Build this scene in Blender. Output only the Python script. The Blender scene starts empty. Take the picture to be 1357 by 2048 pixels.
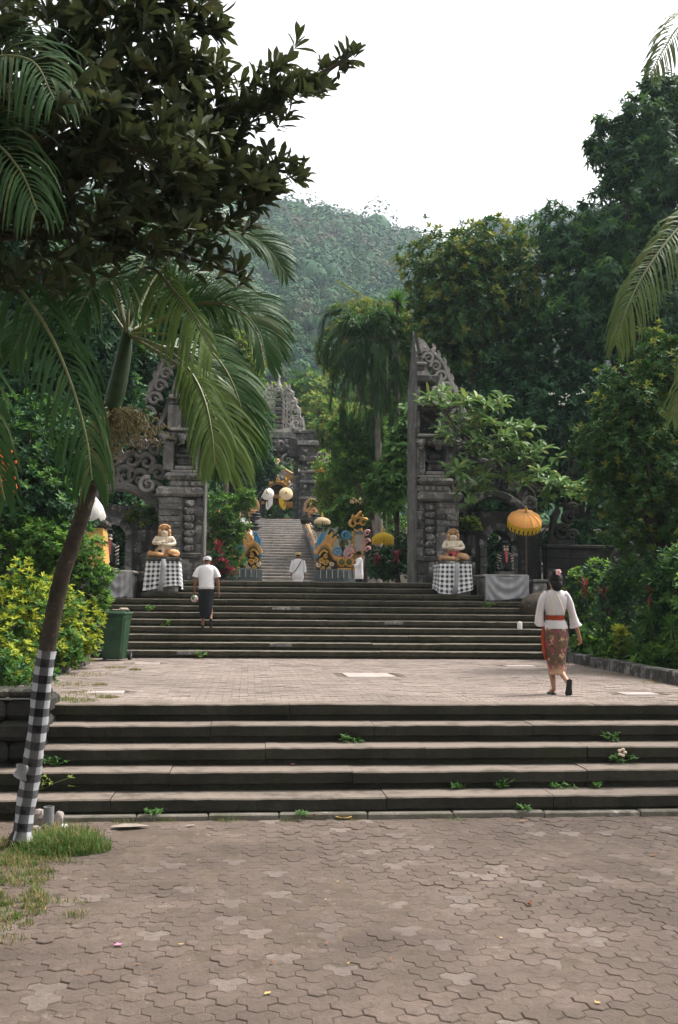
import bpy, bmesh, math, random
import numpy as np
from mathutils import Vector, Matrix
random.seed(7); rng = np.random.default_rng(7)
R = math.radians; PI = math.pi
S = bpy.context.scene; COL = S.collection

# ------------------------------------------------------------------ camera
TH, PSI, ROLL = R(5.34), math.atan(.09), .009
CAM = Vector((0, 0, 2.2))
MC = Matrix.Rotation(-PSI, 4, 'Z') @ Matrix.Rotation(PI/2 + TH, 4, 'X') @ Matrix.Rotation(ROLL, 4, 'Z')
cd = bpy.data.cameras.new('camera'); cam = bpy.data.objects.new('camera', cd); COL.objects.link(cam)
cam.matrix_world = Matrix.Translation(CAM) @ MC
cd.sensor_fit = 'VERTICAL'; cd.sensor_height = 36; cd.lens = 35; cd.clip_start = .05; cd.clip_end = 3000
S.camera = cam
# ------------------------------------------------------------------ world, sun, exposure
SUN_DIR = Vector((.55, .25, 1.0)).normalized()          # towards the sun
W = bpy.data.worlds.new('World'); S.world = W; W.use_nodes = True
nt = W.node_tree; nt.nodes.clear()
wo = nt.nodes.new('ShaderNodeOutputWorld'); bg = nt.nodes.new('ShaderNodeBackground')
sk = nt.nodes.new('ShaderNodeTexSky'); sk.sky_type = 'NISHITA'; sk.sun_disc = False
sk.sun_elevation = math.asin(SUN_DIR.z); sk.sun_rotation = math.atan2(SUN_DIR.x, SUN_DIR.y)
sk.air_density = 1.0; sk.dust_density = 6.0; sk.ozone_density = 1.0
hs = nt.nodes.new('ShaderNodeHueSaturation'); hs.inputs['Saturation'].default_value = .05; hs.inputs['Value'].default_value = 1.0
nt.links.new(sk.outputs[0], hs.inputs['Color']); nt.links.new(hs.outputs[0], bg.inputs[0])
bg.inputs[1].default_value = .108; nt.links.new(bg.outputs[0], wo.inputs[0])
sl = bpy.data.lights.new('sun', 'SUN'); sl.energy = 1.5; sl.angle = R(10); sl.color = (1, .94, .86)
so = bpy.data.objects.new('sun', sl); COL.objects.link(so)
so.rotation_euler = SUN_DIR.to_track_quat('Z', 'Y').to_euler(); so.location = (8, 4, 40)
S.view_settings.view_transform = 'Standard'; S.view_settings.look = 'None'
S.view_settings.exposure = 1.78; S.view_settings.gamma = 1; S.view_settings.use_curve_mapping = False
S.render.engine = 'CYCLES'
S.cycles.max_bounces = 6; S.cycles.diffuse_bounces = 3; S.cycles.glossy_bounces = 2; S.cycles.transmission_bounces = 3
S.cycles.transparent_max_bounces = 6; S.cycles.volume_bounces = 0; S.cycles.use_denoising = True

M3 = MC.to_3x3()
def ray(px, py): return M3 @ Vector(((px-678.5)/1991, (1024-py)/1991, -1))
def at(px, py, Y):
    """the point of the plane Y (metres along the temple axis) seen at a photo pixel: survey helper"""
    d = ray(px, py); return CAM + d*(Y/d.y)
def on(px, py, z):
    d = ray(px, py); return CAM + d*((z-CAM.z)/d.z)
def ppm(Y): return 1991/Y           # photo pixels per metre at distance Y

# ------------------------------------------------------------------ objects
def tag(o, label=None, cat=None, group=None, kind=None):
    if label: o['label'] = label
    if cat: o['category'] = cat
    if group: o['group'] = group
    if kind: o['kind'] = kind
    return o
def thing(name, label, cat, loc=(0, 0, 0), rz=0, group=None):
    o = bpy.data.objects.new(name, None); COL.objects.link(o)
    o.location = loc; o.rotation_euler = (0, 0, rz); o.empty_display_size = .1
    return tag(o, label, cat, group)
def link(name, me, mats, parent=None, kind=None, smooth=False, loc=None):
    if not isinstance(mats, (list, tuple)): mats = [mats]
    if not me.materials:
        for m in mats: me.materials.append(m)
    if smooth: me.polygons.foreach_set('use_smooth', np.ones(len(me.polygons), dtype=bool))
    o = bpy.data.objects.new(name, me); COL.objects.link(o)
    if parent: o.parent = parent
    if kind: o['kind'] = kind
    if loc is not None: o.location = loc
    return o
def dup(o, parent=None):
    c = o.copy(); COL.objects.link(c)
    if parent: c.parent = parent
    for ch in list(o.children): dup(ch, c)
    return c

class MB:
    """collects primitives for ONE mesh object"""
    def __init__(s): s.v = []; s.f = []; s.m = []; s.uv = []
    def add(s, V, F, m=0, uv=None):
        b = len(s.v); s.v += [tuple(p) for p in V]
        for i, f in enumerate(F):
            s.f.append([b+k for k in f]); s.m.append(m)
            s.uv.append(uv[i] if uv else None)
        return s
    def box(s, c, d, m=0, rz=0, tap=1.0, bev=0):
        x, y, z = d[0]/2, d[1]/2, d[2]/2; cr, sr = math.cos(rz), math.sin(rz)
        if bev:
            V = []; b = min(bev, x*.9, y*.9, z*.9)
            for zz, ins in ((-z, b), (-z+b, 0), (z-b, 0), (z, b)):
                t = tap if zz > 0 else 1
                for px, py in ((-1, -1), (1, -1), (1, 1), (-1, 1)):
                    V.append((px*(x-ins)*t, py*(y-ins)*t, zz))
            F = [(3, 2, 1, 0), (12, 13, 14, 15)]
            for k in range(3):
                for i in range(4): F.append((4*k+i, 4*k+(i+1) % 4, 4*k+4+(i+1) % 4, 4*k+4+i))
        else:
            V = [(px*x*(tap if pz > 0 else 1), py*y*(tap if pz > 0 else 1), pz*z) for pz in (-1, 1) for px, py in ((-1, -1), (1, -1), (1, 1), (-1, 1))]
            F = [(3, 2, 1, 0), (4, 5, 6, 7), (0, 1, 5, 4), (1, 2, 6, 5), (2, 3, 7, 6), (3, 0, 4, 7)]
        V = [(c[0]+a*cr-b*sr, c[1]+a*sr+b*cr, c[2]+e) for a, b, e in V]
        return s.add(V, F, m)
    def b2(s, lo, hi, m=0, bev=0):
        return s.box([(lo[i]+hi[i])/2 for i in range(3)], [abs(hi[i]-lo[i]) for i in range(3)], m, bev=bev)
    def tube(s, pts, rad, n=8, m=0, cap=True):
        pts = [Vector(p) for p in pts]
        if not hasattr(rad, '__len__'): rad = [rad]*len(pts)
        V = []; F = []; up = None
        for i, p in enumerate(pts):
            t = (pts[min(i+1, len(pts)-1)] - pts[max(i-1, 0)])
            if t.length < 1e-9: t = Vector((0, 0, 1))
            t.normalize()
            if up is None: up = Vector((0, 0, 1)) if abs(t.z) < .9 else Vector((0, -1, 0))
            a = up.cross(t); a.normalize(); b = t.cross(a); up = b
            for k in range(n):
                w = 2*PI*k/n; V.append(p + (a*math.cos(w) + b*math.sin(w))*rad[i])
        for i in range(len(pts)-1):
            for k in range(n): F.append((i*n+k, i*n+(k+1) % n, (i+1)*n+(k+1) % n, (i+1)*n+k))
        if cap: F.append(tuple(range(n))[::-1]); F.append(tuple((len(pts)-1)*n+k for k in range(n)))
        return s.add(V, F, m)
    def ribbon(s, pts, rad, yd, m=0, o=(0, 0, 0)):
        """band following a curve in the XZ plane: pts (x,z), half-width rad, half-depth yd, chamfered section"""
        P = [Vector((p[0], p[1])) for p in pts]; n = len(P); V = []; F = []
        if not hasattr(rad, '__len__'): rad = [rad]*n
        for i in range(n):
            t = P[min(i+1, n-1)]-P[max(i-1, 0)]
            t = t.normalized() if t.length > 1e-9 else Vector((1, 0)); q = Vector((-t.y, t.x)); r = rad[i]
            for a, b in ((-1, .55), (-.55, 1), (.55, 1), (1, .55), (1, -.55), (.55, -1), (-.55, -1), (-1, -.55)):
                w = P[i]+q*(a*r); V.append((o[0]+w.x, o[1]-b*yd, o[2]+w.y))
        for i in range(n-1):
            for k in range(8): F.append((i*8+k, i*8+(k+1) % 8, (i+1)*8+(k+1) % 8, (i+1)*8+k))
        F.append(tuple(range(8))[::-1]); F.append(tuple((n-1)*8+k for k in range(8)))
        return s.add(V, F, m)
    def plate(s, pts, y0, y1, m=0):
        """extruded outline in the XZ plane with a slightly smaller front"""
        n = len(pts); cx = sum(p[0] for p in pts)/n; cz = sum(p[1] for p in pts)/n
        V = [(cx+(x-cx)*.9, y0, cz+(z-cz)*.9) for x, z in pts] + [(x, y0+(y1-y0)*.25, z) for x, z in pts] + [(x, y1, z) for x, z in pts]
        F = [tuple(range(n)), tuple(2*n+k for k in range(n))[::-1]]
        for j in range(2):
            for k in range(n): F.append((j*n+k, (j+1)*n+k, (j+1)*n+(k+1) % n, j*n+(k+1) % n))
        return s.add(V, F, m)
    def lathe(s, prof, c=(0, 0, 0), n=16, m=0, sy=1.0, jag=None):
        V = []; F = []; k0 = len(prof)
        for i, (r, z) in enumerate(prof):
            for k in range(n):
                w = 2*PI*k/n; rr = r*(jag(i, k) if jag else 1)
                V.append((c[0]+rr*math.cos(w), c[1]+rr*math.sin(w)*sy, c[2]+z))
        for i in range(k0-1):
            for k in range(n): F.append((i*n+k, i*n+(k+1) % n, (i+1)*n+(k+1) % n, (i+1)*n+k))
        if prof[0][0] > 1e-6: F.append(tuple(range(n))[::-1])
        if prof[-1][0] > 1e-6: F.append(tuple((k0-1)*n+k for k in range(n)))
        return s.add(V, F, m)
    def ball(s, c, r, m=0, n=10, k=7):
        if not hasattr(r, '__len__'): r = (r, r, r)
        prof = [(math.sin(PI*i/k), -math.cos(PI*i/k)) for i in range(k+1)]
        V = []; F = []
        for a, z in prof:
            for j in range(n): V.append((c[0]+r[0]*a*math.cos(2*PI*j/n), c[1]+r[1]*a*math.sin(2*PI*j/n), c[2]+r[2]*z))
        for i in range(k):
            for j in range(n): F.append((i*n+j, i*n+(j+1) % n, (i+1)*n+(j+1) % n, (i+1)*n+j))
        return s.add(V, F, m)
    def loft(s, rings, n=24, m=0, fold=0, kf=9, cap=True, sup=2.0, uvs=(1, 1)):
        """rings: (cx, cy, cz, rx, ry[, tilt vector of the ring plane]) -> closed sleeve with folds and metric uv"""
        V = []; F = []; U = []; vv = 0
        for i, r in enumerate(rings):
            if i: vv += (Vector(r[:3])-Vector(rings[i-1][:3])).length
            ax = Vector((1, 0, 0)); ay = Vector((0, 1, 0))
            if len(r) > 5:
                t = Vector(r[5]).normalized(); ax = Vector((1, 0, 0)) - t*t.x
                if ax.length < .2: ax = Vector((0, 1, 0)) - t*t.y
                ax.normalize(); ay = t.cross(ax)
            for k in range(n):
                w = 2*PI*k/n; c, sn = math.cos(w), math.sin(w)
                c = math.copysign(abs(c)**(2/sup), c); sn = math.copysign(abs(sn)**(2/sup), sn)
                f = 1 + fold*(math.sin(kf*w + 1.7*i) + .6*math.sin((kf*2+1)*w - .9*i))*.5
                V.append(Vector(r[:3]) + ax*(r[3]*c*f) + ay*(r[4]*sn*f))
            U.append((vv, (rings[0][3]+rings[0][4])*PI))
        uv = []
        for i in range(len(rings)-1):
            for k in range(n):
                F.append((i*n+k, i*n+(k+1) % n, (i+1)*n+(k+1) % n, (i+1)*n+k))
                c = U[i][1]; uv.append([(k/n*c*uvs[0], U[i][0]*uvs[1]), ((k+1)/n*c*uvs[0], U[i][0]*uvs[1]), ((k+1)/n*c*uvs[0], U[i+1][0]*uvs[1]), (k/n*c*uvs[0], U[i+1][0]*uvs[1])])
        if cap:
            F.append(tuple(range(n))[::-1]); F.append(tuple((len(rings)-1)*n+k for k in range(n)))
            uv += [[(0, 0)]*n, [(0, 0)]*n]
        return s.add(V, F, m, uv)
    def mesh(s, name, off=(0, 0, 0)):
        me = bpy.data.meshes.new(name)
        v = s.v if tuple(off) == (0, 0, 0) else [(a-off[0], b-off[1], c-off[2]) for a, b, c in s.v]
        me.from_pydata(v, [], s.f)
        me.polygons.foreach_set('material_index', s.m)
        if any(u is not None for u in s.uv):
            ul = me.uv_layers.new(name='UVMap'); buf = []
            for f, u in zip(s.f, s.uv): buf += [c for p in (u or [(0, 0)]*len(f)) for c in p]
            ul.data.foreach_set('uv', buf)
        return me
    def build(s, name, mats, parent=None, off=(0, 0, 0), kind=None, smooth=False):
        return link(name, s.mesh(name, off), mats, parent, kind, smooth)

def np_mesh(name, V, F, mi=None):
    """V (n,3); F (m,k) array of equal-sized faces"""
    me = bpy.data.meshes.new(name); V = np.asarray(V, np.float32); F = np.asarray(F, np.int32)
    me.vertices.add(len(V)); me.vertices.foreach_set('co', V.ravel())
    me.loops.add(F.size); me.loops.foreach_set('vertex_index', F.ravel())
    me.polygons.add(len(F)); me.polygons.foreach_set('loop_start', np.arange(0, F.size, F.shape[1], dtype=np.int32))
    if mi is not None: me.polygons.foreach_set('material_index', np.asarray(mi, np.int32))
    me.update(calc_edges=True); return me

# ------------------------------------------------------------------ materials
def new_mat(name):
    m = bpy.data.materials.new(name); m.use_nodes = True; t = m.node_tree; t.nodes.clear()
    o = t.nodes.new('ShaderNodeOutputMaterial'); p = t.nodes.new('ShaderNodeBsdfPrincipled')
    t.links.new(p.outputs[0], o.inputs[0]); return m, t, p, o
def col(c): return (c[0], c[1], c[2], 1)
def N(t, ty, **kw):
    n = t.nodes.new(ty)
    for k, v in kw.items(): setattr(n, k, v)
    return n
def mixc(t, fac, a, b, bt='MIX'):
    n = N(t, 'ShaderNodeMix', data_type='RGBA', blend_type=bt)
    for i, v in ((0, fac), (6, a), (7, b)):
        if hasattr(v, 'is_output') or isinstance(v, bpy.types.NodeSocket): t.links.new(v, n.inputs[i])
        elif i == 0: n.inputs[0].default_value = v
        else: n.inputs[i].default_value = col(v)
    return n.outputs[2]
def noise(t, scale, detail=4, rough=.6, vec=None):
    n = N(t, 'ShaderNodeTexNoise'); n.inputs['Scale'].default_value = scale; n.inputs['Detail'].default_value = detail; n.inputs['Roughness'].default_value = rough
    if vec: t.links.new(vec, n.inputs['Vector'])
    return n.outputs['Fac']
def ramp(t, fac, a, b):
    n = N(t, 'ShaderNodeMapRange'); n.inputs[1].default_value = a; n.inputs[2].default_value = b; n.clamp = True
    t.links.new(fac, n.inputs[0]); return n.outputs[0]
def rnd(t):
    """a random number per piece: per loose island and per object"""
    g = N(t, 'ShaderNodeNewGeometry'); oi = N(t, 'ShaderNodeObjectInfo'); a = N(t, 'ShaderNodeMath', operation='ADD'); f = N(t, 'ShaderNodeMath', operation='FRACT')
    t.links.new(g.outputs['Random Per Island'], a.inputs[0]); t.links.new(oi.outputs['Random'], a.inputs[1]); t.links.new(a.outputs[0], f.inputs[0])
    return f.outputs[0]
def bump(t, p, h, st, d=.02):
    b = N(t, 'ShaderNodeBump'); b.inputs['Strength'].default_value = st; b.inputs['Distance'].default_value = d
    t.links.new(h, b.inputs['Height']); t.links.new(b.outputs[0], p.inputs['Normal'])
def mul(t, a, b):
    n = N(t, 'ShaderNodeMath', operation='MULTIPLY'); t.links.new(a, n.inputs[0])
    if isinstance(b, bpy.types.NodeSocket): t.links.new(b, n.inputs[1])
    else: n.inputs[1].default_value = b
    return n.outputs[0]
def plain(name, c, rough=.6, var=.15, sc=6, bmp=.2, spec=.3, metal=0, rv=.25):
    """painted or plain surface with grain, wear and per-piece variation"""
    m, t, p, o = new_mat(name); g = N(t, 'ShaderNodeNewGeometry').outputs['Position']
    n = noise(t, sc, 5, .65, g); dk = tuple(x*(1-var*2.2) for x in c); lt = tuple(min(1, x*(1+var)) for x in c)
    k = mixc(t, ramp(t, n, .3, .7), dk, lt)
    k = mixc(t, mul(t, rnd(t), rv), k, tuple(x*.6 for x in c))
    t.links.new(k, p.inputs['Base Color']); p.inputs['Roughness'].default_value = rough; p.inputs['Specular IOR Level'].default_value = spec; p.inputs['Metallic'].default_value = metal
    if bmp: bump(t, p, noise(t, sc*5, 3, .6, g), bmp)
    return m
def stone(name, c, dark, light, moss=(.03, .04, .015), sc=1.0, mossy=.5, topc=None, rv=.5, lich=.62, streak=.0, stain=0.):
    """weathered stone: soot and moss, lichen speckle; topc colours upward faces (dust, worn edges, on the steps also painted overhead light)"""
    m, t, p, o = new_mat(name); ge = N(t, 'ShaderNodeNewGeometry'); g = ge.outputs['Position']
    n1 = noise(t, 1.6*sc, 5, .7, g); n2 = noise(t, 9*sc, 5, .7, g); n3 = noise(t, 4*sc, 6, .75, g)
    k = mixc(t, ramp(t, n1, .36, .62), dark, c)
    k = mixc(t, mul(t, ramp(t, n2, .48, .75), .8), k, tuple(x*.45 for x in c))
    k = mixc(t, ramp(t, n3, lich-.04, lich+.05), k, light)
    vs = N(t, 'ShaderNodeMapping'); vs.inputs['Scale'].default_value = (1, 1, .18); t.links.new(g, vs.inputs[0])
    k = mixc(t, mul(t, ramp(t, noise(t, 6*sc, 4, .7, vs.outputs[0]), .5, .66), streak), k, tuple(x*.5 for x in dark))
    k = mixc(t, mul(t, rnd(t), rv), k, tuple(x*.5 for x in c))
    k = mixc(t, mul(t, ramp(t, noise(t, 2.3*sc, 5, .7, g), .5, .7), mossy), k, moss)
    if stain: k = mixc(t, mul(t, ramp(t, noise(t, .42, 3, .6, g), .45, .62), stain), k, tuple(x*.5 for x in dark))
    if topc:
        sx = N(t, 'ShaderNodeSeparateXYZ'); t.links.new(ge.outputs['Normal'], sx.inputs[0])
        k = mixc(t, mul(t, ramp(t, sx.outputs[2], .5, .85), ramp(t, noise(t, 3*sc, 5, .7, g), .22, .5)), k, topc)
    t.links.new(k, p.inputs['Base Color']); p.inputs['Roughness'].default_value = .9; p.inputs['Specular IOR Level'].default_value = .15
    bump(t, p, noise(t, 26*sc, 6, .7, g), .6, .03)
    return m
def leaf(name, a, b, rough=.45, tr=.25, spec=.4, third=None):
    """leaf: colour varies from leaf to leaf, paler matt underside, light comes through"""
    m, t, p, o = new_mat(name); r = rnd(t)
    k = mixc(t, r, a, b)
    if third: k = mixc(t, ramp(t, r, .86, .95), k, third)
    g = N(t, 'ShaderNodeNewGeometry')
    k = mixc(t, mul(t, ramp(t, noise(t, 2.2, 3, .6, g.outputs['Position']), .3, .7), .5), k, tuple(x*.6 for x in a))
    k2 = mixc(t, mul(t, g.outputs['Backfacing'], .35), k, tuple(min(1, x*1.25+.008) for x in b))
    t.links.new(k2, p.inputs['Base Color']); p.inputs['Roughness'].default_value = rough+.12; p.inputs['Specular IOR Level'].default_value = spec*.45
    if tr:
        tl = N(t, 'ShaderNodeBsdfTranslucent'); ms = N(t, 'ShaderNodeMixShader'); ms.inputs[0].default_value = tr
        k3 = mixc(t, .5, k, tuple(min(1, x*2.2) for x in b)); t.links.new(k3, tl.inputs[0])
        t.links.new(p.outputs[0], ms.inputs[1]); t.links.new(tl.outputs[0], ms.inputs[2]); t.links.new(ms.outputs[0], o.inputs[0])
    return m
def cloth(name, c, rough=.9, tr=0., bmp=.25, var=.06, sc=30):
    m, t, p, o = new_mat(name); g = N(t, 'ShaderNodeNewGeometry').outputs['Position']
    k = mixc(t, ramp(t, noise(t, 3, 5, .7, g), .3, .7), tuple(x*(1-var*3) for x in c), c)
    t.links.new(k, p.inputs['Base Color']); p.inputs['Roughness'].default_value = rough; p.inputs['Specular IOR Level'].default_value = .2
    bump(t, p, noise(t, sc, 4, .6, g), bmp, .01)
    if tr:
        tl = N(t, 'ShaderNodeBsdfTranslucent'); ms = N(t, 'ShaderNodeMixShader'); ms.inputs[0].default_value = tr
        t.links.new(k, tl.inputs[0]); t.links.new(p.outputs[0], ms.inputs[1]); t.links.new(tl.outputs[0], ms.inputs[2]); t.links.new(ms.outputs[0], o.inputs[0])
    return m
def gingham(name, size, white=(.72, .71, .72), grey=(.3, .3, .3), black=(.018, .018, .02), duty=.5):
    """checked cloth woven from uv (metres): white, grey and black squares"""
    m, t, p, o = new_mat(name); uv = N(t, 'ShaderNodeUVMap'); sx = N(t, 'ShaderNodeSeparateXYZ'); t.links.new(uv.outputs[0], sx.inputs[0]); st = []
    for i in (0, 1):
        f = N(t, 'ShaderNodeMath', operation='FRACT'); t.links.new(mul(t, sx.outputs[i], 1/size), f.inputs[0])
        st.append(ramp(t, f.outputs[0], duty-.02, duty+.02))
    k = mixc(t, st[0], mixc(t, st[1], white, grey), mixc(t, st[1], grey, black))
    g = N(t, 'ShaderNodeNewGeometry').outputs['Position']
    k = mixc(t, mul(t, ramp(t, noise(t, 4, 5, .7, g), .45, .75), .35), k, (.2, .19, .17))
    t.links.new(k, p.inputs['Base Color']); p.inputs['Roughness'].default_value = .95; p.inputs['Specular IOR Level'].default_value = .1
    bump(t, p, noise(t, 40, 4, .6, g), .3, .01); return m
HAZE = .00031
# ------------------------------------------------------------------ material library
M = {}
M['paver'] = stone('paver', (.14, .105, .087), (.1, .075, .061), (.185, .147, .125), (.085, .072, .05), 1.0, .4, rv=.4, stain=.55)
M['paver_pale'] = stone('paver_pale', (.18, .143, .124), (.14, .11, .095), (.215, .175, .155), (.12, .1, .07), 1.2, .35, rv=.3, stain=.5)
M['dirt'] = stone('dirt', (.12, .09, .07), (.08, .062, .047), (.16, .125, .1), (.06, .055, .03), 1.6, .4, rv=0)
M['earth'] = stone('earth', (.03, .024, .016), (.018, .014, .01), (.05, .04, .028), (.03, .035, .012), .7, .5, rv=0)
M['step'] = stone('step', (.045, .041, .031), (.022, .021, .015), (.1, .09, .07), (.03, .035, .014), .9, .6, topc=(.165, .134, .111), rv=.3, lich=.72, streak=.35)  # pale treads, dark risers: overhead light put into colour beside dust and moss
M['step_mossy_toplit'] = stone('step_mossy_toplit', (.07, .062, .042), (.032, .03, .019), (.15, .13, .1), (.03, .034, .012), .9, .6, topc=(.15, .13, .105), rv=.3, lich=.7, streak=.5)  # same overhead light painted into treads and risers, over real moss
M['stone_shaded'] = stone('stone_shaded', (.045, .042, .036), (.016, .016, .013), (.13, .12, .1), (.014, .018, .007), .9, .6, rv=.4, streak=.5)  # near-black copy of the dark stone: shade put into colour, plus dark moss
M['kerb'] = stone('kerb', (.2, .18, .15), (.12, .11, .085), (.36, .33, .29), (.05, .055, .02), 1.2, .6)
M['stone_dark'] = stone('stone_dark', (.125, .118, .11), (.03, .03, .028), (.36, .335, .31), (.022, .026, .012), .8, .6, rv=.5, lich=.57, streak=.7)
M['stone_mid'] = stone('stone_mid', (.25, .236, .222), (.09, .086, .08), (.46, .43, .4), (.04, .045, .022), .9, .4, rv=.5, lich=.56, streak=.6)
M['stone_pale'] = stone('stone_pale', (.4, .37, .345), (.2, .185, .17), (.5, .46, .43), (.08, .08, .05), 1.0, .25, rv=.3, streak=.35)
M['stone_bleach'] = stone('stone_bleach', (.52, .475, .43), (.3, .275, .25), (.6, .55, .5), (.16, .15, .1), 1.0, .2, rv=.25, streak=.3)
M['landing_paver'] = stone('landing_paver', (.27, .218, .19), (.205, .165, .143), (.33, .275, .245), (.1, .09, .06), 1.0, .35, rv=.3, stain=.35)
M['slab'] = plain('slab', (.34, .29, .265), .85, .12, 5, .3, .15)
M['stairgrey'] = stone('stairgrey', (.3, .28, .262), (.17, .16, .15), (.42, .39, .365), (.08, .08, .05), 1.0, .3, topc=(.45, .41, .38), rv=.2)
M['bark'] = stone('bark', (.075, .058, .043), (.03, .024, .018), (.16, .135, .11), (.05, .05, .02), 2.2, .3, rv=.1)
M['bark_pale'] = stone('bark_pale', (.3, .27, .24), (.17, .15, .13), (.4, .37, .33), (.08, .08, .04), 2.0, .2, rv=.1)
M['green_stem'] = plain('green_stem', (.12, .2, .06), .5, .2, 8, .1)

# ------------------------------------------------------------------ ground
NOS = 10.58                               # front of the first step
ST_R, ST_T = .2, .41                      # lower flight riser, tread
LZ = 1.0                                  # landing level
U0, UR, UT = 22.4, .165, .42              # upper flight: start, riser, tread
PZ = LZ + 11*UR; PY = U0 + 10*UT          # plateau level and front edge
F0_ = 40.5
CZ = 2.45                                 # inner court
g = MB(); g.b2((-500, -500, -.6), (500, 500, -.05)); g.build('ground', M['earth'], kind='structure')

def grid(name, x0, x1, y0, y1, nx, ny, zf, mat, parent=None, kind=None, smooth=True):
    X, Y = np.meshgrid(np.linspace(x0, x1, nx+1), np.linspace(y0, y1, ny+1)); Z = zf(X, Y)
    V = np.stack([X.ravel(), Y.ravel(), Z.ravel()], 1); i = np.arange(nx*ny); a = (i//nx)*(nx+1) + i % nx
    return link(name, np_mesh(name, V, np.stack([a, a+1, a+nx+2, a+nx+1], 1)), mat, parent, kind, smooth)
def wav(X, Y, s, k=6, seed=0):
    r = np.random.default_rng(seed); z = np.zeros_like(X)
    for j in range(k):
        a = r.uniform(0, 2*PI); f = s*r.uniform(.6, 2.4); z = z + np.sin(f*(X*math.cos(a)+Y*math.sin(a)) + r.uniform(0, 6.3))/(1+.25*j)
    return z/ (k*.45)

# lower pavement: interlocking three-lobed concrete pavers bedded in dirt, some half buried
dirtz = lambda X, Y: -.0052 + .0045*wav(X, Y, 2.2, 8, 3) + .0018*wav(X, Y, 9, 6, 4)
pav = grid('pavement', -7, 9, -6, NOS+.04, 160, 166, dirtz, M['dirt'], kind='structure')
a_ = .066; w_ = math.sqrt(3)*a_; h_ = 1.5*a_
def trihex(gap=.0028):
    ed = {}
    for cx, cy in ((0, 0), (w_, 0), (w_/2, -h_)):
        P = [(round(cx+a_*math.cos(PI/6+PI/3*k), 5), round(cy+a_*math.sin(PI/6+PI/3*k), 5)) for k in range(6)]
        for k in range(6):
            e = (P[k], P[(k+1) % 6]); rv = (e[1], e[0])
            q = next((x for x in ed if math.dist(x[0], rv[0]) < .003 and math.dist(x[1], rv[1]) < .003), None)
            if q: ed.pop(q)
            else: ed[e] = 1
    es = list(ed); loop = [es.pop(0)]
    while es:
        n = min(es, key=lambda x: math.dist(x[0], loop[-1][1])); es.remove(n); loop.append(n)
    c = (w_/2, -h_/3)
    P = [Vector((e[0][0]-c[0], e[0][1]-c[1])) for e in loop]; n = len(P); out = []
    for i in range(n):
        d1 = (P[i]-P[i-1]).normalized(); d2 = (P[(i+1) % n]-P[i]).normalized(); q = Vector((-d1.y-d2.y, d1.x+d2.x))
        out.append(P[i] + q.normalized()*gap)
    return out
TP = trihex(.0028); TI = trihex(.0085)
def paver_geo(x, y, z, rz=0, tl=(0, 0)):
    c, s = math.cos(rz), math.sin(rz); n = len(TP); V = []
    for P, dz in ((TI, 0), (TP, -.005), (TP, -.03)):
        for p in P:
            q = (p.x*c-p.y*s, p.x*s+p.y*c); V.append((x+q[0], y+q[1], z+dz+q[0]*tl[0]+q[1]*tl[1]))
    F = [tuple(range(n))]
    for j in range(2):
        for k in range(n): F.append((j*n+k, (j+1)*n+k, (j+1)*n+(k+1) % n, j*n+(k+1) % n))
    return V, F
pm = MB().add(*paver_geo(0, 0, 0)).mesh('paver'); pm.materials.append(M['paver'])
pmp = MB().add(*paver_geo(0, 0, 0)).mesh('paver'); pmp.materials.append(M['paver_pale'])
cells = []
for i in range(-80, 140):
    for j in range(-20, 130):
        if (i-j) % 3: continue
        x = (i + j*.5)*w_ - 3; y = j*h_ + 2.0
        if -4.6 < x < 7.8 and 3.2 < y < NOS-.12:
            u = x*.996-y*.09
            if abs(u) < y*.36+2.4: cells.append((y, x))
cells.sort(); rest = MB(); k_ = 0
for y, x in cells:
    z = rng.normal(-.001, .0022); rz = rng.normal(0, .012); tl = (rng.normal(0, .012), rng.normal(0, .012)); pale = rng.random() < .075
    if rng.random() < .015: continue
    if k_ < 300 and y > 4.9 and abs(x*.996-y*.09) < y*.345:
        o = link('paver', pmp if pale else pm, [], pav); o.location = (x, y, z); o.rotation_euler = (tl[1], -tl[0], rz); k_ += 1
    else:
        V, F = paver_geo(x, y, z, rz, tl); rest.add(V, F, 1 if pale else 0)
rest.build('pavers', [M['paver'], M['paver_pale']], pav, kind='stuff')

# ------------------------------------------------------------------ flights of steps
def step_mesh(x0, x1, yf, z, r, tread, seed, nose=.125, rec=.055, seg=.12):
    n = max(2, int((x1-x0)/seg)); rr = np.random.default_rng(seed); V = []; F = []
    lo = np.convolve(rr.normal(0, 1, n+9), np.ones(9)/9, 'valid')[:n+1]*.011
    for i in range(n+1):
        x = x0+(x1-x0)*i/n; jy = rr.normal(0, .0025)+lo[i]; jz = rr.normal(0, .0018)+lo[i]*.4
        if rr.random() < .05: jy += rr.uniform(.006, .02); jz -= rr.uniform(.002, .008)
        for dy, dz in ((tread+.12, 0), (.016+jy, jz), (jy, jz-.014), (jy, -nose+rr.normal(0, .002)), (rec+rr.normal(0, .006), -nose-.012), (rec+rr.normal(0, .006), -r-.02)):
            V.append((x, yf+dy, z+dz))
    for i in range(n):
        for k in range(5): F.append((i*6+k, i*6+k+1, (i+1)*6+k+1, (i+1)*6+k))
    b = len(V)
    for i in (0, n): V += [(V[i*6][0], yf+tread+.12, z-r-.02)]
    F += [(0, b, 5, 4, 3, 2, 1), tuple(n*6+k for k in range(6)) + (b+1,)]
    return V, F
def flight(par, x0, x1, yf, z, r, tread, seed, mat, lmin, lmax, **kw):
    """one step cast in lengths that have settled a little against each other"""
    rr = np.random.default_rng(seed*7); x = x0; i = 0
    while x < x1-.05:
        l = min(rr.uniform(lmin, lmax), x1-x)
        if x1-x-l < .5: l = x1-x
        V, F = step_mesh(x, x+l-.006, yf+rr.normal(0, .004), z+rr.normal(0, .0025), r, tread, seed*20+i, **kw); MB().add(V, F).build('step', mat, par); x += l; i += 1
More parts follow.
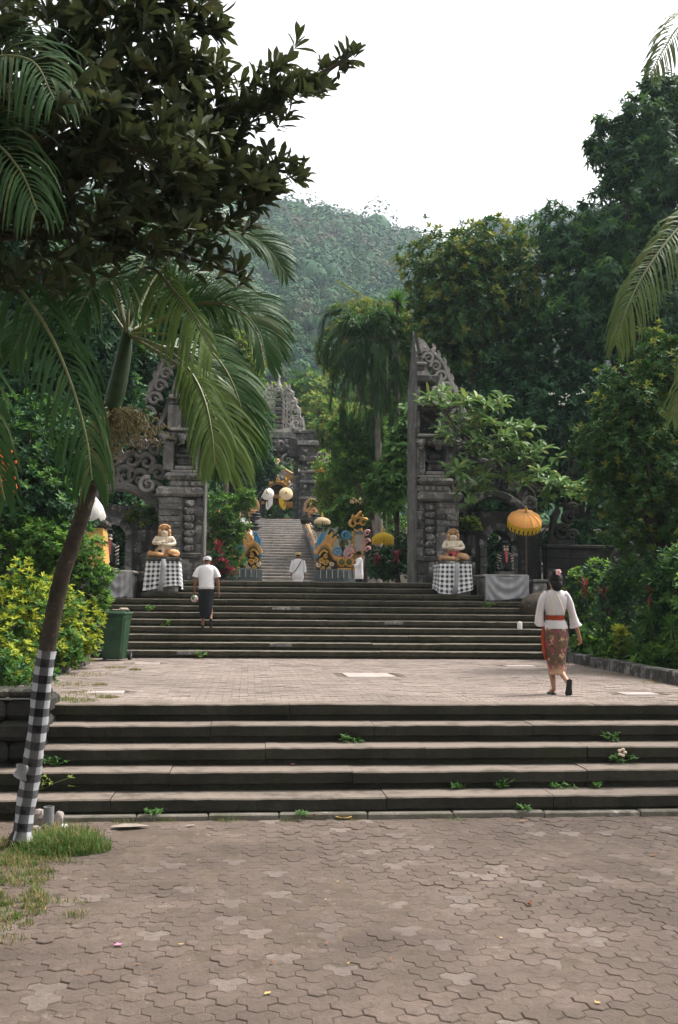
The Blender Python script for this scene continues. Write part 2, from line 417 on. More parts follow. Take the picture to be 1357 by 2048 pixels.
low = bpy.data.objects.new('lower_steps', None); COL.objects.link(low); low['kind'] = 'structure'
for k in range(5):
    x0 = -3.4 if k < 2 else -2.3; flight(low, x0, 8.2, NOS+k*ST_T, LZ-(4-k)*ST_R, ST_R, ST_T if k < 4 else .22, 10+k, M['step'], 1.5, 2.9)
kb = bpy.data.objects.new('kerb', None); COL.objects.link(kb); kb['kind'] = 'structure'
x = -2.2; r_ = np.random.default_rng(5)
while x < 8:
    l = r_.uniform(.7, 1.2); b = MB(); b.box((x+l/2, NOS-.045+r_.normal(0, .006), .0), (l-.012, .12, .1+r_.uniform(-.01, .02)), 0, r_.normal(0, .006), bev=.012); b.build('kerb_block', M['kerb'], kb); x += l
up = bpy.data.objects.new('upper_steps', None); COL.objects.link(up); up['kind'] = 'structure'
XL = {11: (-1.72, 5.16), 10: (-2.0, 5.72), 9: (-2.72, 6.2)}
for k in range(1, 12):
    x0, x1 = XL.get(k, (-3.75, 7.35)); flight(up, x0, x1, U0+(k-1)*UT, LZ+k*UR, UR, UT if k < 11 else .3, 30+k, M['step_mossy_toplit'], 1.3, 2.6, nose=.105, rec=.05)
for k, (xa, xb) in ((1, (-1.55, -1.0)), (2, (.5, 1.0)), (5, (3.3, 3.75)), (8, (-.55, -.1)), (7, (.6, 1.3))):      # pale repair patches
    MB().b2((xa, U0+(k-1)*UT-.007, LZ+k*UR-.085), (xb, U0+(k-1)*UT+.02, LZ+k*UR-.018), bev=.005).build('mortar_patch', M['stone_mid'], up)

# ------------------------------------------------------------------ landing with rectangular pavers
LY = NOS+4*ST_T
lz = lambda X, Y: LZ-.012 + .004*wav(X, Y, 1.5, 8, 8)
lan = grid('landing', -3.9, 8.0, LY+.2, U0+.1, 100, 90, lz, M['dirt'], kind='structure')
MB().b2((-3.9, LY+.3, -.04), (8, PY+.2, LZ-.06)).build('landing_base', M['stone_dark'], lan)
slabs = []
for (px, py, wx, wy) in ((737, 1350, .82, .9), (210, 1384, .5, .32), (295, 1326.5, .5, .3), (1040, 1331.5, .6, .35), (1277, 1387, .5, .32), (655, 1365, .0, .0)):
    if wx: p = on(px, py, LZ); slabs.append((p.x, p.y, wx, wy))
bw, bl = .105, .215
bm_ = MB().box((0, 0, -.02), (bl-.007, bw-.007, .04), bev=.006).mesh('paver'); bm_.materials.append(M['landing_paver'])
rest = MB(); k_ = 0; row = 0; y = LY+.26
while y < U0+.06:
    x = -3.75 + (row % 2)*bl/2 + rng.normal(0, .006)
    while x < 7.4:
        if not any(abs(x-sx) < wx/2+bl/2 and abs(y-sy) < wy/2+bw/2 for sx, sy, wx, wy in slabs):
            z = LZ + rng.normal(-.002, .0018); rz = rng.normal(0, .015); u = x*.996-y*.09
            if k_ < 300 and abs(u) < y*.345 and rng.random() < .985:
                o = link('paver', bm_, [], lan); o.location = (x, y, z); o.rotation_euler = (rng.normal(0, .006), rng.normal(0, .006), rz); k_ += 1
            elif abs(u) < y*.36+.3: rest.box((x, y, z-.02), (bl-.007, bw-.007, .04), 0, rz)
        x += bl
    y += bw; row += 1
rest.build('pavers', M['landing_paver'], lan, kind='stuff')
for sx, sy, wx, wy in slabs:
    MB().box((sx, sy, LZ-.02), (wx, wy, .05), 0, .03, bev=.008).build('cover_slab', M['slab'], lan)

# ------------------------------------------------------------------ terraces
t = MB(); t.b2((-30, PY+.32, -.04), (30, 29.3, PZ-.03)); t.build('terrace', M['earth'], kind='structure')
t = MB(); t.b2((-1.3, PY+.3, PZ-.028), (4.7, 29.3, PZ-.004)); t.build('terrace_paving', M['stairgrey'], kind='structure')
t = MB(); t.b2((-30, 29.31, -.04), (30, 56, CZ-.03)); t.build('court_earth', M['earth'], kind='structure')
t = MB(); t.b2((-1.2, 29.31, CZ-.028), (4.9, F0_+.2, CZ)); t.build('court', M['stairgrey'], kind='structure')
bd = MB(); bd.b2((-16, LY+.3, -.04), (-3.95, PY+.3, 1.02)); bd.build('planting_bed', M['earth'], kind='structure')
bd = MB(); bd.b2((7.4, LY+.1, -.04), (22, PY+.3, 1.02)); bd.build('planting_bed', M['earth'], kind='structure')
F0, F1, FZ = 40.5, 56.0, 6.95             # far flight
sl_ = MB(); sl_.add([(-30, F0, CZ-.1), (30, F0, CZ-.1), (30, F1+.2, FZ-.15), (-30, F1+.2, FZ-.15)], [(0, 1, 2, 3)]); sl_.build('slope', M['earth'], kind='structure')
t = MB(); t.b2((-40, F1, 0), (40, 84, FZ)); t.build('upper_terrace', M['earth'], kind='structure')
far = bpy.data.objects.new('far_steps', None); COL.objects.link(far); far['kind'] = 'structure'
n_ = 28
for k in range(n_):
    f = k/n_; wide = .25*(1-f)**2; x0, x1 = .3-.1*wide, 2.82+wide*1.6; yy = F0+(F1-F0)*f; zz = CZ+(FZ-CZ)*(k+1)/n_
    V, F = step_mesh(x0, x1, yy, zz, (FZ-CZ)/n_, (F1-F0)/n_, 60+k, nose=.09, rec=.04, seg=.4); MB().add(V, F).build('step', M['stairgrey'], far)

# ------------------------------------------------------------------ hills
ZA = [(150, 372), (300, 380), (430, 392), (490, 402), (560, 409), (600, 416), (640, 428), (700, 442), (760, 456), (800, 470), (850, 494), (890, 520), (940, 560), (1000, 620), (1100, 700)]
ZB = [(700, 560), (800, 524), (860, 500), (900, 490), (930, 482), (990, 466), (1050, 444), (1110, 432), (1160, 424), (1220, 416), (1357, 404), (1500, 400)]
def ridge(tab, Yr):
    P = [at(a, b, Yr) for a, b in tab]; xs = np.array([p.x for p in P]); zs = np.array([p.z for p in P]); return lambda X: np.interp(X, xs, zs)
rA, rB = ridge(ZA, 400), ridge(ZB, 480)
def hA(X, Y): s = np.clip((Y-100)/300, 0, 1); return np.where(Y <= 400, 6+(rA(X)-11)*s**1.12, rA(X)-5-(Y-400)*.25) + 5.5*wav(X, Y, .026, 6, 21)*np.clip((Y-100)/60, 0, 1)*np.clip((420-Y)/90, .25, 1)
def hB(X, Y): s = np.clip((Y-390)/90, 0, 1); return np.where(Y <= 480, 80+(rB(X)-85)*s, rB(X)-5-(Y-480)*.25) + 1.5*wav(X, Y, .03, 6, 22)
M['hillsoil'] = leaf('hillsoil', (.012, .03, .01), (.025, .05, .014), .9, 0, .1)
grid('hill', -200, 130, 100, 440, 90, 80, hA, M['hillsoil'], kind='structure')
grid('hill', 20, 260, 390, 510, 60, 40, hB, M['hillsoil'], kind='structure')

# ------------------------------------------------------------------ leaves in bulk
def unit(a): return a/np.maximum(np.linalg.norm(a, axis=-1, keepdims=True), 1e-9)
TB = (np.array([(0, 0, 0), (.22, .2, .04), (.5, .42, .06), (.78, .46, .02), (1, .06, -.08), (1, -.06, -.08), (.78, -.46, .02), (.5, -.42, .06), (.22, -.2, .04), (.45, 0, -.02), (.8, 0, -.04)]), np.array([(0, 9, 1), (1, 9, 2), (2, 9, 10), (2, 10, 3), (3, 10, 4), (4, 10, 5), (5, 10, 6), (6, 10, 7), (7, 10, 9), (7, 9, 8), (8, 9, 0)]))
T4 = (np.array([(0, 0, 0), (.45, .5, .06), (1, 0, -.1), (.45, -.5, .06)]), np.array([(0, 1, 2), (0, 2, 3)]))
T6 = (np.array([(0, 0, 0), (.27, .4, .05), (.7, .38, .03), (1, 0, -.1), (.7, -.38, .03), (.27, -.4, .05)]), np.array([(0, 3, 1), (1, 3, 2), (0, 5, 3), (3, 5, 4)]))
T7 = (np.array([(0, 0, 0), (.35, .4, .07), (.72, .42, .05), (1, 0, -.1), (.72, -.42, .05), (.35, -.4, .07), (.5, 0, -.015)]), np.array([(0, 6, 1), (1, 6, 2), (2, 6, 3), (3, 6, 4), (4, 6, 5), (5, 6, 0)]))
TS = (np.array([(0, 0, 0), (.3, .5, .03), (.3, -.5, .03), (.7, .4, -.06), (.7, -.4, -.06), (1, 0, -.2)]), np.array([(0, 2, 1), (1, 2, 4), (1, 4, 3), (3, 4, 5)]))
def leaves_geo(P, D, Nn, L, Wd, T=T4):
    P, D, Nn = np.asarray(P), unit(np.asarray(D)), np.asarray(Nn); n = len(P)
    Sd = unit(np.cross(D, Nn)); Nn = np.cross(Sd, D); L = np.broadcast_to(L, n)[:, None, None]; Wd = np.broadcast_to(Wd, n)[:, None, None]
    t = T[0][None]
    V = P[:, None] + D[:, None]*t[..., 0:1]*L + Sd[:, None]*t[..., 1:2]*Wd + Nn[:, None]*t[..., 2:3]*L
    F = T[1][None] + (np.arange(n)*len(T[0]))[:, None, None]
    return V.reshape(-1, 3), F.reshape(-1, 3)
def rosettes(tips, ax, per, L, W, spread=(30, 85), jl=.25, back=0.0, T=T4, droop=.1):
    """whorls of leaves round twig tips: arrays of leaf base, direction, normal, length, width"""
    n = len(tips); ax = unit(ax); az = rng.uniform(0, 2*PI, (n, 1)) + np.arange(per)[None]*2.39996
    e1 = unit(np.cross(ax, rng.normal(0, 1, (n, 3)))); e2 = np.cross(ax, e1)
    th = np.radians(rng.uniform(spread[0], spread[1], (n, per)))
    rad = e1[:, None]*np.cos(az)[..., None] + e2[:, None]*np.sin(az)[..., None]
    D = ax[:, None]*np.cos(th)[..., None] + rad*np.sin(th)[..., None]; D[..., 2] -= droop
    Nn = ax[:, None] + rad*(-.3) + rng.normal(0, .25, (n, per, 3)); Nn[..., 2] += .4
    P = tips[:, None] - ax[:, None]*(rng.uniform(0, 1, (n, per))[..., None]*back)
    Ls = L*(1+rng.uniform(-jl, jl, (n, per))); Ws = W*(1+rng.uniform(-jl, jl, (n, per)))
    f = lambda a: a.reshape(-1, a.shape[-1]) if a.ndim == 3 else a.ravel()
    return f(P), f(D), f(Nn), f(Ls), f(Ws)
def lobe_points(lobes, n, inner=.25, lump=.22, seed=0):
    """points and outward axes through the volume of a crown given as overlapping lobes (x, y, z, rx, ry, rz)"""
    lb = np.array(lobes, float); ar = (lb[:, 3]*lb[:, 5]+lb[:, 4]*lb[:, 5]+lb[:, 3]*lb[:, 4]); i = rng.choice(len(lb), n, p=ar/ar.sum())
    d = unit(rng.normal(0, 1, (n, 3))); ph = rng.uniform(0, 6.3, (len(lb), 6))
    l = 1 + lump*(np.sin(5*d[:, 0]+ph[i, 0])*np.sin(5*d[:, 2]+ph[i, 1]) + .6*np.sin(9*d[:, 1]+8*d[:, 2]+ph[i, 2]))
    r = np.where(rng.random(n) < inner, rng.uniform(.35, .85, n), rng.uniform(.85, 1.03, n))*l
    P = lb[i, :3] + d*lb[i, 3:]*r[:, None]; return P, unit(d*lb[i][:, [5, 5, 3]] + np.array((0, 0, .5))), r/l
def crown(name, parent, lobes, n, per, L, W, mats, tipf=.0, inner=.25, spread=(30, 85), up=.5, T=T6, off=(0, 0, 0), lump=.22, kind=None, extra=None, jit=.35, droop=.1):
    P, A, r = lobe_points(lobes, n, inner, lump); A = unit(A + rng.normal(0, jit, A.shape) + np.array((0, 0, up)))
    p, d, nn, l, w = rosettes(P, A, per, L, W, spread, back=L*.5, T=T, droop=droop)
    V, F = leaves_geo(p, d, nn, l, w, T)
    tip = (r > .84) & (rng.random(n) < tipf*np.clip(A[:, 2]+.6, .2, 1.6)); mi = np.repeat(np.repeat(tip.astype(int), per), len(T[1]))  # second material favours upward tips: young leaves, and sunlit tops put into colour
    return link(name, np_mesh(name, V-np.array(off), F, mi), mats, parent, kind)
def limbs(name, parent, base, lobes, r0, mat, off=(0, 0, 0), fork=.55, seed=1, lean=None, sub=4):
    """trunk that forks into a limb for every lobe, each limb with twigs"""
    rr = random.Random(seed); b = Vector(base); c = sum((Vector(l[:3]) for l in lobes), Vector())/len(lobes); f = b.lerp(c, fork) if lean is None else Vector(lean)
    mb = MB(); mid = b.lerp(f, .5)+Vector((rr.uniform(-.1, .1), rr.uniform(-.1, .1), 0))*(f-b).length*.5
    mb.tube([b, mid, f], [r0, r0*.8, r0*.62], 8)
    for l in lobes:
        e = Vector(l[:3]); m1 = f.lerp(e, .5)+Vector((rr.uniform(-.15, .15), rr.uniform(-.15, .15), rr.uniform(-.05, .2)))*(e-f).length
        mb.tube([f-(f-b).normalized()*r0, m1, e], [r0*.55, r0*.35, r0*.18], 6)
        for k in range(sub):
            d = Vector((rr.uniform(-1, 1), rr.uniform(-1, 1), rr.uniform(-.3, 1))).normalized(); q = e+Vector((d.x*l[3], d.y*l[4], d.z*l[5]))*.85
            mb.tube([m1.lerp(e, rr.uniform(.2, 1)), e.lerp(q, .55)+Vector((0, 0, .05)), q], [r0*.18, r0*.1, r0*.04], 5)
    return mb.build(name, mat, parent, off, smooth=True)

# forest on the hills: every crown a clump of ragged leaf-like faces, too many to count
M['forest'] = None
def forest_mat():
    m, t, p, o = new_mat('forest'); g = N(t, 'ShaderNodeNewGeometry').outputs['Position']
    k = mixc(t, ramp(t, noise(t, .085, 2, .6, g), .36, .62), (.01, .055, .026), (.05, .12, .042))
    k = mixc(t, ramp(t, noise(t, .11, 2, .6, g), .58, .7), k, (.1, .09, .045))
    k = mixc(t, ramp(t, noise(t, .06, 2, .6, g), .6, .7), k, (.1, .075, .06))
    k = mixc(t, mul(t, rnd(t), .18), k, (.03, .06, .03)); t.links.new(k, p.inputs['Base Color']); p.inputs['Roughness'].default_value = .8; p.inputs['Specular IOR Level'].default_value = .1
    return m
M['forest'] = forest_mat()
def forest(name, xr, yr, hf, n, per, rad, lf, seed):
    r = np.random.default_rng(seed); X = r.uniform(*xr, n); Y = yr[0]+(yr[1]-yr[0])*r.uniform(0, 1, n)**.8; Z = hf(X, Y)
    rd = r.uniform(rad[0], rad[1], n)*(Y/200)**1.0*np.where(r.random(n) < .06, 1.5, 1); d = unit(r.normal(0, 1, (n, per, 3))); d[..., 2] = np.abs(d[..., 2])*1.1-.15; d = unit(d)
    C = np.stack([X, Y, Z+rd*.35], 1); sh = np.stack([rd, rd, rd*r.uniform(.8, 1.3, n)], 1)
    dm = unit(np.array([(math.cos(2*PI*k/7)*math.cos(e), math.sin(2*PI*k/7)*math.cos(e), math.sin(e)) for e in (-.1, .55, 1.1) for k in range(7)] + [(0, 0, 1.)])); fc = np.array([(j*7+k, j*7+(k+1) % 7, (j+1)*7+(k+1) % 7, (j+1)*7+k) for j in range(2) for k in range(7)] + [(14+k, 14+(k+1) % 7, 21, 21) for k in range(7)])
    DV = (C[:, None] + dm[None]*sh[:, None]*.5*r.uniform(.78, 1.12, (n, 22, 1))).reshape(-1, 3); DF = (fc[None]+(np.arange(n)*22)[:, None, None]).reshape(-1, 4); DT = np.concatenate([DF[:, [0, 1, 2]], DF[:, [0, 2, 3]]]); DT = DT[DT[:, 1] != DT[:, 2]]
    P = C[:, None] + d*sh[:, None]*r.uniform(.72, 1.0, (n, per, 1)); D = unit(np.cross(d, r.normal(0, 1, (n, per, 3)))+d*.16); L = (lf*Y/200)[:, None]*r.uniform(.6, 1.5, (n, per))
    V, F = leaves_geo(P.reshape(-1, 3)-D.reshape(-1, 3)*L.reshape(-1, 1)*.5, D.reshape(-1, 3), d.reshape(-1, 3), L.ravel(), L.ravel()*.95)
    link(name, np_mesh(name, np.concatenate([V, DV]), np.concatenate([F, DT+len(V)])), M['forest'], kind='stuff')
forest('forest', (-138, 106), (108, 404), hA, 3500, 140, (1.6, 4.2), .66, 31)
forest('forest', (40, 200), (420, 484), hB, 800, 90, (1.8, 3.8), .5, 32)
# ------------------------------------------------------------------ split gate halves
GY = 27.5; GR = at(834, 1000, GY).x; AXX = 1.69; GL = 2*AXX-GR
def gz(py): return at(880, py, GY).z
def ga(px): return at(px, 1000, GY).x-GR          # distance outward from the cut face
def spiral(cx, cz, r, a0, turns, ccw, n=22, shrink=.9):
    P = []
    for i in range(n+1):
        f = i/n; rr = r*(1-shrink*f**2.2); a = a0 + (1 if ccw else -1)*turns*2*PI*f; P.append((cx+rr*math.cos(a), cz+rr*math.sin(a)))
    return P
def scroll_mesh(P, r0, r1, yd, y, knob=0, m=0):
    mb = MB(); n = len(P); mb.ribbon(P, [r0+(r1-r0)*(i/(n-1))**1.2 for i in range(n)], yd, m, (0, y, 0))
    if knob: mb.ball((P[-1][0], y-yd*.4, P[-1][1]), (knob, yd*1.1, knob), m, 8, 6)
    return mb
def courses(parent, a0, a1, z0, z1, yf, dep, X, hgt, lmin, lmax, mat, seed, face=None, sides=True):
    """coursed ashlar: each block a part of its own"""
    r = np.random.default_rng(seed); n = max(1, round((z1-z0)/hgt)); h = (z1-z0)/n
    for i in range(n):
        x = a0
        while x < a1-.02:
            l = min(r.uniform(lmin, lmax), a1-x)
            if a1-x-l < lmin*.5: l = a1-x
            j = r.uniform(-.008, .012); mm = mat if not isinstance(mat, list) else mat[int(r.integers(len(mat)))]
            lo, hi = X(x+.004), X(x+l-.004)
            MB().b2((min(lo, hi), yf-j, z0+i*h+.004), (max(lo, hi), yf+dep, z0+(i+1)*h-.004), bev=.012).build('stone', mm, parent, parent.location); x += l
def half_gate(s, X0, label, wa=0, wz=0):
    X = lambda a: X0+s*a
    g = thing('split_gate', label, 'gate', (X(.6), GY+.6, PZ), group='halves of the split temple gate'); off = g.location
    sd, smid, sp = M['stone_dark'], M['stone_mid'], M['stone_pale']
    def bl(name, a0, a1, y0, y1, proud, dep=1.2, mat=sd, bev=.03):
        lo, hi = sorted((X(a0), X(a1))); MB().b2((lo, GY-proud, gz(y0)), (hi, GY+dep, gz(y1)), bev=bev).build(name, mat, g, off)
    # cut face: one tall smooth slab
    zt = [(0, PZ-.3), (0, gz(705)), (.55, gz(655)), (.75, gz(690)), (1.42, gz(765)), (1.42, PZ-.3)]
    mb = MB(); xa, xb = X(-.05), X(.0); n = len(zt)
    V = [(xa, GY-.06+y, z) for y, z in zt] + [(xb, GY-.06+y, z) for y, z in zt]
    F = [tuple(range(n)), tuple(n+k for k in range(n))[::-1]] + [(k, n+k, n+(k+1) % n, (k+1) % n) for k in range(n)]
    mb.add(V, F).build('cut_slab', M['slabgrey'], g, off)
    bl('plinth', .004, 1.78, 1200, 1150, .3, 1.3); courses(g, .004, 1.62, gz(1150), gz(1124), .0+GY-.2, 1.4, X, .3, .3, .5, [sd, smid], 3)
    bl('ledge', .003, 1.52, 1124, 1113, .26, 1.25)
    bl('core', .002, 1.12, 1113, 1003, -.06, 1.1)
    courses(g, .56, 1.2, gz(1113), gz(1004), GY-.012, .2, X, .165, .22, .42, [smid, smid, sd, smid], 5)
    courses(g, .01, .17, gz(1113), gz(1004), GY-.004, .2, X, .24, .16, .2, [sd, smid], 6)
    bl('recess', .17, .56, 1113, 1004, -.045, .2, sd)
    for k in range(7):                                     # carved column in the recess
        z = gz(1108-k*14.6); mb = MB(); mb.ball((X(.37), GY-.02, z+.06), (.14-.012*(k % 2), .12, .1), 0, 9, 6); mb.ball((X(.37+.08*(1 if k % 2 else -1)), GY-.09, z+.1), (.06, .06, .05), 0, 7, 5)
        mb.build('carved_boss', smid, g, off, smooth=True)
    bl('cap_slab', .003, 1.27, 1003, 984, .14, 1.3, smid, .07)
    bl('frieze', .004, .92, 984, 971, .03, 1.1, smid)
    for k in range(5): bl('dentil', .06+k*.18, .15+k*.18, 981, 973.5, .06, .1, sp, .012)
    bl('torus', .004, 1.06, 970, 956, .14, 1.2, smid, .09); bl('ledge', .004, .9, 956, 951, .06, 1.1, sp, .02)
    bl('back_wall', .003, 1.06, 951, 876, -.42, 1.0, sd)
    bl('pier', .004, .24, 951, 893, -.02, .45, smid); bl('pier', .84, 1.12, 951, 893, -.03, .45, smid)
    bl('niche_seat', .27, .8, 950, 942, -.02, .5, sp, .03); bl('niche_block', .34, .72, 941, 927, -.08, .5, sd); bl('niche_seat', .3, .76, 926, 919, -.05, .5, sd, .03); bl('niche_block', .38, .68, 918, 906, -.12, .5, sd, .04)
    bl('cornice', .004, 1.27, 892, 877, .1, 1.25, sd, .03); bl('ledge', .005, .95, 876, 870, .18, 1.2, sp, .03)
    for a in (.1, .6, 1.12):                               # masks under the cornice
        mb = MB(); z = gz(889); mb.ball((X(a), GY-.14, z), (.11, .1, .12), 0, 10, 7); mb.ball((X(a), GY-.23, z-.03), (.035, .05, .03), 0, 6, 5)
        for e in (-1, 1): mb.ball((X(a+.045*e), GY-.21, z+.035), (.026, .03, .026), 0, 6, 5); mb.ball((X(a+.1*e), GY-.12, z+.07), (.05, .06, .07), 0, 6, 5)
        mb.box((X(a), GY-.1, z-.13), (.13, .1, .08), bev=.02); mb.build('carved_mask', smid, g, off, smooth=True)
    bl('back_wall', .003, .98, 870, 809, -.45, .9, sd); bl('pier', .004, .09, 870, 822, -.03, .4, smid); bl('pier', .66, 1.03, 870, 822, -.05, .4, smid); bl('lintel', .005, 1.02, 822, 812, -.01, .4, sd)
    bl('ledge', .005, 1.0, 812, 804, .1, 1.0, sp); bl('back_wall', .003, .56, 806, 765, -.3, .8, sd); bl('pier', .004, .1, 806, 772, -.02, .3, smid); bl('pier', .44, .6, 806, 772, -.02, .3, smid)
    bl('ledge', .005, .58, 765, 751, .08, .9, sd); courses(g, .006, .24, gz(751), gz(730), GY+.1, .6, X, .13, .1, .13, [sp, smid, sd], 9)
    bl('ledge', .006, .3, 730, 724, -.05, .7, sp, .02); courses(g, .006, .17, gz(724), gz(709), GY+.15, .5, X, .1, .08, .1, [smid, sd], 8)
    zt = gz(709); MB().plate([(X(.004), zt), (X(.17), zt), (X(.1), gz(690)), (X(.03), gz(664)), (X(.004), gz(658))], GY+.18, GY+.6).build('spire', sd, g, off)
    # openwork wing of scrolls
    A = lambda px: X(ga(px)+wa); Z = lambda py: gz(py)+wz; cc = s > 0; yw = GY+.42
    pl = [(X(a), gz(b)) for a, b in ((.5, 806), (.97, 806), (.93, 785), (.86, 765), (.74, 738), (.68, 755), (.6, 770))]; MB().plate(pl if cc else pl[::-1], GY+.2, GY+.55).build('wing_base', sp, g, off)
    def sc(P, r0, r1, knob=0, yd=.13, y=yw, mat=sp): scroll_mesh(P, r0, r1, yd, y, knob).build('scroll', mat, g, off)
    for (px, py, r) in ((861, 711, .155), (876, 727, .145), (888, 747, .15), (899, 771, .165), (909, 797, .17), (921, 825, .17), (932, 852, .15)):
        sc(spiral(A(px), Z(py), r, (PI*1.05 if cc else -PI*.05), 1.2, not cc), .062, .03, .042)
    band = [(846, 712), (853, 733), (863, 752), (871, 775), (879, 800), (889, 828), (902, 856)]
    sc([(A(a), Z(b)) for a, b in band], .1, .07, y=yw+.05)
    band = [(866, 693), (880, 707), (893, 722), (903, 745), (914, 770), (926, 798), (938, 826), (949, 855), (951, 880)]
    sc([(A(a), Z(b)) for a, b in band], .06, .075, y=yw+.02)
    beak = [(834, 673.5), (842, 671.5), (850, 674), (858, 682), (865, 693), (862, 700), (850, 699), (846, 705), (842, 713), (838, 700), (836, 690), (841, 690), (842, 683)]
    pl = [(A(a), Z(b)) for a, b in beak]; pl = pl if cc else pl[::-1]
    mb = MB(); mb.plate(pl, yw-.16, yw+.14); mb.ball((A(853), yw-.16, Z(691)), (.05, .04, .05), 0, 8, 5); mb.build('beak_crest', sp, g, off)
    for (px, py, q) in ((871, 694, 1), (881, 706, .9), (893, 722, 1), (900, 737, .9), (907, 755, 1.1), (916, 778, 1.1), (926, 802, 1), (937, 830, 1)):
        f = [(0, 0), (.06, .02), (.1, .1), (.07, .2), (.0, .27), (.02, .16), (-.03, .1)]
        pl = [(A(px)+s*u*q, Z(py)-.06+v*q) for u, v in f]; MB().plate(pl if cc else pl[::-1], yw-.1, yw+.1).build('flame_leaf', sp, g, off)
    sc(spiral(A(941), Z(881), .16, PI*.6 if cc else PI*.4, 1.3, not cc), .05, .03, .04); sc(spiral(A(917), Z(968), .2, PI*.6 if cc else PI*.4, 1.35, not cc), .07, .03, .05, y=GY+.2)
    return g
M['slabgrey'] = stone('slabgrey', (.17, .162, .152), (.07, .068, .064), (.34, .32, .3), (.035, .04, .02), .9, .45, rv=0, streak=.75)
half_gate(1, GR, 'right stone half of the split gate beside frangipani, stepped tiers with openwork wing')
half_gate(-1, GL, 'left stone half of the split gate, partly hidden behind green palm fronds', .36, -.16)

# ------------------------------------------------------------------ side archways
def archway(s, label):
    X = lambda px: (GR if s > 0 else GL) + s*ga(px); yf = GY+.75; Z = gz
    t = thing('archway', label, 'archway', (X(1010), yf, PZ-.5)); off = t.location; sd, smid = (M['stone_shaded'], M['stone_dark']) if s > 0 else (M['stone_dark'], M['stone_mid'])
    mb = MB(); zc = Z(1086); rO = abs(X(1058)-X(1010)); rI = abs(X(1036)-X(1010)); xc = X(1010); zb = PZ-.6; ztop = Z(1015)
    for lo, hi in ((915, 985), (1035, 1092)):
        a, b = sorted((X(lo), X(hi))); mb.b2((a, yf, zb), (b, yf+.8, zc))
    n = 14; V = []
    for y in (yf, yf+.8):
        for k in range(n+1): w = PI*k/n; V.append((xc+rI*math.cos(w), y, zc+rI*1.15*math.sin(w)))
        for k in range(n+1): w = PI*k/n; V.append((xc+(rO*1.9)*math.cos(w)*(1 if abs(math.cos(w)) < .98 else 1), y, zc+max(0, (ztop-zc))*math.sin(w)**.6))
    q = 2*(n+1); F = []
    for k in range(n):
        F += [(k, k+1, n+2+k, n+1+k), (q+k+1, q+k, q+n+1+k, q+n+2+k), (k+1, k, q+k, q+k+1), (n+1+k, n+2+k, q+n+2+k, q+n+1+k)]
    mb.add(V, F); mb.build('arch_wall', sd, t, off)
    for k in range(11):                                     # voussoirs of the arch ring
        w0, w1 = PI*k/11+.012, PI*(k+1)/11-.012; V = []
        for y in (yf-.07, yf+.1):
            for r, w in ((rI+.01, w0), (rI+.01, w1), (rI+.2, w1), (rI+.2, w0)): V.append((xc+r*math.cos(w), y, zc+r*1.12*math.sin(w)))
        MB().add(V, [(0, 1, 2, 3), (7, 6, 5, 4), (0, 4, 5, 1), (1, 5, 6, 2), (2, 6, 7, 3), (3, 7, 4, 0)]).build('arch_stone', smid if k % 3 else sd, t, off)
    for lo, hi in ((972, 985), (1035, 1048)):
        a, b = sorted((X(lo), X(hi))); z = zb
        while z < zc-.05: MB().b2((a, yf-.07, z+.005), (b, yf+.1, min(z+.28, zc)-.005), bev=.012).build('arch_stone', smid if int(z*7) % 2 else sd, t, off); z += .28
    for k in range(6):
        a, b = sorted((X(922+k*8.2), X(929.5+k*8.2)))
        for j in range(7):
            if (k+j) % 3: MB().b2((a, yf-.03, zb+.4+j*.33), (b, yf+.1, zb+.71+j*.33), bev=.012).build('stone', sd if (k*j) % 4 else smid, t, off)
    cc = s > 0; mat = M['stone_dark'] if s > 0 else M['stone_pale']
    def sc(P, r0, r1, knob=0, y=yf+.2): scroll_mesh(P, r0, r1, .14, y, knob).build('scroll', mat, t, off)
    rim = [(924, 1034), (932, 1018), (946, 1001), (965, 988), (985, 980), (1005, 979), (1025, 984), (1045, 995), (1062, 1010), (1078, 1032)]
    sc([(X(a), Z(b)) for a, b in rim], .13, .13, y=yf+.12)
    for (px, py, r, a0, c) in ((1027, 957, .27, PI, not cc), (992, 957, .27, 0, cc), (962, 962, .24, 0, cc), (1056, 972, .22, PI, not cc), (934, 985, .23, 0, cc), (1076, 998, .18, PI, not cc), (1012, 925, .23, PI*.9, not cc), (980, 925, .22, .1, cc), (950, 928, .22, 0, cc), (926, 1014, .17, 0, cc), (928, 950, .19, 0, cc), (938, 900, .2, 0, cc), (964, 893, .18, 0, cc)):
        sc(spiral(X(px), Z(py), r, a0 if cc else PI-a0, 1.15, c), .088, .04, .055)
    for (px, py) in ((1009, 962), (980, 955), (1038, 958), (1000, 922), (1059, 980), (950, 965)):
        pl = [(X(px)+u*1.3, Z(py)-.12+v*1.3) for u, v in ((-.07, 0), (.07, 0), (.09, .12), (.0, .34), (-.09, .12))]; MB().plate(pl, yf+.08, yf+.3).build('flame_leaf', mat, t, off)
archway(1, 'dark mossy stone archway with scrolled crest behind the orange umbrella')
archway(-1, 'stone archway with pale openwork scrolls behind the leaning palm')
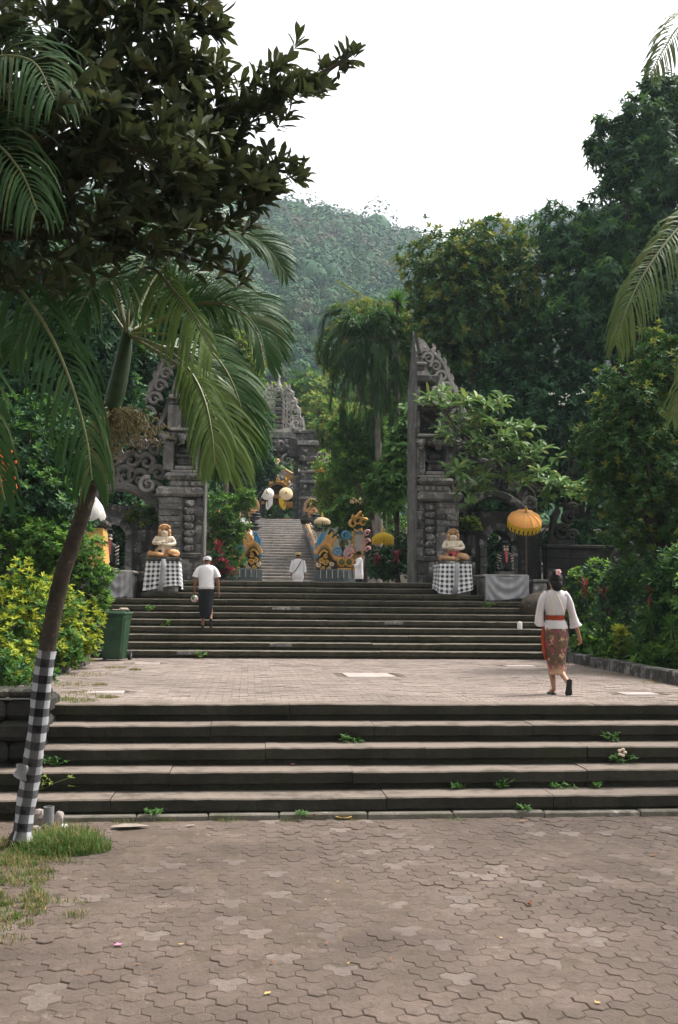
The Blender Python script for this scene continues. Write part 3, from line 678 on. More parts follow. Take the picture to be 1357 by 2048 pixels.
# carved corner fragment and low garden wall on the right, wall on the left
t = thing('carved_crest', 'dark carved stone scroll standing on the garden wall right of the orange umbrella', 'carving', (at(1122, 1088, 28).x, 28.1, gz(1090))); off = t.location
for (px, py, r, a0) in ((1126, 1064, .2, PI*.2), (1140, 1035, .15, PI*.2), (1146, 1070, .12, 0), (1146, 1015, .1, 0)):
    p = at(px, py, 28); scroll_mesh(spiral(p.x, p.z, r, a0, 1.3, True), .08, .04, .14, 28.1, .05).build('scroll', M['stone_shaded'], t, off)
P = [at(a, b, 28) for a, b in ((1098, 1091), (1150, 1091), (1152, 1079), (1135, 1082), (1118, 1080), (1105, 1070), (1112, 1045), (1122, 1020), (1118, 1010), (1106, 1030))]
MB().plate([(p.x, p.z) for p in P], 28.0, 28.25).build('crest_plate', M['stone_shaded'], t, off)
def garden_wall(name, label, xa, xb, y, z0, z1, seed, cap=True):
    w = thing(name, label, 'wall', ((xa+xb)/2, y, z0)); off = w.location; MB().b2((xa, y+.03, z0), (xb, y+.4, z1-.02)).build('core', M['stone_shaded'], w, off)
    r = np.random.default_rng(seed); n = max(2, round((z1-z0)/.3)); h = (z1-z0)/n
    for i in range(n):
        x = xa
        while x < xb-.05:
            l = min(r.uniform(.35, .7), xb-x); MB().b2((x+.005, y-r.uniform(0, .02), z0+i*h+.005), (x+l-.005, y+.12, z0+(i+1)*h-.005), bev=.015).build('stone', M['stone_shaded'], w, off); x += l
    if cap: MB().b2((xa-.02, y-.08, z1), (xb+.02, y+.46, z1+.12), bev=.03).build('coping', M['stone_shaded'], w, off)
    return w
x0 = at(1093, 1100, 28).x
gw = garden_wall('garden_wall', 'low dark stone wall with coping and carved medallion behind the right shrubs', x0, x0+5.2, 27.95, PZ-1.8, gz(1092), 4)
p = at(1262, 1130, 27.9); mb = MB(); mb.tube([(p.x+.62*math.cos(2*PI*k/20), 27.88, p.z+.62*math.sin(2*PI*k/20)) for k in range(21)], .06, 6, cap=False)
mb.tube([(p.x+.35*math.cos(2*PI*k/20), 27.88, p.z+.35*math.sin(2*PI*k/20)) for k in range(21)], .05, 6, cap=False)
for k in range(8): mb.ribbon([(p.x+r*math.cos(k*PI/4+r), p.z+r*math.sin(k*PI/4+r)) for r in (.12, .25, .4, .55)], [.05, .04, .04, .02], .05, 0, (0, 27.9, 0))
mb.build('medallion', M['stone_dark'], gw, gw.location)
xl = GL-ga(1092); garden_wall('garden_wall', 'dark stone wall left of the left archway, overgrown with shrubs', xl-7, xl, 28.0, PZ-1.8, gz(1060), 5)
# retaining wall of rough stones at the left of the lower steps
rw = thing('retaining_wall', 'shaded rubble retaining wall at left end of the lower steps', 'wall', (-3.4, 11.6, 0)); off = rw.location
MB().b2((-7, 11.42, -.1), (-2.36, LY+.5, 1.1)).build('core', M['stone_shaded'], rw, off)
r = np.random.default_rng(12)
for j in range(5):
    x = -2.3
    while x > -4.6:
        l = r.uniform(.2, .45); MB().box((x-l/2, 11.4+r.normal(0, .012), .12+j*.225), (l-.012, .16, .213), 0, r.normal(0, .02), bev=.05).build('stone', M['stone_shaded'], rw, off); x -= l
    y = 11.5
    while y < 12.5: l = r.uniform(.25, .45); MB().box((-2.32+r.normal(0, .01), y+l/2, .12+j*.225), (.14, l-.012, .213), 0, r.normal(0, .02), bev=.05).build('stone', M['stone_shaded'], rw, off); y += l
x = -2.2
while x > -4.8: l = r.uniform(.4, .7); MB().box((x-l/2, 11.52+r.normal(0, .01), 1.2), (l-.01, .42, .1), 0, r.normal(0, .015), bev=.03).build('coping', M['stone_shaded'], rw, off); x -= l
def border(name, label, pts, h, w, seed):
    P = [Vector((a, b, 0)) for a, b in pts]; o = thing(name, label, 'border', (P[0].x, P[0].y, LZ)); off = o.location; r = np.random.default_rng(seed)
    for a, b in zip(P, P[1:]):
        L = (b-a).length; d = (b-a)/L; u = 0
        while u < L-.1:
            l = min(r.uniform(.35, .6), L-u); c = a+d*(u+l/2)
            MB().box((c.x+r.normal(0, .01), c.y, LZ+h/2-.04+r.normal(0, .008)), (l-.015, w, h+.06), 0, math.atan2(d.y, d.x)+r.normal(0, .02), bev=.025).build('border_stone', M['stone_dark'], o, off); u += l
border('stone_border', 'low dark stone border along the yellow hedge left of the landing', [(-3.2, 17.6), (-3.18, 20.2), (-3.6, 22.3)], .24, .2, 1)
border('stone_border', 'low dark stone border along the shrub bed right of the landing', [(6.75, 12.4), (6.78, 15.5), (6.98, 18.5), (7.1, 22.0)], .22, .2, 2)
# cheek walls beside the upper steps
for s, xx in ((-1, -3.95), (1, 7.58)):
    w = thing('cheek_wall', ('stone pier at the left end of the upper steps beside the grey cloth' if s < 0 else 'dark stone cheek wall at right end of the upper steps behind shrubs'), 'wall', (xx, 25, LZ)); off = w.location
    for k, (y0, y1, zt) in enumerate(((22.6, 24.1, 1.75), (24.12, 25.4, 2.35), (25.42, 26.6, 2.82))):
        MB().b2((xx-.16, y0, LZ-.1), (xx+.16, y1, zt), bev=.03).build('wall_block', M['stone_mid'], w, off); MB().b2((xx-.2, y0-.03, zt+.002), (xx+.2, y1-.002, zt+.09), bev=.02).build('coping', M['stone_dark'], w, off)

# ------------------------------------------------------------------ people and statues: skinned bodies
def skin(name, chains, mat, parent=None, sub=2, off=(0, 0, 0), kind=None):
    """chains: list of [(pos, radius), ...]; a chain may start with ('join', i) = index of an existing vertex"""
    V = []; E = []; Rd = []; roots = []
    for ch in chains:
        prev = None
        for it in ch:
            if it[0] == 'join': prev = it[1]; continue
            V.append(tuple(a-b for a, b in zip(it[0], off))); r = it[1]; Rd.append(r if hasattr(r, '__len__') else (r, r)); i = len(V)-1
            if prev is None: roots.append(i)
            else: E.append((prev, i))
            prev = i
    me = bpy.data.meshes.new(name); me.from_pydata(V, E, []); o = bpy.data.objects.new(name, me); COL.objects.link(o)
    o.modifiers.new('skin', 'SKIN').use_smooth_shade = True
    for i, d in enumerate(me.skin_vertices[0].data): d.radius = Rd[i]; d.use_root = i in roots
    ss = o.modifiers.new('sub', 'SUBSURF'); ss.levels = sub; ss.render_levels = sub
    dg = bpy.context.evaluated_depsgraph_get(); m2 = bpy.data.meshes.new_from_object(o.evaluated_get(dg)); bpy.data.objects.remove(o); bpy.data.meshes.remove(me)
    m2.name = name; return link(name, m2, mat, parent, kind, smooth=True)
def hand(w, d, sd, fwd, sc=1.0, curl=.5):
    """palm and five bent fingers: w wrist, d along the hand, sd towards the thumb, fwd curling side"""
    w, d, sd, fwd = Vector(w), Vector(d).normalized(), Vector(sd).normalized(), Vector(fwd).normalized(); C = [[(w-d*.02*sc, .022*sc), (w+d*.045*sc, (.034*sc, .017*sc)), (w+d*.085*sc, (.036*sc, .014*sc))]]
    for k, L in enumerate((.07, .078, .072, .055)):
        b = w+d*.08*sc+sd*(.03-.02*k)*sc; d2 = (d+fwd*curl).normalized(); d3 = (d*.6+fwd*(curl+.5)).normalized()
        C.append([(b-d*.02*sc, .0085*sc), (b+d*L*.4*sc, .0085*sc), (b+d*L*.4*sc+d2*L*.35*sc, .0075*sc), (b+d*L*.4*sc+d2*L*.35*sc+d3*L*.28*sc, .006*sc)])
    b = w+d*.025*sc+sd*.025*sc; t1 = (d*.7+sd*.7+fwd*.2).normalized(); t2 = (d+sd*.2+fwd*.3).normalized()
    C.append([(b, .012*sc), (b+t1*.035*sc, .0105*sc), (b+t1*.035*sc+t2*.03*sc, .008*sc)]); return C
M['skin'] = plain('skin', (.36, .19, .12), .5, .06, 9, .05, .35, rv=0); M['skin_dark'] = plain('skin_dark', (.2, .095, .055), .5, .06, 9, .05, .35, rv=0)
M['hair'] = plain('hair', (.008, .006, .005), .5, .2, 60, .5, .2, rv=0)
M['white_cloth'] = cloth('white_cloth', (.78, .75, .75)); M['black_cloth'] = cloth('black_cloth', (.014, .014, .016)); M['sole'] = plain('sole', (.02, .022, .02), .7, .1, 20, .1)
M['lace'] = cloth('lace', (.8, .76, .755), .9, .3, .35, .06, 90); M['sash_red'] = cloth('sash_red', (.3, .045, .018)); M['cream_line'] = plain('cream_line', (.75, .68, .5), .8, .05)
def batik():
    m, t, p, o = new_mat('batik'); g = N(t, 'ShaderNodeTexCoord').outputs['Object']; ve = N(t, 'ShaderNodeTexVoronoi'); ve.inputs['Scale'].default_value = 7; t.links.new(g, ve.inputs['Vector'])
    k = mixc(t, ramp(t, noise(t, 30, 3, .6, g), .4, .62), (.12, .065, .03), (.06, .03, .015))
    k = mixc(t, ramp(t, noise(t, 9, 3, .6, g), .55, .6), k, (.24, .03, .06)); k = mixc(t, ramp(t, noise(t, 13, 4, .6, g), .6, .64), k, (.42, .27, .14))
    sx = N(t, 'ShaderNodeSeparateXYZ'); t.links.new(g, sx.inputs[0]); lowb = ramp(t, sx.outputs[2], .42, .3)
    k2 = mixc(t, ramp(t, ve.outputs['Distance'], .25, .45), (.45, .06, .12), (.42, .25, .14)); k2 = mixc(t, ramp(t, noise(t, 16, 3, .6, g), .56, .62), k2, (.06, .02, .05)); k2 = mixc(t, ramp(t, noise(t, 19, 3, .6, g), .6, .65), k2, (.65, .5, .42))
    k = mixc(t, lowb, k, k2); t.links.new(k, p.inputs['Base Color']); p.inputs['Roughness'].default_value = .75; bump(t, p, noise(t, 25, 4, .6, g), .3, .01); return m
M['batik'] = batik()
def ell(c, d, r, m=0): return (c, d, r, m)

def woman():
    p = on(1113, 1388, LZ); o = thing('person', 'woman walking away in white blouse, red sash and brown batik sarong', 'person', (p.x, p.y, LZ), -.02)
    V = Vector
    ch = [[((0, 0, .92), (.15, .1)), ((0, .005, 1.05), (.125, .09)), ((0, .0, 1.2), (.14, .095)), ((0, .0, 1.33), (.13, .085)), ((.005, .0, 1.42), (.055, .055)), ((.01, .015, 1.5), (.075, .085)), ((.01, .02, 1.585), (.075, .088)), ((.01, .015, 1.635), (.045, .055))],   # 0-7
          [('join', 3), ((-.15, 0, 1.37), .055), ((-.21, .03, 1.17), .042), ((-.2, .09, 1.02), .038), ((-.16, .25, 1.0), .03), ((-.14, .3, 1.0), .025)],
          [('join', 3), ((.16, 0, 1.37), .055), ((.235, .0, 1.15), .042), ((.28, .01, 1.0), .036), ((.345, .06, .84), .024), ((.36, .075, .8), .021)],
          [('join', 0), ((-.075, .02, .88), .1), ((-.06, .08, .5), .062), ((-.045, .05, .3), .052), ((-.035, .0, .1), .033), ((-.035, -.015, .055), .036), ((-.05, .09, .03), (.04, .022)), ((-.055, .16, .02), (.04, .016))],
          [('join', 0), ((.075, 0, .88), .1), ((.045, .02, .5), .062), ((.035, -.06, .33), .052), ((.085, -.22, .2), .033), ((.1, -.25, .16), .034), ((.105, -.23, .08), (.036, .02)), ((.095, -.21, .01), (.035, .014))]]
    ch += hand((.36, .075, .8), (.25, .25, -1), (-.3, 1, 0), (-1, .3, -.2), .95, .9); ch += hand((-.14, .3, 1.0), (.5, 1, 0), (.4, 0, 1), (1, -.2, 0), .95, .5)
    b = skin('body', ch, M['skin'], o)
    f = MB(); f.ball((.01, .1, 1.545), (.016, .022, .03), 0, 8, 6)
    for e in (-1, 1): f.ball((.01+e*.078, .02, 1.545), (.012, .02, .03), 0, 8, 6)
    f.build('facial_features', M['skin'], b, smooth=True)
    h = MB(); h.ball((.01, -.005, 1.585), (.096, .11, .11), 0, 16, 10); h.ball((.01, -.06, 1.51), (.083, .06, .1), 0, 14, 8); h.ball((.008, -.045, 1.67), (.062, .062, .06), 0, 12, 8); h.build('hair', M['hair'], o, smooth=True)
    h = MB()
    for k in range(5): w = 2*PI*k/5; h.ball((.02+.025*math.cos(w), -.1, 1.68+.025*math.sin(w)), (.018, .012, .022), 0, 7, 5)
    h.ball((.02, -.11, 1.68), (.008, .008, .008), 1, 6, 4); h.ball((.035, -.09, 1.71), (.03, .012, .012), 2, 6, 4); h.build('hair_flower', [M['petal'], M['gold'], M['green_stem']], o, smooth=True)
    k = MB(); k.loft([(.005, 0, 1.47, .05, .05), (.005, -.005, 1.44, .07, .065), (0, 0, 1.42, .12, .08), (0, 0, 1.385, .165, .098), (0, 0, 1.33, .19, .112), (0, 0, 1.22, .165, .115), (0, .005, 1.12, .132, .1), (0, .005, 1.05, .124, .095)], 28, 0, .09, 7); k.build('blouse', M['lace'], o, smooth=True)
    k = MB(); k.loft([(0, .005, 1.05, .124, .095), (0, .0, .98, .15, .112), (0, 0, .93, .168, .126), (.0, 0, .9, .17, .128)], 28, 0, .05, 8, cap=False); k.build('peplum', M['lace'], o, smooth=True)
    k = MB(); k.tube([(-.09, -.108, 1.36), (-.075, -.122, 1.22), (-.06, -.108, 1.08)], .005, 5); k.tube([(-.12, -.098, 1.33), (-.105, -.112, 1.2), (-.095, -.098, 1.08)], .004, 5); k.tube([(-.02, -.112, 1.4), (.05, -.125, 1.24), (.1, -.098, 1.1)], .006, 5); k.build('blouse_seam', M['cream_line'], o)
    k = MB(); k.loft([(.0, .005, 1.015, .138, .108), (.0, .005, 1.04, .131, .103), (.0, .005, 1.085, .134, .105)], 24, 0, .02, 9, cap=False); k.build('sash', M['sash_red'], o, smooth=True)
    # wide sleeves
    k = MB(); k.loft([(-.12, 0, 1.385, .055, .075, (-1, 0, -.8)), (-.158, 0, 1.345, .053, .074, (-.7, 0, -1)), (-.192, .01, 1.26, .052, .068, (-.3, .1, -1)), (-.212, .035, 1.13, .052, .07, (0, .3, -1)), (-.214, .06, 1.03, .058, .08, (.1, .4, -1)), (-.205, .08, .965, .066, .095, (.1, .5, -1))], 18, 0, .1, 5, cap=False); k.build('sleeve', M['lace'], o, smooth=True)
    k = MB(); k.loft([(.12, 0, 1.385, .055, .075, (1, 0, -.8)), (.16, 0, 1.345, .053, .074, (.7, 0, -1)), (.202, .0, 1.26, .052, .068, (.3, 0, -1)), (.242, .005, 1.1, .05, .07, (.25, 0, -1)), (.275, .02, .985, .064, .08, (.3, .1, -1)), (.298, .03, .93, .083, .085, (.35, .1, -1))], 18, 0, .1, 5, cap=False); k.build('sleeve', M['lace'], o, smooth=True)
    k = MB(); k.loft([(0, .005, .98, .14, .105), (0, .0, .9, .165, .122), (.005, -.01, .78, .172, .138), (.0, .0, .6, .148, .135), (.01, .0, .45, .125, .13), (.015, -.02, .36, .116, .135), (.01, -.02, .27, .1, .145)], 32, 0, .1, 5, cap=False); k.build('sarong', M['batik'], o, smooth=True)
    k = MB(); k.loft([(-.16, .02, .93, .02, .05), (-.178, .02, .78, .022, .06), (-.16, .02, .6, .022, .055), (-.14, .02, .47, .012, .04)], 12, 0, .05, 4); k.build('sash_tail', M['sash_red'], o, smooth=True)
    for c, tl in (((-.05, .05, .008), None), ((.1, -.222, .085), 1)):
        k = MB(); k.loft([(0, -.13, 0, .001, .012, (0, 1, 0)), (0, -.11, 0, .042, .012, (0, 1, 0)), (0, 0, 0, .042, .012, (0, 1, 0)), (.004, .08, 0, .054, .012, (0, 1, 0)), (.004, .12, 0, .03, .012, (0, 1, 0)), (0, .13, 0, .002, .012, (0, 1, 0))], 14); s_ = k.build('sandal', M['sole'], o, smooth=True)
        s_.location = c
        if tl: s_.rotation_euler = (-1.33, 0, .1); s_.location = (.1, -.262, .105)
def man_steps():
    p = at(412, 1250, 23.75); z0 = LZ+4*UR; o = thing('person', 'man in white t-shirt, black sarong and white headband climbing the upper steps', 'person', (p.x, 23.62, z0)); s = .97
    ch = [[((0, 0, .9), (.15, .11)), ((0, 0, 1.05), (.145, .1)), ((0, 0, 1.22), (.165, .11)), ((0, 0, 1.35), (.15, .095)), ((.0, .01, 1.44), (.06, .06)), ((.005, .03, 1.51), (.075, .085)), ((.005, .035, 1.59), (.078, .09)), ((.005, .03, 1.635), (.05, .06))],
          [('join', 3), ((-.18, 0, 1.35), .05), ((-.255, -.01, 1.13), .047), ((-.265, .0, 1.02), .042), ((-.275, .06, .86), .03), ((-.275, .065, .82), .026)],
          [('join', 3), ((.18, 0, 1.35), .05), ((.25, -.01, 1.13), .047), ((.27, .0, 1.02), .042), ((.29, .04, .86), .03), ((.292, .045, .82), .026)],
          [('join', 0), ((-.08, 0, .85), .1), ((-.08, .0, .48), .065), ((-.07, -.01, .3), .055), ((-.06, -.02, .09), .036), ((-.06, -.03, .05), .04), ((-.07, .08, .035), (.042, .024)), ((-.075, .15, .02), (.04, .018))],
          [('join', 0), ((.08, .02, .85), .1), ((.09, .1, .5), .065), ((.11, .06, .34), .055), ((.12, -.03, .2), .036), ((.12, -.06, .17), .038), ((.125, -.02, .1), (.04, .022)), ((.125, .03, .05), (.038, .016))]]
    ch += hand((-.275, .065, .82), (.02, .25, -1), (0, 1, 0), (1, 0, 0), 1.0, 1.2); ch += hand((.292, .045, .82), (.05, .25, -1), (0, 1, 0), (-1, .2, 0), 1.0, .6)
    b = skin('body', ch, M['skin_dark'], o); f = MB(); f.ball((.005, .12, 1.545), (.018, .024, .03), 0, 8, 6)
    for e in (-1, 1): f.ball((.005+e*.082, .03, 1.545), (.012, .02, .032), 0, 8, 6)
    f.build('facial_features', M['skin_dark'], b, smooth=True)
    MB().ball((.005, .02, 1.6), (.09, .1, .085), 0, 14, 9).build('hair', M['hair'], o, smooth=True)
    k = MB(); k.loft([(.005, .02, 1.545, .088, .1, (0, .25, 1)), (.005, .02, 1.56, .1, .112, (0, .25, 1)), (.005, .02, 1.61, .1, .112, (0, .25, 1)), (.005, .02, 1.625, .088, .1, (0, .25, 1))], 20, 0, .03, 6, cap=False); k.build('headband', M['white_cloth'], o, smooth=True)
    k = MB(); k.loft([(0, .01, 1.455, .07, .07), (0, 0, 1.44, .125, .085), (0, 0, 1.405, .195, .108), (0, 0, 1.3, .205, .125), (0, 0, 1.12, .182, .125), (0, 0, .95, .175, .13), (0, 0, .885, .178, .132)], 28, 0, .08, 6); k.build('shirt', M['white_cloth'], o, smooth=True)
    for e in (-1, 1):
        k = MB(); k.loft([(e*.13, 0, 1.385, .058, .072, (e, 0, -.8)), (e*.185, 0, 1.34, .062, .072, (e*.7, 0, -1)), (e*.236, 0, 1.25, .066, .076, (e*.35, 0, -1)), (e*.266, -.003, 1.165, .072, .082, (e*.25, 0, -1))], 16, 0, .06, 4, cap=False); k.build('sleeve', M['white_cloth'], o, smooth=True)
    k = MB(); k.loft([(0, 0, .92, .165, .122), (0, 0, .8, .176, .14), (0, .0, .6, .165, .15), (.0, .01, .42, .155, .155), (-.005, .01, .28, .135, .14), (-.03, .0, .2, .1, .11)], 28, 0, .07, 5, cap=False); k.build('sarong', M['black_cloth'], o, smooth=True)
    for c, rx in (((-.07, .03, .008), 0), ((.12, -.045, .1), -1.0)):
        k = MB(); k.loft([(0, -.12, 0, .02, .012, (0, 1, 0)), (0, -.1, 0, .034, .012, (0, 1, 0)), (.004, .08, 0, .044, .012, (0, 1, 0)), (0, .13, 0, .02, .012, (0, 1, 0))], 12); s_ = k.build('sandal', M['sole'], o, smooth=True); s_.location = c; s_.rotation_euler = (rx, 0, 0)
    bag = MB(); bag.ball((p.x-.275, 23.72, z0+.66), (.085, .085, .085), 0, 10, 7); bag.ball((p.x-.25, 23.66, z0+.63), (.05, .05, .05), 1, 8, 6); bag.ball((p.x-.3, 23.66, z0+.68), (.045, .05, .05), 2, 8, 6); bag.tube([(p.x-.275, 23.72, z0+.72), (p.x-.276, 23.7, z0+.79)], [.03, .012], 6)
    tag(bag.build('plastic_bag', [M['bag'], M['petal'], M['leafbit']], smooth=True), 'small white plastic bag in the hand of the man on the steps', 'bag')
def walker(px, pyh, Y, H, label, hat, sash, turn, face, arms):
    p = at(px, pyh, Y); o = thing('person', label, 'person', (p.x, Y, CZ), turn); s = H/1.7
    S_ = lambda x, y, z: (x*s, y*s, z*s)
    ch = [[(S_(0, 0, .9), (.15, .11)), (S_(0, 0, 1.1), (.15, .1)), (S_(0, 0, 1.35), (.15, .095)), (S_(0, .01, 1.46), (.058, .058)), (S_(0, .03, 1.53), (.075, .085)), (S_(0, .035, 1.62), (.078, .09)), (S_(0, .03, 1.66), (.05, .06))],
          [('join', 2), (S_(-.19, 0, 1.39), .06), (S_(*arms[0]), .045), (S_(*arms[1]), .03)], [('join', 2), (S_(.19, 0, 1.39), .06), (S_(*arms[2]), .045), (S_(*arms[3]), .03)],
          [('join', 0), (S_(-.08, 0, .85), .1), (S_(-.08, .04, .48), .065), (S_(-.08, 0, .09), .038), (S_(-.08, -.02, .05), .04), (S_(-.09, .12, .03), (.04, .02))],
          [('join', 0), (S_(.08, 0, .85), .1), (S_(.08, .02, .48), .065), (S_(.08, -.06, .09), .038), (S_(.08, -.08, .05), .04), (S_(.09, .06, .03), (.04, .02))]]
    ch += hand(S_(*arms[1]), (0, .15, -1), (0, 1, 0), (1, 0, 0), s, .6) + hand(S_(*arms[3]), (0, .15, -1), (0, 1, 0), (-1, 0, 0), s, .6)
    b = skin('body', ch, M['skin_dark'], o); f = MB(); f.ball(S_(0, .12, 1.57), (.018, .024, .03), 0, 8, 6)
    for e in (-1, 1): f.ball(S_(e*.082, .03, 1.57), (.012, .02, .032), 0, 8, 6)
    f.build('facial_features', M['skin_dark'], b, smooth=True); MB().ball(S_(0, .02, 1.63), (.09, .102, .085), 0, 14, 9).build('hair', M['hair'], o, smooth=True)
    if hat: k = MB(); k.loft([S_(0, .02, 1.6)+(.095, .108, (0, .2, 1)), S_(0, .02, 1.62)+(.105, .117, (0, .2, 1)), S_(0, .02, 1.7)+(.1, .11, (0, .2, 1)), S_(0, .02, 1.705)+(.03, .03, (0, .2, 1))], 18, 0, .03, 6, cap=False); k.build('headdress', M['gold_cloth'], o, smooth=True)
    k = MB(); k.loft([S_(0, .01, 1.47)+(.07, .07), S_(0, 0, 1.42)+(.19, .105), S_(0, 0, 1.3)+(.205, .12), S_(0, 0, 1.1)+(.19, .13), S_(0, 0, .9)+(.2, .145), S_(0, 0, .7)+(.21, .15)], 24, 0, .06, 6); k.build('shirt', M['white_cloth'], o, smooth=True)
    for e, i in ((-1, 0), (1, 2)):
        k = MB(); q = Vector(S_(e*.17, 0, 1.4)); w = Vector(S_(*arms[i])); v = Vector(S_(*arms[i+1])); v = w.lerp(v, .75)
        k.loft([tuple(q)+(.075, .075, w-q), tuple(w)+(.07, .075, v-q), tuple(v)+(.062, .065, v-w)], 14, 0, .06, 4, cap=False); k.build('sleeve', M['white_cloth'], o, smooth=True)
    k = MB(); k.loft([S_(0, 0, .75)+(.18, .135), S_(0, 0, .4)+(.165, .14), S_(0, 0, .12)+(.15, .14)], 24, 0, .06, 6, cap=False); k.build('sarong', M['white_cloth'] if hat else M['black_cloth'], o, smooth=True)
    if sash: k = MB(); k.tube([S_(.12, -.07, 1.43), S_(.06, -.135, 1.28), S_(-.08, -.145, 1.05), S_(-.19, -.06, .9)], .014, 6); k.build('shoulder_strap', M['black_cloth'], o)
    return o, p
# ------------------------------------------------------------------ paints
M['gold'] = plain('gold', (.66, .38, .08), .4, .15, 12, .25, .5, .25); M['gold_cloth'] = cloth('gold_cloth', (.6, .45, .2)); M['petal'] = plain('petal', (.75, .4, .42), .6, .1, 9, 0); M['bag'] = plain('bag', (.7, .68, .68), .35, .1, 20, .4)
M['leafbit'] = plain('leafbit', (.1, .25, .05), .6, .1, 9, 0); M['ochre'] = plain('ochre', (.6, .31, .085), .5, .2, 10, .35, .4); M['dkgold'] = plain('dkgold', (.16, .1, .035), .5, .2, 10, .3)
M['blue'] = plain('blue', (.07, .25, .42), .45, .15, 12, .2); M['pink'] = plain('pink', (.6, .3, .32), .45, .15, 12, .2); M['olive'] = plain('olive', (.09, .1, .03), .5, .2, 12, .2); M['cream'] = plain('cream', (.68, .55, .42), .55, .15, 10, .3); M['red'] = plain('red', (.42, .05, .03), .5, .15, 10, .2)
M['ivory'] = plain('ivory', (.68, .58, .44), .6, .16, 8, .3); M['terracotta'] = plain('terracotta', (.6, .33, .15), .65, .18, 8, .35); M['brownpaint'] = plain('brownpaint', (.5, .29, .15), .6, .2, 12, .3); M['pinkred'] = plain('pinkred', (.5, .1, .1), .7, .1, 10, .2)
M['um_orange'] = cloth('um_orange', (.85, .38, .1), .85, .12); M['um_yellow'] = cloth('um_yellow', (.62, .4, .03), .85, .15); M['um_cream'] = cloth('um_cream', (.74, .58, .36), .85, .15); M['um_white'] = cloth('um_white', (.76, .72, .68), .85, .15)
M['fr_yellow'] = cloth('fr_yellow', (.6, .38, .02)); M['wood'] = plain('wood', (.07, .04, .02), .6, .2, 14, .2); M['blackpaint'] = plain('blackpaint', (.02, .02, .02), .5, .2, 12, .2)
M['teal'] = plain('teal', (.05, .062, .062), .5, .15, 8, .2); M['tilewhite'] = plain('tilewhite', (.38, .36, .32), .6, .15, 8, .2); M['rooforange'] = plain('rooforange', (.42, .2, .08), .7, .2, 10, .3); M['darkroof'] = stone('darkroof', (.06, .05, .045), (.03, .025, .022), (.15, .13, .11), sc=1, mossy=.2)
M['poleng'] = gingham('poleng', .115, (.72, .71, .72), (.42, .42, .42)); M['poleng_trunk'] = gingham('poleng_trunk', .15, (.42, .42, .44), (.085, .085, .088), (.01, .01, .012)); M['greycloth'] = cloth('greycloth', (.33, .325, .335), .95, 0, .3, .07, 60); M['yellowcloth'] = cloth('yellowcloth', (.68, .4, .12), .8, .15)
M['binplastic'] = plain('binplastic', (.018, .06, .024), .45, .25, 5, .15, .45, rv=0); M['rubber'] = plain('rubber', (.018, .018, .018), .7, .1, 10, .1); M['pvc'] = plain('pvc', (.17, .175, .175), .55, .15, 12, .15)
for n_, a_c in (('paper', (.24, .195, .16)), ('dryleaf', (.45, .3, .1)), ('brownleaf', (.22, .09, .04)), ('pinkpetal', (.7, .2, .35)), ('white', (.8, .78, .75))): M[n_] = plain(n_, a_c, .7, .12, 14, .2)

woman(); man_steps()
walker(597, 1110, 36.0, 1.62, 'man in long white shirt with dark shoulder strap walking up to the far steps', True, True, 0, 1, ((-.24, -.01, 1.15), (-.26, .02, .9), (.24, -.01, 1.15), (.26, .02, .9)))
o_, p_ = walker(719, 1110, 35.4, 1.66, 'person in white carrying a tall pale box on their head beside the gold serpent', False, False, PI*.55, 1, ((-.25, .1, 1.18), (-.2, .3, 1.15), (.24, -.01, 1.15), (.25, .03, .92)))
bx = MB(); bx.b2((p_.x-.14, 35.27, CZ+1.7), (p_.x+.12, 35.53, CZ+2.27), bev=.015); bx.b2((p_.x-.16, 35.25, CZ+2.275), (p_.x+.14, 35.55, CZ+2.4), 1, bev=.02); tag(bx.build('box', [M['slab'], M['stone_mid']]), 'tall pale box carried on the head of the person in white', 'box')

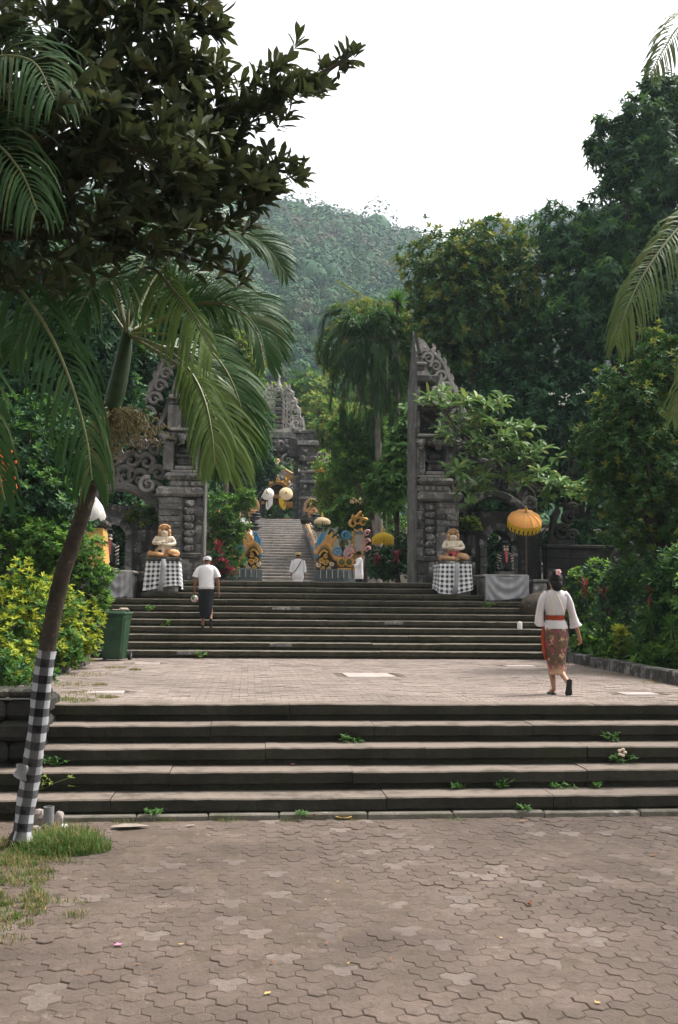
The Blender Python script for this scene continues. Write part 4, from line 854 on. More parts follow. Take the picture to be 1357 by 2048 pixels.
# ------------------------------------------------------------------ umbrellas
def umbrella(top, rad, h, pole, label, mc, mf, tilt=(0, 0), fringe=.22, group='ceremonial umbrellas', n=20):
    """top: world position of the crown; pole: length of the pole"""
    o = thing('umbrella', label, 'umbrella', top, group=group); o.rotation_euler = (tilt[0], tilt[1], 0)
    c = MB(); c.lathe([(max(.001, rad*f), -h*(.62*f**1.35+.38*f**6)) for f in (0, .1, .3, .5, .7, .86, .95, 1)], n=n, jag=lambda i, k: 1+(.022*i/7 if k % 2 else -.012*i/7)); c.build('canopy', mc, o, smooth=False)
    ze = -h; V = []; F = []; m = n*3
    for k in range(m):
        w = 2*PI*k/m
        for r, z in ((rad*1.005, ze+.006), (rad*1.02, ze-fringe*.34), (rad*1.0, ze-fringe*(1 if k % 3 != 1 else .72))): V.append((r*math.cos(w), r*math.sin(w), z))
    for k in range(m):
        q = (k+1) % m; F.append((k*3, q*3, q*3+1, k*3+1))
        if k % 3 != 2: F.append((k*3+1, q*3+1, q*3+2, k*3+2))
    MB().add(V, F).build('fringe', mf, o)
    MB().lathe([(.02, -.03), (.06, 0), (.035, .04), (.05, .08), (.015, .14), (.001, .22)], n=8).build('finial', M['gold'], o, smooth=True)
    if pole:
        iv = o.rotation_euler.to_matrix().inverted() @ Vector((0, 0, -pole)) if abs(tilt[0]) < 1 else Vector((0, 0, -pole)); MB().tube([(0, 0, -.02), iv], .022, 7).build('pole', M['wood'], o)
    if rad > .42:
        sm_ = MB()
        for k in range(n//2): w = 2*PI*(k*2+1)/n; sm_.tube([(rad*f*1.02*math.cos(w), rad*f*1.02*math.sin(w), .008-h*(.62*f**1.35+.38*f**6)) for f in (.08, .3, .5, .7, .86, .97)], .007, 4)
        sm_.build('canopy_seam', M['um_cream'], o)
    r_ = MB()
    for k in range(8): w = 2*PI*k/8; r_.tube([(.02*math.cos(w), .02*math.sin(w), -h*.45), (rad*.93*math.cos(w), rad*.93*math.sin(w), ze+.02)], .008, 4)
    r_.build('ribs', M['wood'], o); return o
p = at(1052, 1024, 25.75); umbrella(p, .45, .24, 1.7, 'orange umbrella with yellow fringe in front of the right archway', M['um_orange'], M['fr_yellow'], (.62, -.06), .25, n=24)
p = at(767, 1064, 31.5); umbrella(p, .36, .2, 2.0, 'yellow fringed umbrella standing among the shrubs left of the right gate half', M['um_yellow'], M['um_yellow'], (0, 0), .24)
p = at(645, 1034, 39.5); umbrella(p, .33, .17, 1.6, 'cream umbrella on the right serpent balustrade of the far steps', M['um_cream'], M['um_cream'], (0, 0), .12)
p = at(481, 1034, 39.5); umbrella(p, .33, .2, 1.4, 'white umbrella on the left serpent balustrade of the far steps', M['um_white'], M['um_white'], (0, 0), .16)
p = at(641, 934, 56.5); umbrella(p, .36, .16, 2.2, 'small orange umbrella beside the pillar of the far gate', M['um_orange'], M['um_orange'], (0, 0), .14)
p = at(573, 985, 55.0); umbrella(p, .38, .16, 1.9, 'cream umbrella tilted towards the far steps, right one of the far pair', M['um_cream'], M['um_cream'], (1.25, .1), .04)
p = at(535, 985, 55.0); umbrella(p, .37, .16, 1.9, 'white umbrella tilted towards the far steps, left one of the far pair', M['um_white'], M['um_white'], (1.25, -.15), .04)
for px, mm, lb in ((540, 'um_white', 'white pennant hanging in the left side of the far doorway'), (564, 'um_yellow', 'yellow pennant hanging in the right side of the far doorway')):
    p = at(px, 1009, 57); e = 1 if px > 550 else -1; MB_ = MB(); MB_.plate([(p.x-.18*e, p.z+.35), (p.x-.05*e, p.z+.38), (p.x+.22*e, p.z+.1), (p.x+.22*e, p.z-.25), (p.x+.1*e, p.z-.33), (p.x-.16*e, p.z)][::e], 57, 57.05); tag(MB_.build('pennant', M[mm]), lb, 'pennant')

# ------------------------------------------------------------------ seated statues on draped pedestals
def seated(px, label, skinm, hairm, legm, sashm, rz=0):
    p = at(px, 1117, 26.1); zb = 3.385; o = thing('statue', label, 'statue', (p.x, 26.12, zb), rz, group='seated guardian statues')
    ch = [[((0, .02, .2), (.17, .13)), ((0, .02, .33), (.165, .12)), ((0, .01, .46), (.18, .11)), ((0, 0, .54), (.07, .07)), ((0, -.02, .6), (.115, .115)), ((0, -.02, .72), (.11, .11))],
          [('join', 2), ((-.2, 0, .5), .07), ((-.28, -.04, .36), .055), ((-.14, -.17, .36), .05), ((.04, -.2, .4), .045)], [('join', 2), ((.2, 0, .5), .07), ((.28, -.04, .36), .055), ((.14, -.18, .32), .05), ((-.05, -.21, .34), .045)]]
    ch += hand((.03, -.2, .4), (1, -.1, .1), (0, 0, 1), (0, -1, 0), .9, .3) + hand((-.04, -.21, .34), (-1, -.1, .1), (0, 0, 1), (0, -1, 0), .9, .3)
    b = skin('body', ch, skinm, o)
    l = MB()
    for e in (-1, 1): l.loft([(e*.05, -.02, .12, .11, .11, (e, -.2, 0)), (e*.2, -.08, .115, .13, .12, (e, -.3, 0)), (e*.35, -.12, .1, .1, .1, (e, -.2, 0)), (e*.41, -.14, .09, .03, .04, (e, 0, 0))], 14); l.loft([(e*.34, -.15, .08, .09, .075, (-e, -.6, 0)), (e*.1, -.27, .06, .075, .06, (-e, -.15, 0)), (-e*.1, -.27, .05, .05, .045, (-e, 0, 0))], 12)
    l.build('crossed_legs', legm, o, smooth=True)
    h = MB(); h.ball((0, .05, .79), (.13, .12, .09), 0, 12, 8)
    for e in (-1, 1): h.ball((e*.12, 0, .68), (.055, .07, .08), 0, 9, 6); h.ball((e*.13, .02, .59), (.045, .06, .06), 0, 9, 6)
    for k in range(7): w = PI*(.08+.84*k/6); h.ball((.125*math.cos(w), -.04, .765+.075*math.sin(w)), .034, 0, 7, 5)
    h.build('headdress', hairm, o, smooth=True)
    f = MB(); f.ball((0, -.138, .665), (.014, .02, .024), 0, 7, 5)
    for e in (-1, 1): f.ball((e*.045, -.124, .695), (.019, .01, .008), 2, 7, 5); f.ball((e*.045, -.122, .72), (.026, .008, .005), 2, 7, 5)
    f.ball((0, -.13, .62), (.028, .01, .007), 3, 7, 5); f.build('face', [skinm, M['white'], M['blackpaint'], M['red']], b, smooth=True)
    s_ = MB(); s_.loft([(0, .02, .2, .19, .15), (0, .02, .26, .185, .145)], 18, 0, .02, 5); s_.plate([(-.05, .25), (.04, .25), (.03, .1), (-.06, .06)], -.2, -.17); s_.build('sash', sashm, o, smooth=False)
    return p
def drape(name, label, cx, cy, w, d, ztop, zbot, mat, seed, sag=.08, flare=.1, group=None, skirt=None):
    """cloth hanging round the front and sides of a block, with folds and an uneven hem"""
    r = np.random.default_rng(seed); per = [(-w/2, d/2), (-w/2, -d/2), (w/2, -d/2), (w/2, d/2)]; P = []; n = 26
    L = [math.dist(per[i], per[i+1]) for i in range(3)]; T = sum(L)
    for k in range(n*3+1):
        u = T*k/(n*3); i = 0
        while i < 2 and u > L[i]: u -= L[i]; i += 1
        f = u/L[i]; P.append((per[i][0]+(per[i+1][0]-per[i][0])*f, per[i][1]+(per[i+1][1]-per[i][1])*f))
    V = []; F = []; UV = []; m = 9; ph = r.uniform(0, 6.3, 3)
    for j in range(m+1):
        v = j/m
        for k, (x, y) in enumerate(P):
            u = T*k/(n*3); fold = .022*v*(math.sin(u*19+ph[0])+.6*math.sin(u*37+ph[1]))+.006
            q = math.hypot(x, y) or 1; s_ = 1+(flare*v+fold)/q; hem = (zbot-ztop)*(1 + .1*math.sin(u*4+ph[2])*v)*v
            V.append((cx+x*s_, cy+y*s_, ztop+hem)); UV.append((u, -v*(ztop-zbot)))
    c = len(P); uv = []
    for j in range(m):
        for k in range(c-1): f = (j*c+k, j*c+k+1, (j+1)*c+k+1, (j+1)*c+k); F.append(f); uv.append([UV[i] for i in f])
    mb = MB().add(V, F, 0, uv); return tag(mb.build(name, mat, smooth=True), label, 'cloth', group)
for px, lb, a in ((328, 'left seated statue with folded arms, painted face and orange headdress', (M['ivory'], M['terracotta'], M['terracotta'], M['cream'])), (907, 'right seated statue with hands on its belly, pale skin and pink sash', (M['ivory'], M['brownpaint'], M['brownpaint'], M['pinkred']))):
    p = seated(px, lb, *a, rz=.05 if px < 500 else -.05); side = 'left' if px < 500 else 'right'; zt = 3.38; z0 = LZ+9*UR
    t = thing('pedestal', f'square stone pedestal under the {side} seated statue', 'pedestal', (p.x, 26.2, z0), group='statue pedestals'); off = t.location
    MB().b2((p.x-.4, 25.82, z0), (p.x+.4, 26.58, zt-.09), bev=.02).build('pedestal_block', M['stone_mid'], t, off); MB().b2((p.x-.44, 25.79, zt-.088), (p.x+.44, 26.6, zt), bev=.02).build('pedestal_top', M['stone_dark'], t, off)
    drape('checkered_cloth', f'black and white checkered cloth round the pedestal of the {side} seated statue', p.x, 26.2, .84, .8, zt-(.1 if px < 500 else .02), z0+.1, M['poleng'], px, flare=.07, group='checkered cloths on the pedestals')
    k = MB(); k.ribbon([(p.x+.03, zt-.05), (p.x+.02, zt-.3), (p.x-.0, zt-.6), (p.x-.05, z0+.04)], [.05, .06, .05, .08], .02, 0, (0, 25.70, 0)); tag(k.build('sash', M['greycloth'], smooth=True), f'grey sash hanging down the checkered cloth on the {side} pedestal', 'sash')

# guardian figures with grey cloths
def banner(px0, px1, py0, py1, Y, label, seed):
    a = at(px0, py0, Y); b = at(px1, py1, Y); V = []; F = []; n, m = 36, 16; r = np.random.default_rng(seed); ph = r.uniform(0, 6, 4); mid = [r.uniform(.3, .45), r.uniform(.6, .75)]
    for j in range(m+1):
        v = j/m
        for i in range(n+1):
            u = i/n; sag = .05*math.sin(PI*u)*(1-v)**2 ; y = .022*math.sin(17*u+ph[0]+2*v)*(.3+.7*v) + .012*math.sin(31*u+ph[1]) + .05*math.sin(PI*u)**.6*math.sin(17*(v*.8+(2*u-1)**2*.75)+ph[2]+1.3*math.sin(4*u))*(.35+.65*v)+.05
            V.append((a.x+(b.x-a.x)*u, Y-.05-y*.9, a.z+(b.z-a.z)*v-sag-.03*math.sin(5*u+ph[3])*v))
    for j in range(m):
        for i in range(n): k = j*(n+1)+i; F.append((k, k+1, k+n+2, k+n+1))
    return tag(MB().add(V, F).build('hanging_cloth', M['greycloth'], smooth=True), label, 'cloth', 'grey cloths hung on the offering blocks')
for s, x0, x1, Y, py0, py1, lb in ((1, 970, 1057, 25.6, 1149, 1199, 'right'), (-1, 209, 265, 25.5, 1141, 1195, 'left')):
    a, b = at(x0, py0, Y), at(x1, py1, Y); t = thing('offering_block', f'stone offering block behind the {lb} grey cloth', 'block', ((a.x+b.x)/2, Y+.4, LZ+8*UR)); off = t.location
    MB().b2((a.x+.02, Y+.12, LZ+8*UR), (b.x-.02, Y+1.0, a.z-.06), bev=.02).build('block_body', M['stone_mid'], t, off); MB().b2((a.x-.03, Y+.06, a.z-.058), (b.x+.03, Y+1.05, a.z+.01), bev=.02).build('block_top', M['stone_pale'], t, off)
    banner(x0, x1, py0+1, py1, Y, f'wrinkled grey cloth hanging in front of the {lb} offering block', 3+s)
def guardian(px, Y, zb, label, sc, mats, rz=0):
    o = thing('guardian_statue', label, 'statue', (at(px, 1100, Y).x, Y, zb), rz); q = lambda *a: tuple(x*sc for x in a)
    MB().b2(q(-.3, -.25, 0), q(.3, .25, .1), bev=.02*sc).build('plinth', M['stone_mid'], o)
    ch = [[(q(0, .05, .25), .17*sc), (q(0, .02, .5), .17*sc), (q(0, 0, .72), .15*sc), (q(0, -.02, .85), .1*sc), (q(0, -.05, .98), .14*sc), (q(0, -.05, 1.1), .11*sc)],
          [('join', 2), (q(-.2, -.02, .74), .08*sc), (q(-.25, -.1, .5), .065*sc), (q(-.2, -.2, .28), .055*sc), (q(-.18, -.24, .14), .06*sc)], [('join', 2), (q(.2, -.02, .74), .08*sc), (q(.25, -.1, .5), .065*sc), (q(.2, -.2, .28), .055*sc), (q(.18, -.24, .14), .06*sc)],
          [('join', 0), (q(-.18, -.02, .25), .13*sc), (q(-.2, -.18, .16), .08*sc)], [('join', 0), (q(.18, -.02, .25), .13*sc), (q(.2, -.18, .16), .08*sc)]]
    b = skin('body', ch, mats[0], o)
    st = MB()
    for k in range(6):
        for e in (-1, 1):
            z = .2+k*.1; st.tube([q(e*.31, -.06, z+.05), q(e*.27, -.15, z+.02), q(e*.18, -.17, z-.02)], .011*sc, 5)
    st.build('white_stripes', M['ivory'], b)
    f = MB()
    for e in (-1, 1): f.ball(q(e*.06, -.17, 1.03), q(.035, .03, .035), 0, 8, 6); f.ball(q(e*.06, -.2, 1.03), q(.015, .01, .015), 1, 6, 5); f.ball(q(e*.14, -.04, 1.1), q(.04, .03, .06), 2, 7, 5)
    f.ball(q(0, -.19, .93), q(.1, .05, .05), 0, 10, 6); f.ball(q(0, -.22, .93), q(.06, .03, .02), 3, 8, 5); f.ball(q(0, -.2, .99), q(.035, .035, .03), 2, 8, 5)
    for k in range(6): f.ball(q(-.1+.04*k, 0, 1.2), q(.035, .06, .05), 2, 7, 5)
    f.build('face', [M['ivory'], M['blackpaint'], mats[0], M['red']], b, smooth=True)
    k = MB(); k.plate([q(-.06, .86), q(.06, .86), q(.05, .5), q(.0, .42), q(-.02, .5)], -.24*sc, -.2*sc); k.build('red_scarf', M['pinkred'], o); return o
guardian(1010, 26.45, at(1010, 1149, 26.45).z, 'dark guardian statue with white stripes and red scarf in the right archway', .72, [M['blackpaint']])
guardian(216, 26.4, at(216, 1143, 26.4).z, 'small dark guardian statue half hidden behind the left yellow shrine cloth', .9, [M['blackpaint']], .3)
# left shrine wrapped in yellow cloth with a white umbrella
p = at(172, 1130, 25.2); t = thing('shrine', 'stone shrine wrapped with cloth behind the palm trunk', 'shrine', (p.x, 25.4, LZ+8*UR)); off = t.location
MB().b2((p.x-.38, 25.1, 1.0), (p.x+.42, 25.9, at(172, 1125, 25.2).z), bev=.03).build('shrine_base', M['stone_mid'], t, off); MB().b2((p.x-.34, 25.14, at(172, 1124, 25.2).z), (p.x+.38, 25.86, at(172, 1052, 25.2).z), bev=.02).build('shrine_body', M['stone_dark'], t, off)
MB().box((p.x+.02, 25.5, at(172, 1046, 25.2).z), (.95, .95, .16), bev=.05).build('shrine_cap', M['stone_dark'], t, off); MB().box((p.x+.02, 25.5, at(172, 1030, 25.2).z), (.6, .6, .28), tap=.6).build('shrine_crown', M['stone_mid'], t, off)
drape('yellow_cloth', 'yellow cloth tied round the shrine behind the palm trunk', p.x+.02, 25.5, .76, .76, at(172, 1056, 25.2).z, at(172, 1130, 25.2).z, M['yellowcloth'], 8, flare=.08)
k = MB(); k.loft([(p.x+.02, 25.5, at(172, 1084, 25.2).z-.02, .43, .43), (p.x+.02, 25.5, at(172, 1082, 25.2).z+.02, .43, .43)], 24, 0, .01, 5, sup=7, cap=False); tag(k.build('cloth_belt', M['blackpaint']), 'dark belt round the yellow cloth on the shrine', 'belt')
p = at(181, 1005, 25.0); o = thing('umbrella', 'folded white umbrella above the shrine, partly behind the palm trunk', 'umbrella', (p.x, 25.0, p.z), group='ceremonial umbrellas'); o.rotation_euler = (.2, .25, 0)
V = []; F = []; n = 24
for j, (r, z) in enumerate(((.03, .22), (.16, .12), (.33, -.04), (.42, -.2), (.4, -.36))):
    for k in range(n): w = 2*PI*k/n; rr = r*(1+(.12*j/4)*math.sin(6*w)); V.append((rr*math.cos(w), rr*math.sin(w), z-(.08*j/4)*math.sin(5*w+1)))
for j in range(4):
    for k in range(n): F.append((j*n+k, j*n+(k+1) % n, (j+1)*n+(k+1) % n, (j+1)*n+k))
MB().add(V, F).build('canopy', M['um_white'], o, smooth=True); MB().tube([(0, 0, .25), (0, 0, -1.8)], .02, 6).build('pole', M['wood'], o)

# ------------------------------------------------------------------ serpent balustrades of the far steps
def naga(s, label):
    XA = 1.56; NY = 39.4
    X = lambda px: (XA + s*(at(px, 1100, NY).x-XA)); Z = lambda py: at(640, py, NY).z
    o = thing('serpent_balustrade', label, 'balustrade', (X(660), NY, CZ), group='serpent balustrades of the far steps'); off = o.location; cc = s > 0
    def rib(name, P, r0, r1, mat, yd=.09, y=NY, knob=0): scroll_mesh(P, r0, r1, yd, y, knob).build(name, mat, o, off)
    A = lambda L: [(X(a), Z(b)) for a, b in L]
    # basin-like plinth with pale joints, curved in plan
    mb = MB(); n = 16; V = []
    for j, (z, g_) in enumerate(((CZ-.02, 0), (Z(1157), 0), (Z(1141), .06), (Z(1139), .2), (Z(1140), .5))):
        for k in range(n+1): f = k/n; x = X(630)+(X(728)-X(630))*f; V.append((x, NY-.75*math.sin(PI*min(1, f*1.15))**.7+g_, z))
    F = [(j*(n+1)+k, j*(n+1)+k+1, (j+1)*(n+1)+k+1, (j+1)*(n+1)+k)[::(1 if cc else -1)] for j in range(4) for k in range(n)]
    mb.add(V, F).build('plinth', M['teal'], o, off)
    for k in range(1, 9):
        f = k/9; x = X(630)+(X(728)-X(630))*f; y = NY-.75*math.sin(PI*min(1, f*1.15))**.7; MB().box((x, y-.012, (Z(1157)+Z(1141))/2), (.022, .05, (Z(1141)-Z(1157))), 0, .1).build('plinth_joint', M['tilewhite'], o, off)
    # coiled body behind the carving
    mb = MB(); mb.plate([(X(a), Z(b)) for a, b in ((632, 1140), (722, 1140), (722, 1080), (700, 1112), (668, 1112), (655, 1085), (632, 1085))][::(1 if cc else -1)], NY+.12, NY+.5); mb.build('body_backing', M['dkgold'], o, off)
    rib('body_coil', A([(634, 1108), (638, 1094), (648, 1087), (658, 1092), (664, 1104), (670, 1116), (682, 1120), (698, 1120), (712, 1117), (722, 1106), (726, 1090), (724, 1072), (720, 1056)]), .1, .07, M['ochre'], .16, NY-.05)
    rib('body_coil', A([(636, 1112), (641, 1100), (648, 1095), (656, 1100), (659, 1110)]), .045, .03, M['dkgold'], .12, NY-.2)
    rib('body_coil', A([(638, 1112), (643, 1104), (649, 1101), (654, 1106)]), .035, .025, M['gold'], .1, NY-.26)
    for (a, b, m, w_) in ((653, 1078, 'ochre', 1), (661, 1072, 'ochre', 1.15), (668, 1080, 'ochre', 1), (640, 1074, 'blue', .8), (646, 1072, 'blue', .9)):   # wing feathers
        rib('wing_feather', A([(a-4, b+26), (a-5, b+14), (a-2, b+4), (a+3, b-6), (a+5, b-8)]), .1*w_, .015, M[m], .07, NY-.12)
    for (a, b, r, a0, t_, m, kn) in ((673, 1104, .17, -.6, 1.25, 'blue', .05), (697, 1108, .2, .2, 1.35, 'pink', .05), (686, 1087, .16, -.4, 1.2, 'olive', .05), (690, 1071, .16, -.9, 1.3, 'blue', .04), (652, 1126, .1, 0, 1.2, 'gold', .03), (664, 1128, .08, 2, 1.2, 'cream', .03), (644, 1122, .09, 1, 1.1, 'gold', .03), (638, 1130, .08, 2, 1.1, 'cream', .03), (658, 1136, .07, 3, 1.1, 'cream', .02), (634, 1114, .07, 0, 1.1, 'blue', .02), (646, 1136, .07, 3, 1.1, 'gold', .02), (652, 1113, .08, 1, 1.1, 'gold', .03)):
        rib('curl', spiral(X(a), Z(b), r, a0 if cc else PI-a0, t_, cc), .055 if r > .12 else .035, .02, M[m], .08, NY-.2, kn)
    for px in (683, 698):                                          # rosettes
        mb = MB(); mb.lathe([(.001, .06), (.1, .04), (.11, 0)], n=12); c_ = mb.build('rosette_centre', M['olive'], o); c_.location = Vector((X(px), NY-.24, Z(1124)))-off; c_.rotation_euler = (PI/2, 0, 0)
        mb = MB()
        for k in range(10): w = 2*PI*k/10; mb.ball((X(px)+.15*math.cos(w), NY-.22, Z(1124)+.15*math.sin(w)), (.055, .05, .055), 0, 7, 5)
        mb.build('rosette', M['gold'], o, off, smooth=True)
    for k in range(11): MB().ball((X(676+k*4), NY-.3, Z(1138)), (.045, .05, .04), 0, 7, 5).build('gold_bead', M['gold'], o, off, smooth=True)
    for k in range(9):                                            # raised tail of gold hooks
        for e in (-1, 1): rib('hook', spiral(X(709+9*(e > 0)), Z(1112-k*6.3), .1, 0 if e > 0 else PI, .9, e < 0), .032, .02, M['gold'], .06, NY-.15, .02)
    for (a, b, r, a0) in ((706, 1046, .14, 2), (716, 1040, .17, 1.2), (727, 1044, .15, .6), (722, 1030, .12, 1.5), (710, 1034, .1, 2.2), (734, 1066, .12, .3), (733, 1082, .1, 0), (734, 1098, .1, 0)):
        rib('crown_leaf', spiral(X(a), Z(b), r, a0 if cc else PI-a0, .8, cc, shrink=.6), .06, .02, M['gold' if b < 1060 else 'pink'], .1, NY-.1, .03)
    # scaled back climbing beside the steps
    nS = 18
    for k in range(nS):
        f = k/nS; y = NY+.4+f*10.5; x = (2.95 if cc else .12)+s*(.28*(1-f)); z = CZ+.75+(y-F0)*(FZ-CZ)/(F1-F0)+.15*(f > .05)
        mb = MB(); mb.ball((x, y, z), (.17, .3, .22), 0, 9, 6); mb.ball((x-s*.12, y-.1, z+.1), (.06, .12, .12), 1, 7, 5); mb.ball((x-s*.14, y-.1, z-.08), (.05, .1, .12), 2, 7, 5); mb.ball((x+s*.05, y-.12, z+.2), (.06, .08, .08), 3 if k % 2 else 1, 7, 5)
        mb.build('scale_segment', [M['cream'], M['ochre'], M['blue'] if k % 3 else M['pink'], M['tilewhite']], o, off, smooth=True)
    # side wall under the scaled back
    a, b = F0-.3, F0+11.5; h = lambda y: CZ+(max(y, F0)-F0)*(FZ-CZ)/(F1-F0); x0, x1 = sorted(((2.86 if cc else .24)+s*.02, (2.86 if cc else .24)+s*.45)); e_ = .22*s
    V = [(x0+e_, a, CZ-.2), (x1+e_, a, CZ-.2), (x1+e_, a, CZ+.55), (x0+e_, a, CZ+.55), (x0, b, h(b)-.5), (x1, b, h(b)-.5), (x1, b, h(b)+.5), (x0, b, h(b)+.5)]
    MB().add(V, [(0, 1, 2, 3), (7, 6, 5, 4), (3, 2, 6, 7), (0, 3, 7, 4), (1, 5, 6, 2), (0, 4, 5, 1)]).build('side_wall', M['slabgrey'], o, off)
    for (py, m) in ((1038, 'dark'), (1058, 'dark')):              # vases on the rail
        q = at(629 if py < 1050 else 636, py, NY+5 if py < 1050 else NY+3); x = q.x if cc else 2*XA-q.x
        MB().lathe([(.1, -.12), (.2, -.05), (.22, 0), (.3, .03), (.28, .06), (.12, .07), (.16, .14), (.26, .17), (.24, .2), (.05, .2)], (x, q.y, q.z), 14).build('bowl', M['teal'], o, off, smooth=True)
    q = at(624, 1018, NY+9.5); x = q.x if cc else 2*XA-q.x            # upper carved figure with halo
    mb = MB(); mb.ball((x, q.y, q.z-.2), (.2, .16, .3), 0, 9, 7); mb.ball((x, q.y-.05, q.z+.18), (.12, .12, .14), 0, 9, 7)
    for e in (-1, 1): mb.tube([(x+e*.1, q.y-.1, q.z+.05), (x+e*.25, q.y-.12, q.z-.12), (x+e*.08, q.y-.22, q.z-.2)], .05, 6)
    mb.ribbon([(x+.34*math.cos(w), q.z+.05+.42*math.sin(w)) for w in [PI*(-.15+1.3*k/12) for k in range(13)]], .07, .06, 1, (0, q.y+.1, 0)); mb.build('carved_figure', [M['terracotta'], M['brownpaint']], o, off, smooth=True)
naga(1, 'right carved serpent balustrade with gold, blue and pink scrolls'); naga(-1, 'left carved serpent balustrade with gold wing and blue curls')

# ------------------------------------------------------------------ far temple gate
FY = 58.0
def far_gate():
    X = lambda px: at(px, 950, FY).x; Z = lambda py: at(560, py, FY).z; o = thing('temple_gate', 'tall far stone gate with pale openwork crown above the far steps', 'gate', (X(556), FY, FZ)); off = o.location
    sd, sm, sp = M['stone_dark'], M['stone_mid'], M['stone_bleach']; xc = X(556)
    def bl(name, a, b, y0, y1, pr=0, dep=1.4, mat=sd, bev=.03, mirror=True):
        for sg in ((1, -1) if mirror else (1,)):
            lo, hi = sorted((xc+sg*(X(a)-xc), xc+sg*(X(b)-xc))); MB().b2((lo, FY-pr, Z(y0)), (hi, FY+dep, Z(y1)), bev=bev).build(name, mat, o, off)
    bl('pillar_base', 598, 640, 1046, 1020, .25); bl('pillar', 599, 630, 1020, 998, .15); bl('ledge', 598, 634, 998, 993, .25, mat=sm); bl('pillar', 600, 626, 993, 966, .1, mat=sd); bl('ledge', 599, 632, 966, 960, .25, mat=sm); bl('pillar', 600, 628, 960, 945, .05)
    bl('ledge', 599, 636, 945, 939, .2, mat=sm); bl('recess', 604, 622, 939, 922, -.2); bl('cornice', 598, 634, 922, 912, .25); bl('pillar', 596, 630, 912, 890, .05); bl('cornice', 594, 637, 890, 881, .25, mat=sm); bl('pillar', 592, 628, 881, 866, .0); bl('cornice', 590, 630, 866, 860, .15)
    bl('recessed_jamb', 588, 598, 1046, 880, -.3, .9)
    for k in range(9):
        for e in (1, -1):
            MB().box((xc+e*(X(606+5*(k % 3))-xc), FY-.18, Z(985-k*12)), (.18, .12, .2), bev=.05).build('carved_block', sm if k % 2 else sd, o, off)
    bl('lintel', 556, 596, 912, 876, -.1, 1.0, sd, .03, True); bl('crown_base', 556, 585, 876, 864, .0, .9, sm); bl('crown_base', 556, 578, 864, 856, -.1, .8, sp)
    mb = MB(); mb.ball((xc, FY-.1, Z(893)), (.5, .25, .42), 0, 12, 8)
    for e in (-1, 1): mb.ball((xc+e*.22, FY-.32, Z(888)), (.12, .1, .12), 0, 8, 6); mb.ball((xc+e*.5, FY-.15, Z(895)), (.2, .2, .16), 0, 8, 6); mb.ball((xc+e*.45, FY-.1, Z(884)), (.15, .15, .2), 0, 8, 6)
    mb.build('monster_mask', sd, o, off, smooth=True)
    P = [(X(540), Z(934)), (X(538), Z(922)), (X(545), Z(912)), (X(556), Z(909)), (X(567), Z(912)), (X(574), Z(922)), (X(572), Z(934))]
    for i, (a, b) in enumerate(((538, 1), (574, -1))): scroll_mesh(spiral(X(a if a > 550 else 538), Z(920), .3, PI/2, 1.1, b < 0), .09, .05, .2, FY-.05, .08).build('scroll', sm, o, off)
    for k in range(9):                                          # central spine of stacked blocks
        w_ = .36-.024*k; MB().box((xc, FY+.2, Z(852-k*8.6)), (w_*1.25, .5, .2), bev=.05).build('spine_block', sd if k % 2 else sm, o, off)
    MB().lathe([(.12, 0), (.16, .2), (.06, .5), (.08, .7), (.001, 1.9)], (xc, FY+.3, Z(776)), 8).build('spire', sp, o, off)
    # pierced wings of the crown
    outer = [(563, 858), (566, 830), (566, 800), (563, 778), (570, 770), (577, 778), (584, 792), (590, 808), (597, 828), (603, 846), (606, 862), (600, 874), (596, 890), (590, 872), (580, 860)]
    for e in (1, -1):
        pl = [(xc+e*(X(a)-xc), Z(b)) for a, b in outer]
        # lattice: pale ribs with gaps showing the trees behind
        def sc(P, r0, r1, kn=0, y=FY+.3, yd=.12): scroll_mesh([(xc+e*(a-xc), b) for a, b in P], r0, r1, yd, y, kn).build('scroll', sp, o, off)
        sc([(X(563), Z(862)), (X(566), Z(830)), (X(566), Z(800)), (X(562), Z(774))], .09, .05); sc([(X(570), Z(862)), (X(573), Z(830)), (X(573), Z(800)), (X(569), Z(772))], .07, .05)
        sc([(X(579), Z(862)), (X(582), Z(838)), (X(580), Z(812)), (X(575), Z(786))], .08, .05)
        for q_ in range(4): sc([(X(575.5+q_*7), Z(864)), (X(575+q_*6.2), Z(846)), (X(574+q_*5), Z(826+q_*5))], .075, .05, y=FY+.4)
        sc([(X(606), Z(864)), (X(602), Z(842)), (X(595), Z(822)), (X(587), Z(800)), (X(577), Z(780)), (X(569), Z(768))], .1, .06)
        for k in range(9): sc([(X(563), Z(856-k*9.5)), (X(568), Z(853-k*9.5)), (X(580-k*.5), Z(857-k*9.5))], .055, .05)
        for (a, b, r) in ((593, 845, .4), (588, 822, .34), (582, 802, .26), (599, 866, .28), (577, 786, .2)): sc(spiral(X(a), Z(b), r, PI*.9, 1.5, False), .1, .05, .07)
        for k, (a, b) in enumerate(((606, 856), (603, 838), (597, 820), (590, 803), (583, 788), (575, 774))):
            f = [(X(a), Z(b+5)), (X(a+5), Z(b)), (X(a+4), Z(b-9)), (X(a), Z(b-5))]; f = [(xc+e*(u-xc), v) for u, v in f]; MB().plate(f if e < 0 else f[::-1], FY+.2, FY+.4).build('flame_leaf', sp, o, off)
        f = [(X(563), Z(866)), (X(600), Z(866)), (X(598), Z(880)), (X(604), Z(893)), (X(600), Z(892)), (X(590), Z(876)), (X(563), Z(874))]; f = [(xc+e*(u-xc), v) for u, v in f]; MB().plate(f if e < 0 else f[::-1], FY+.1, FY+.5).build('wing_base', sp, o, off)
    c = at(645, 921, 58.5); mb = MB()                                # round carved medallion at the right
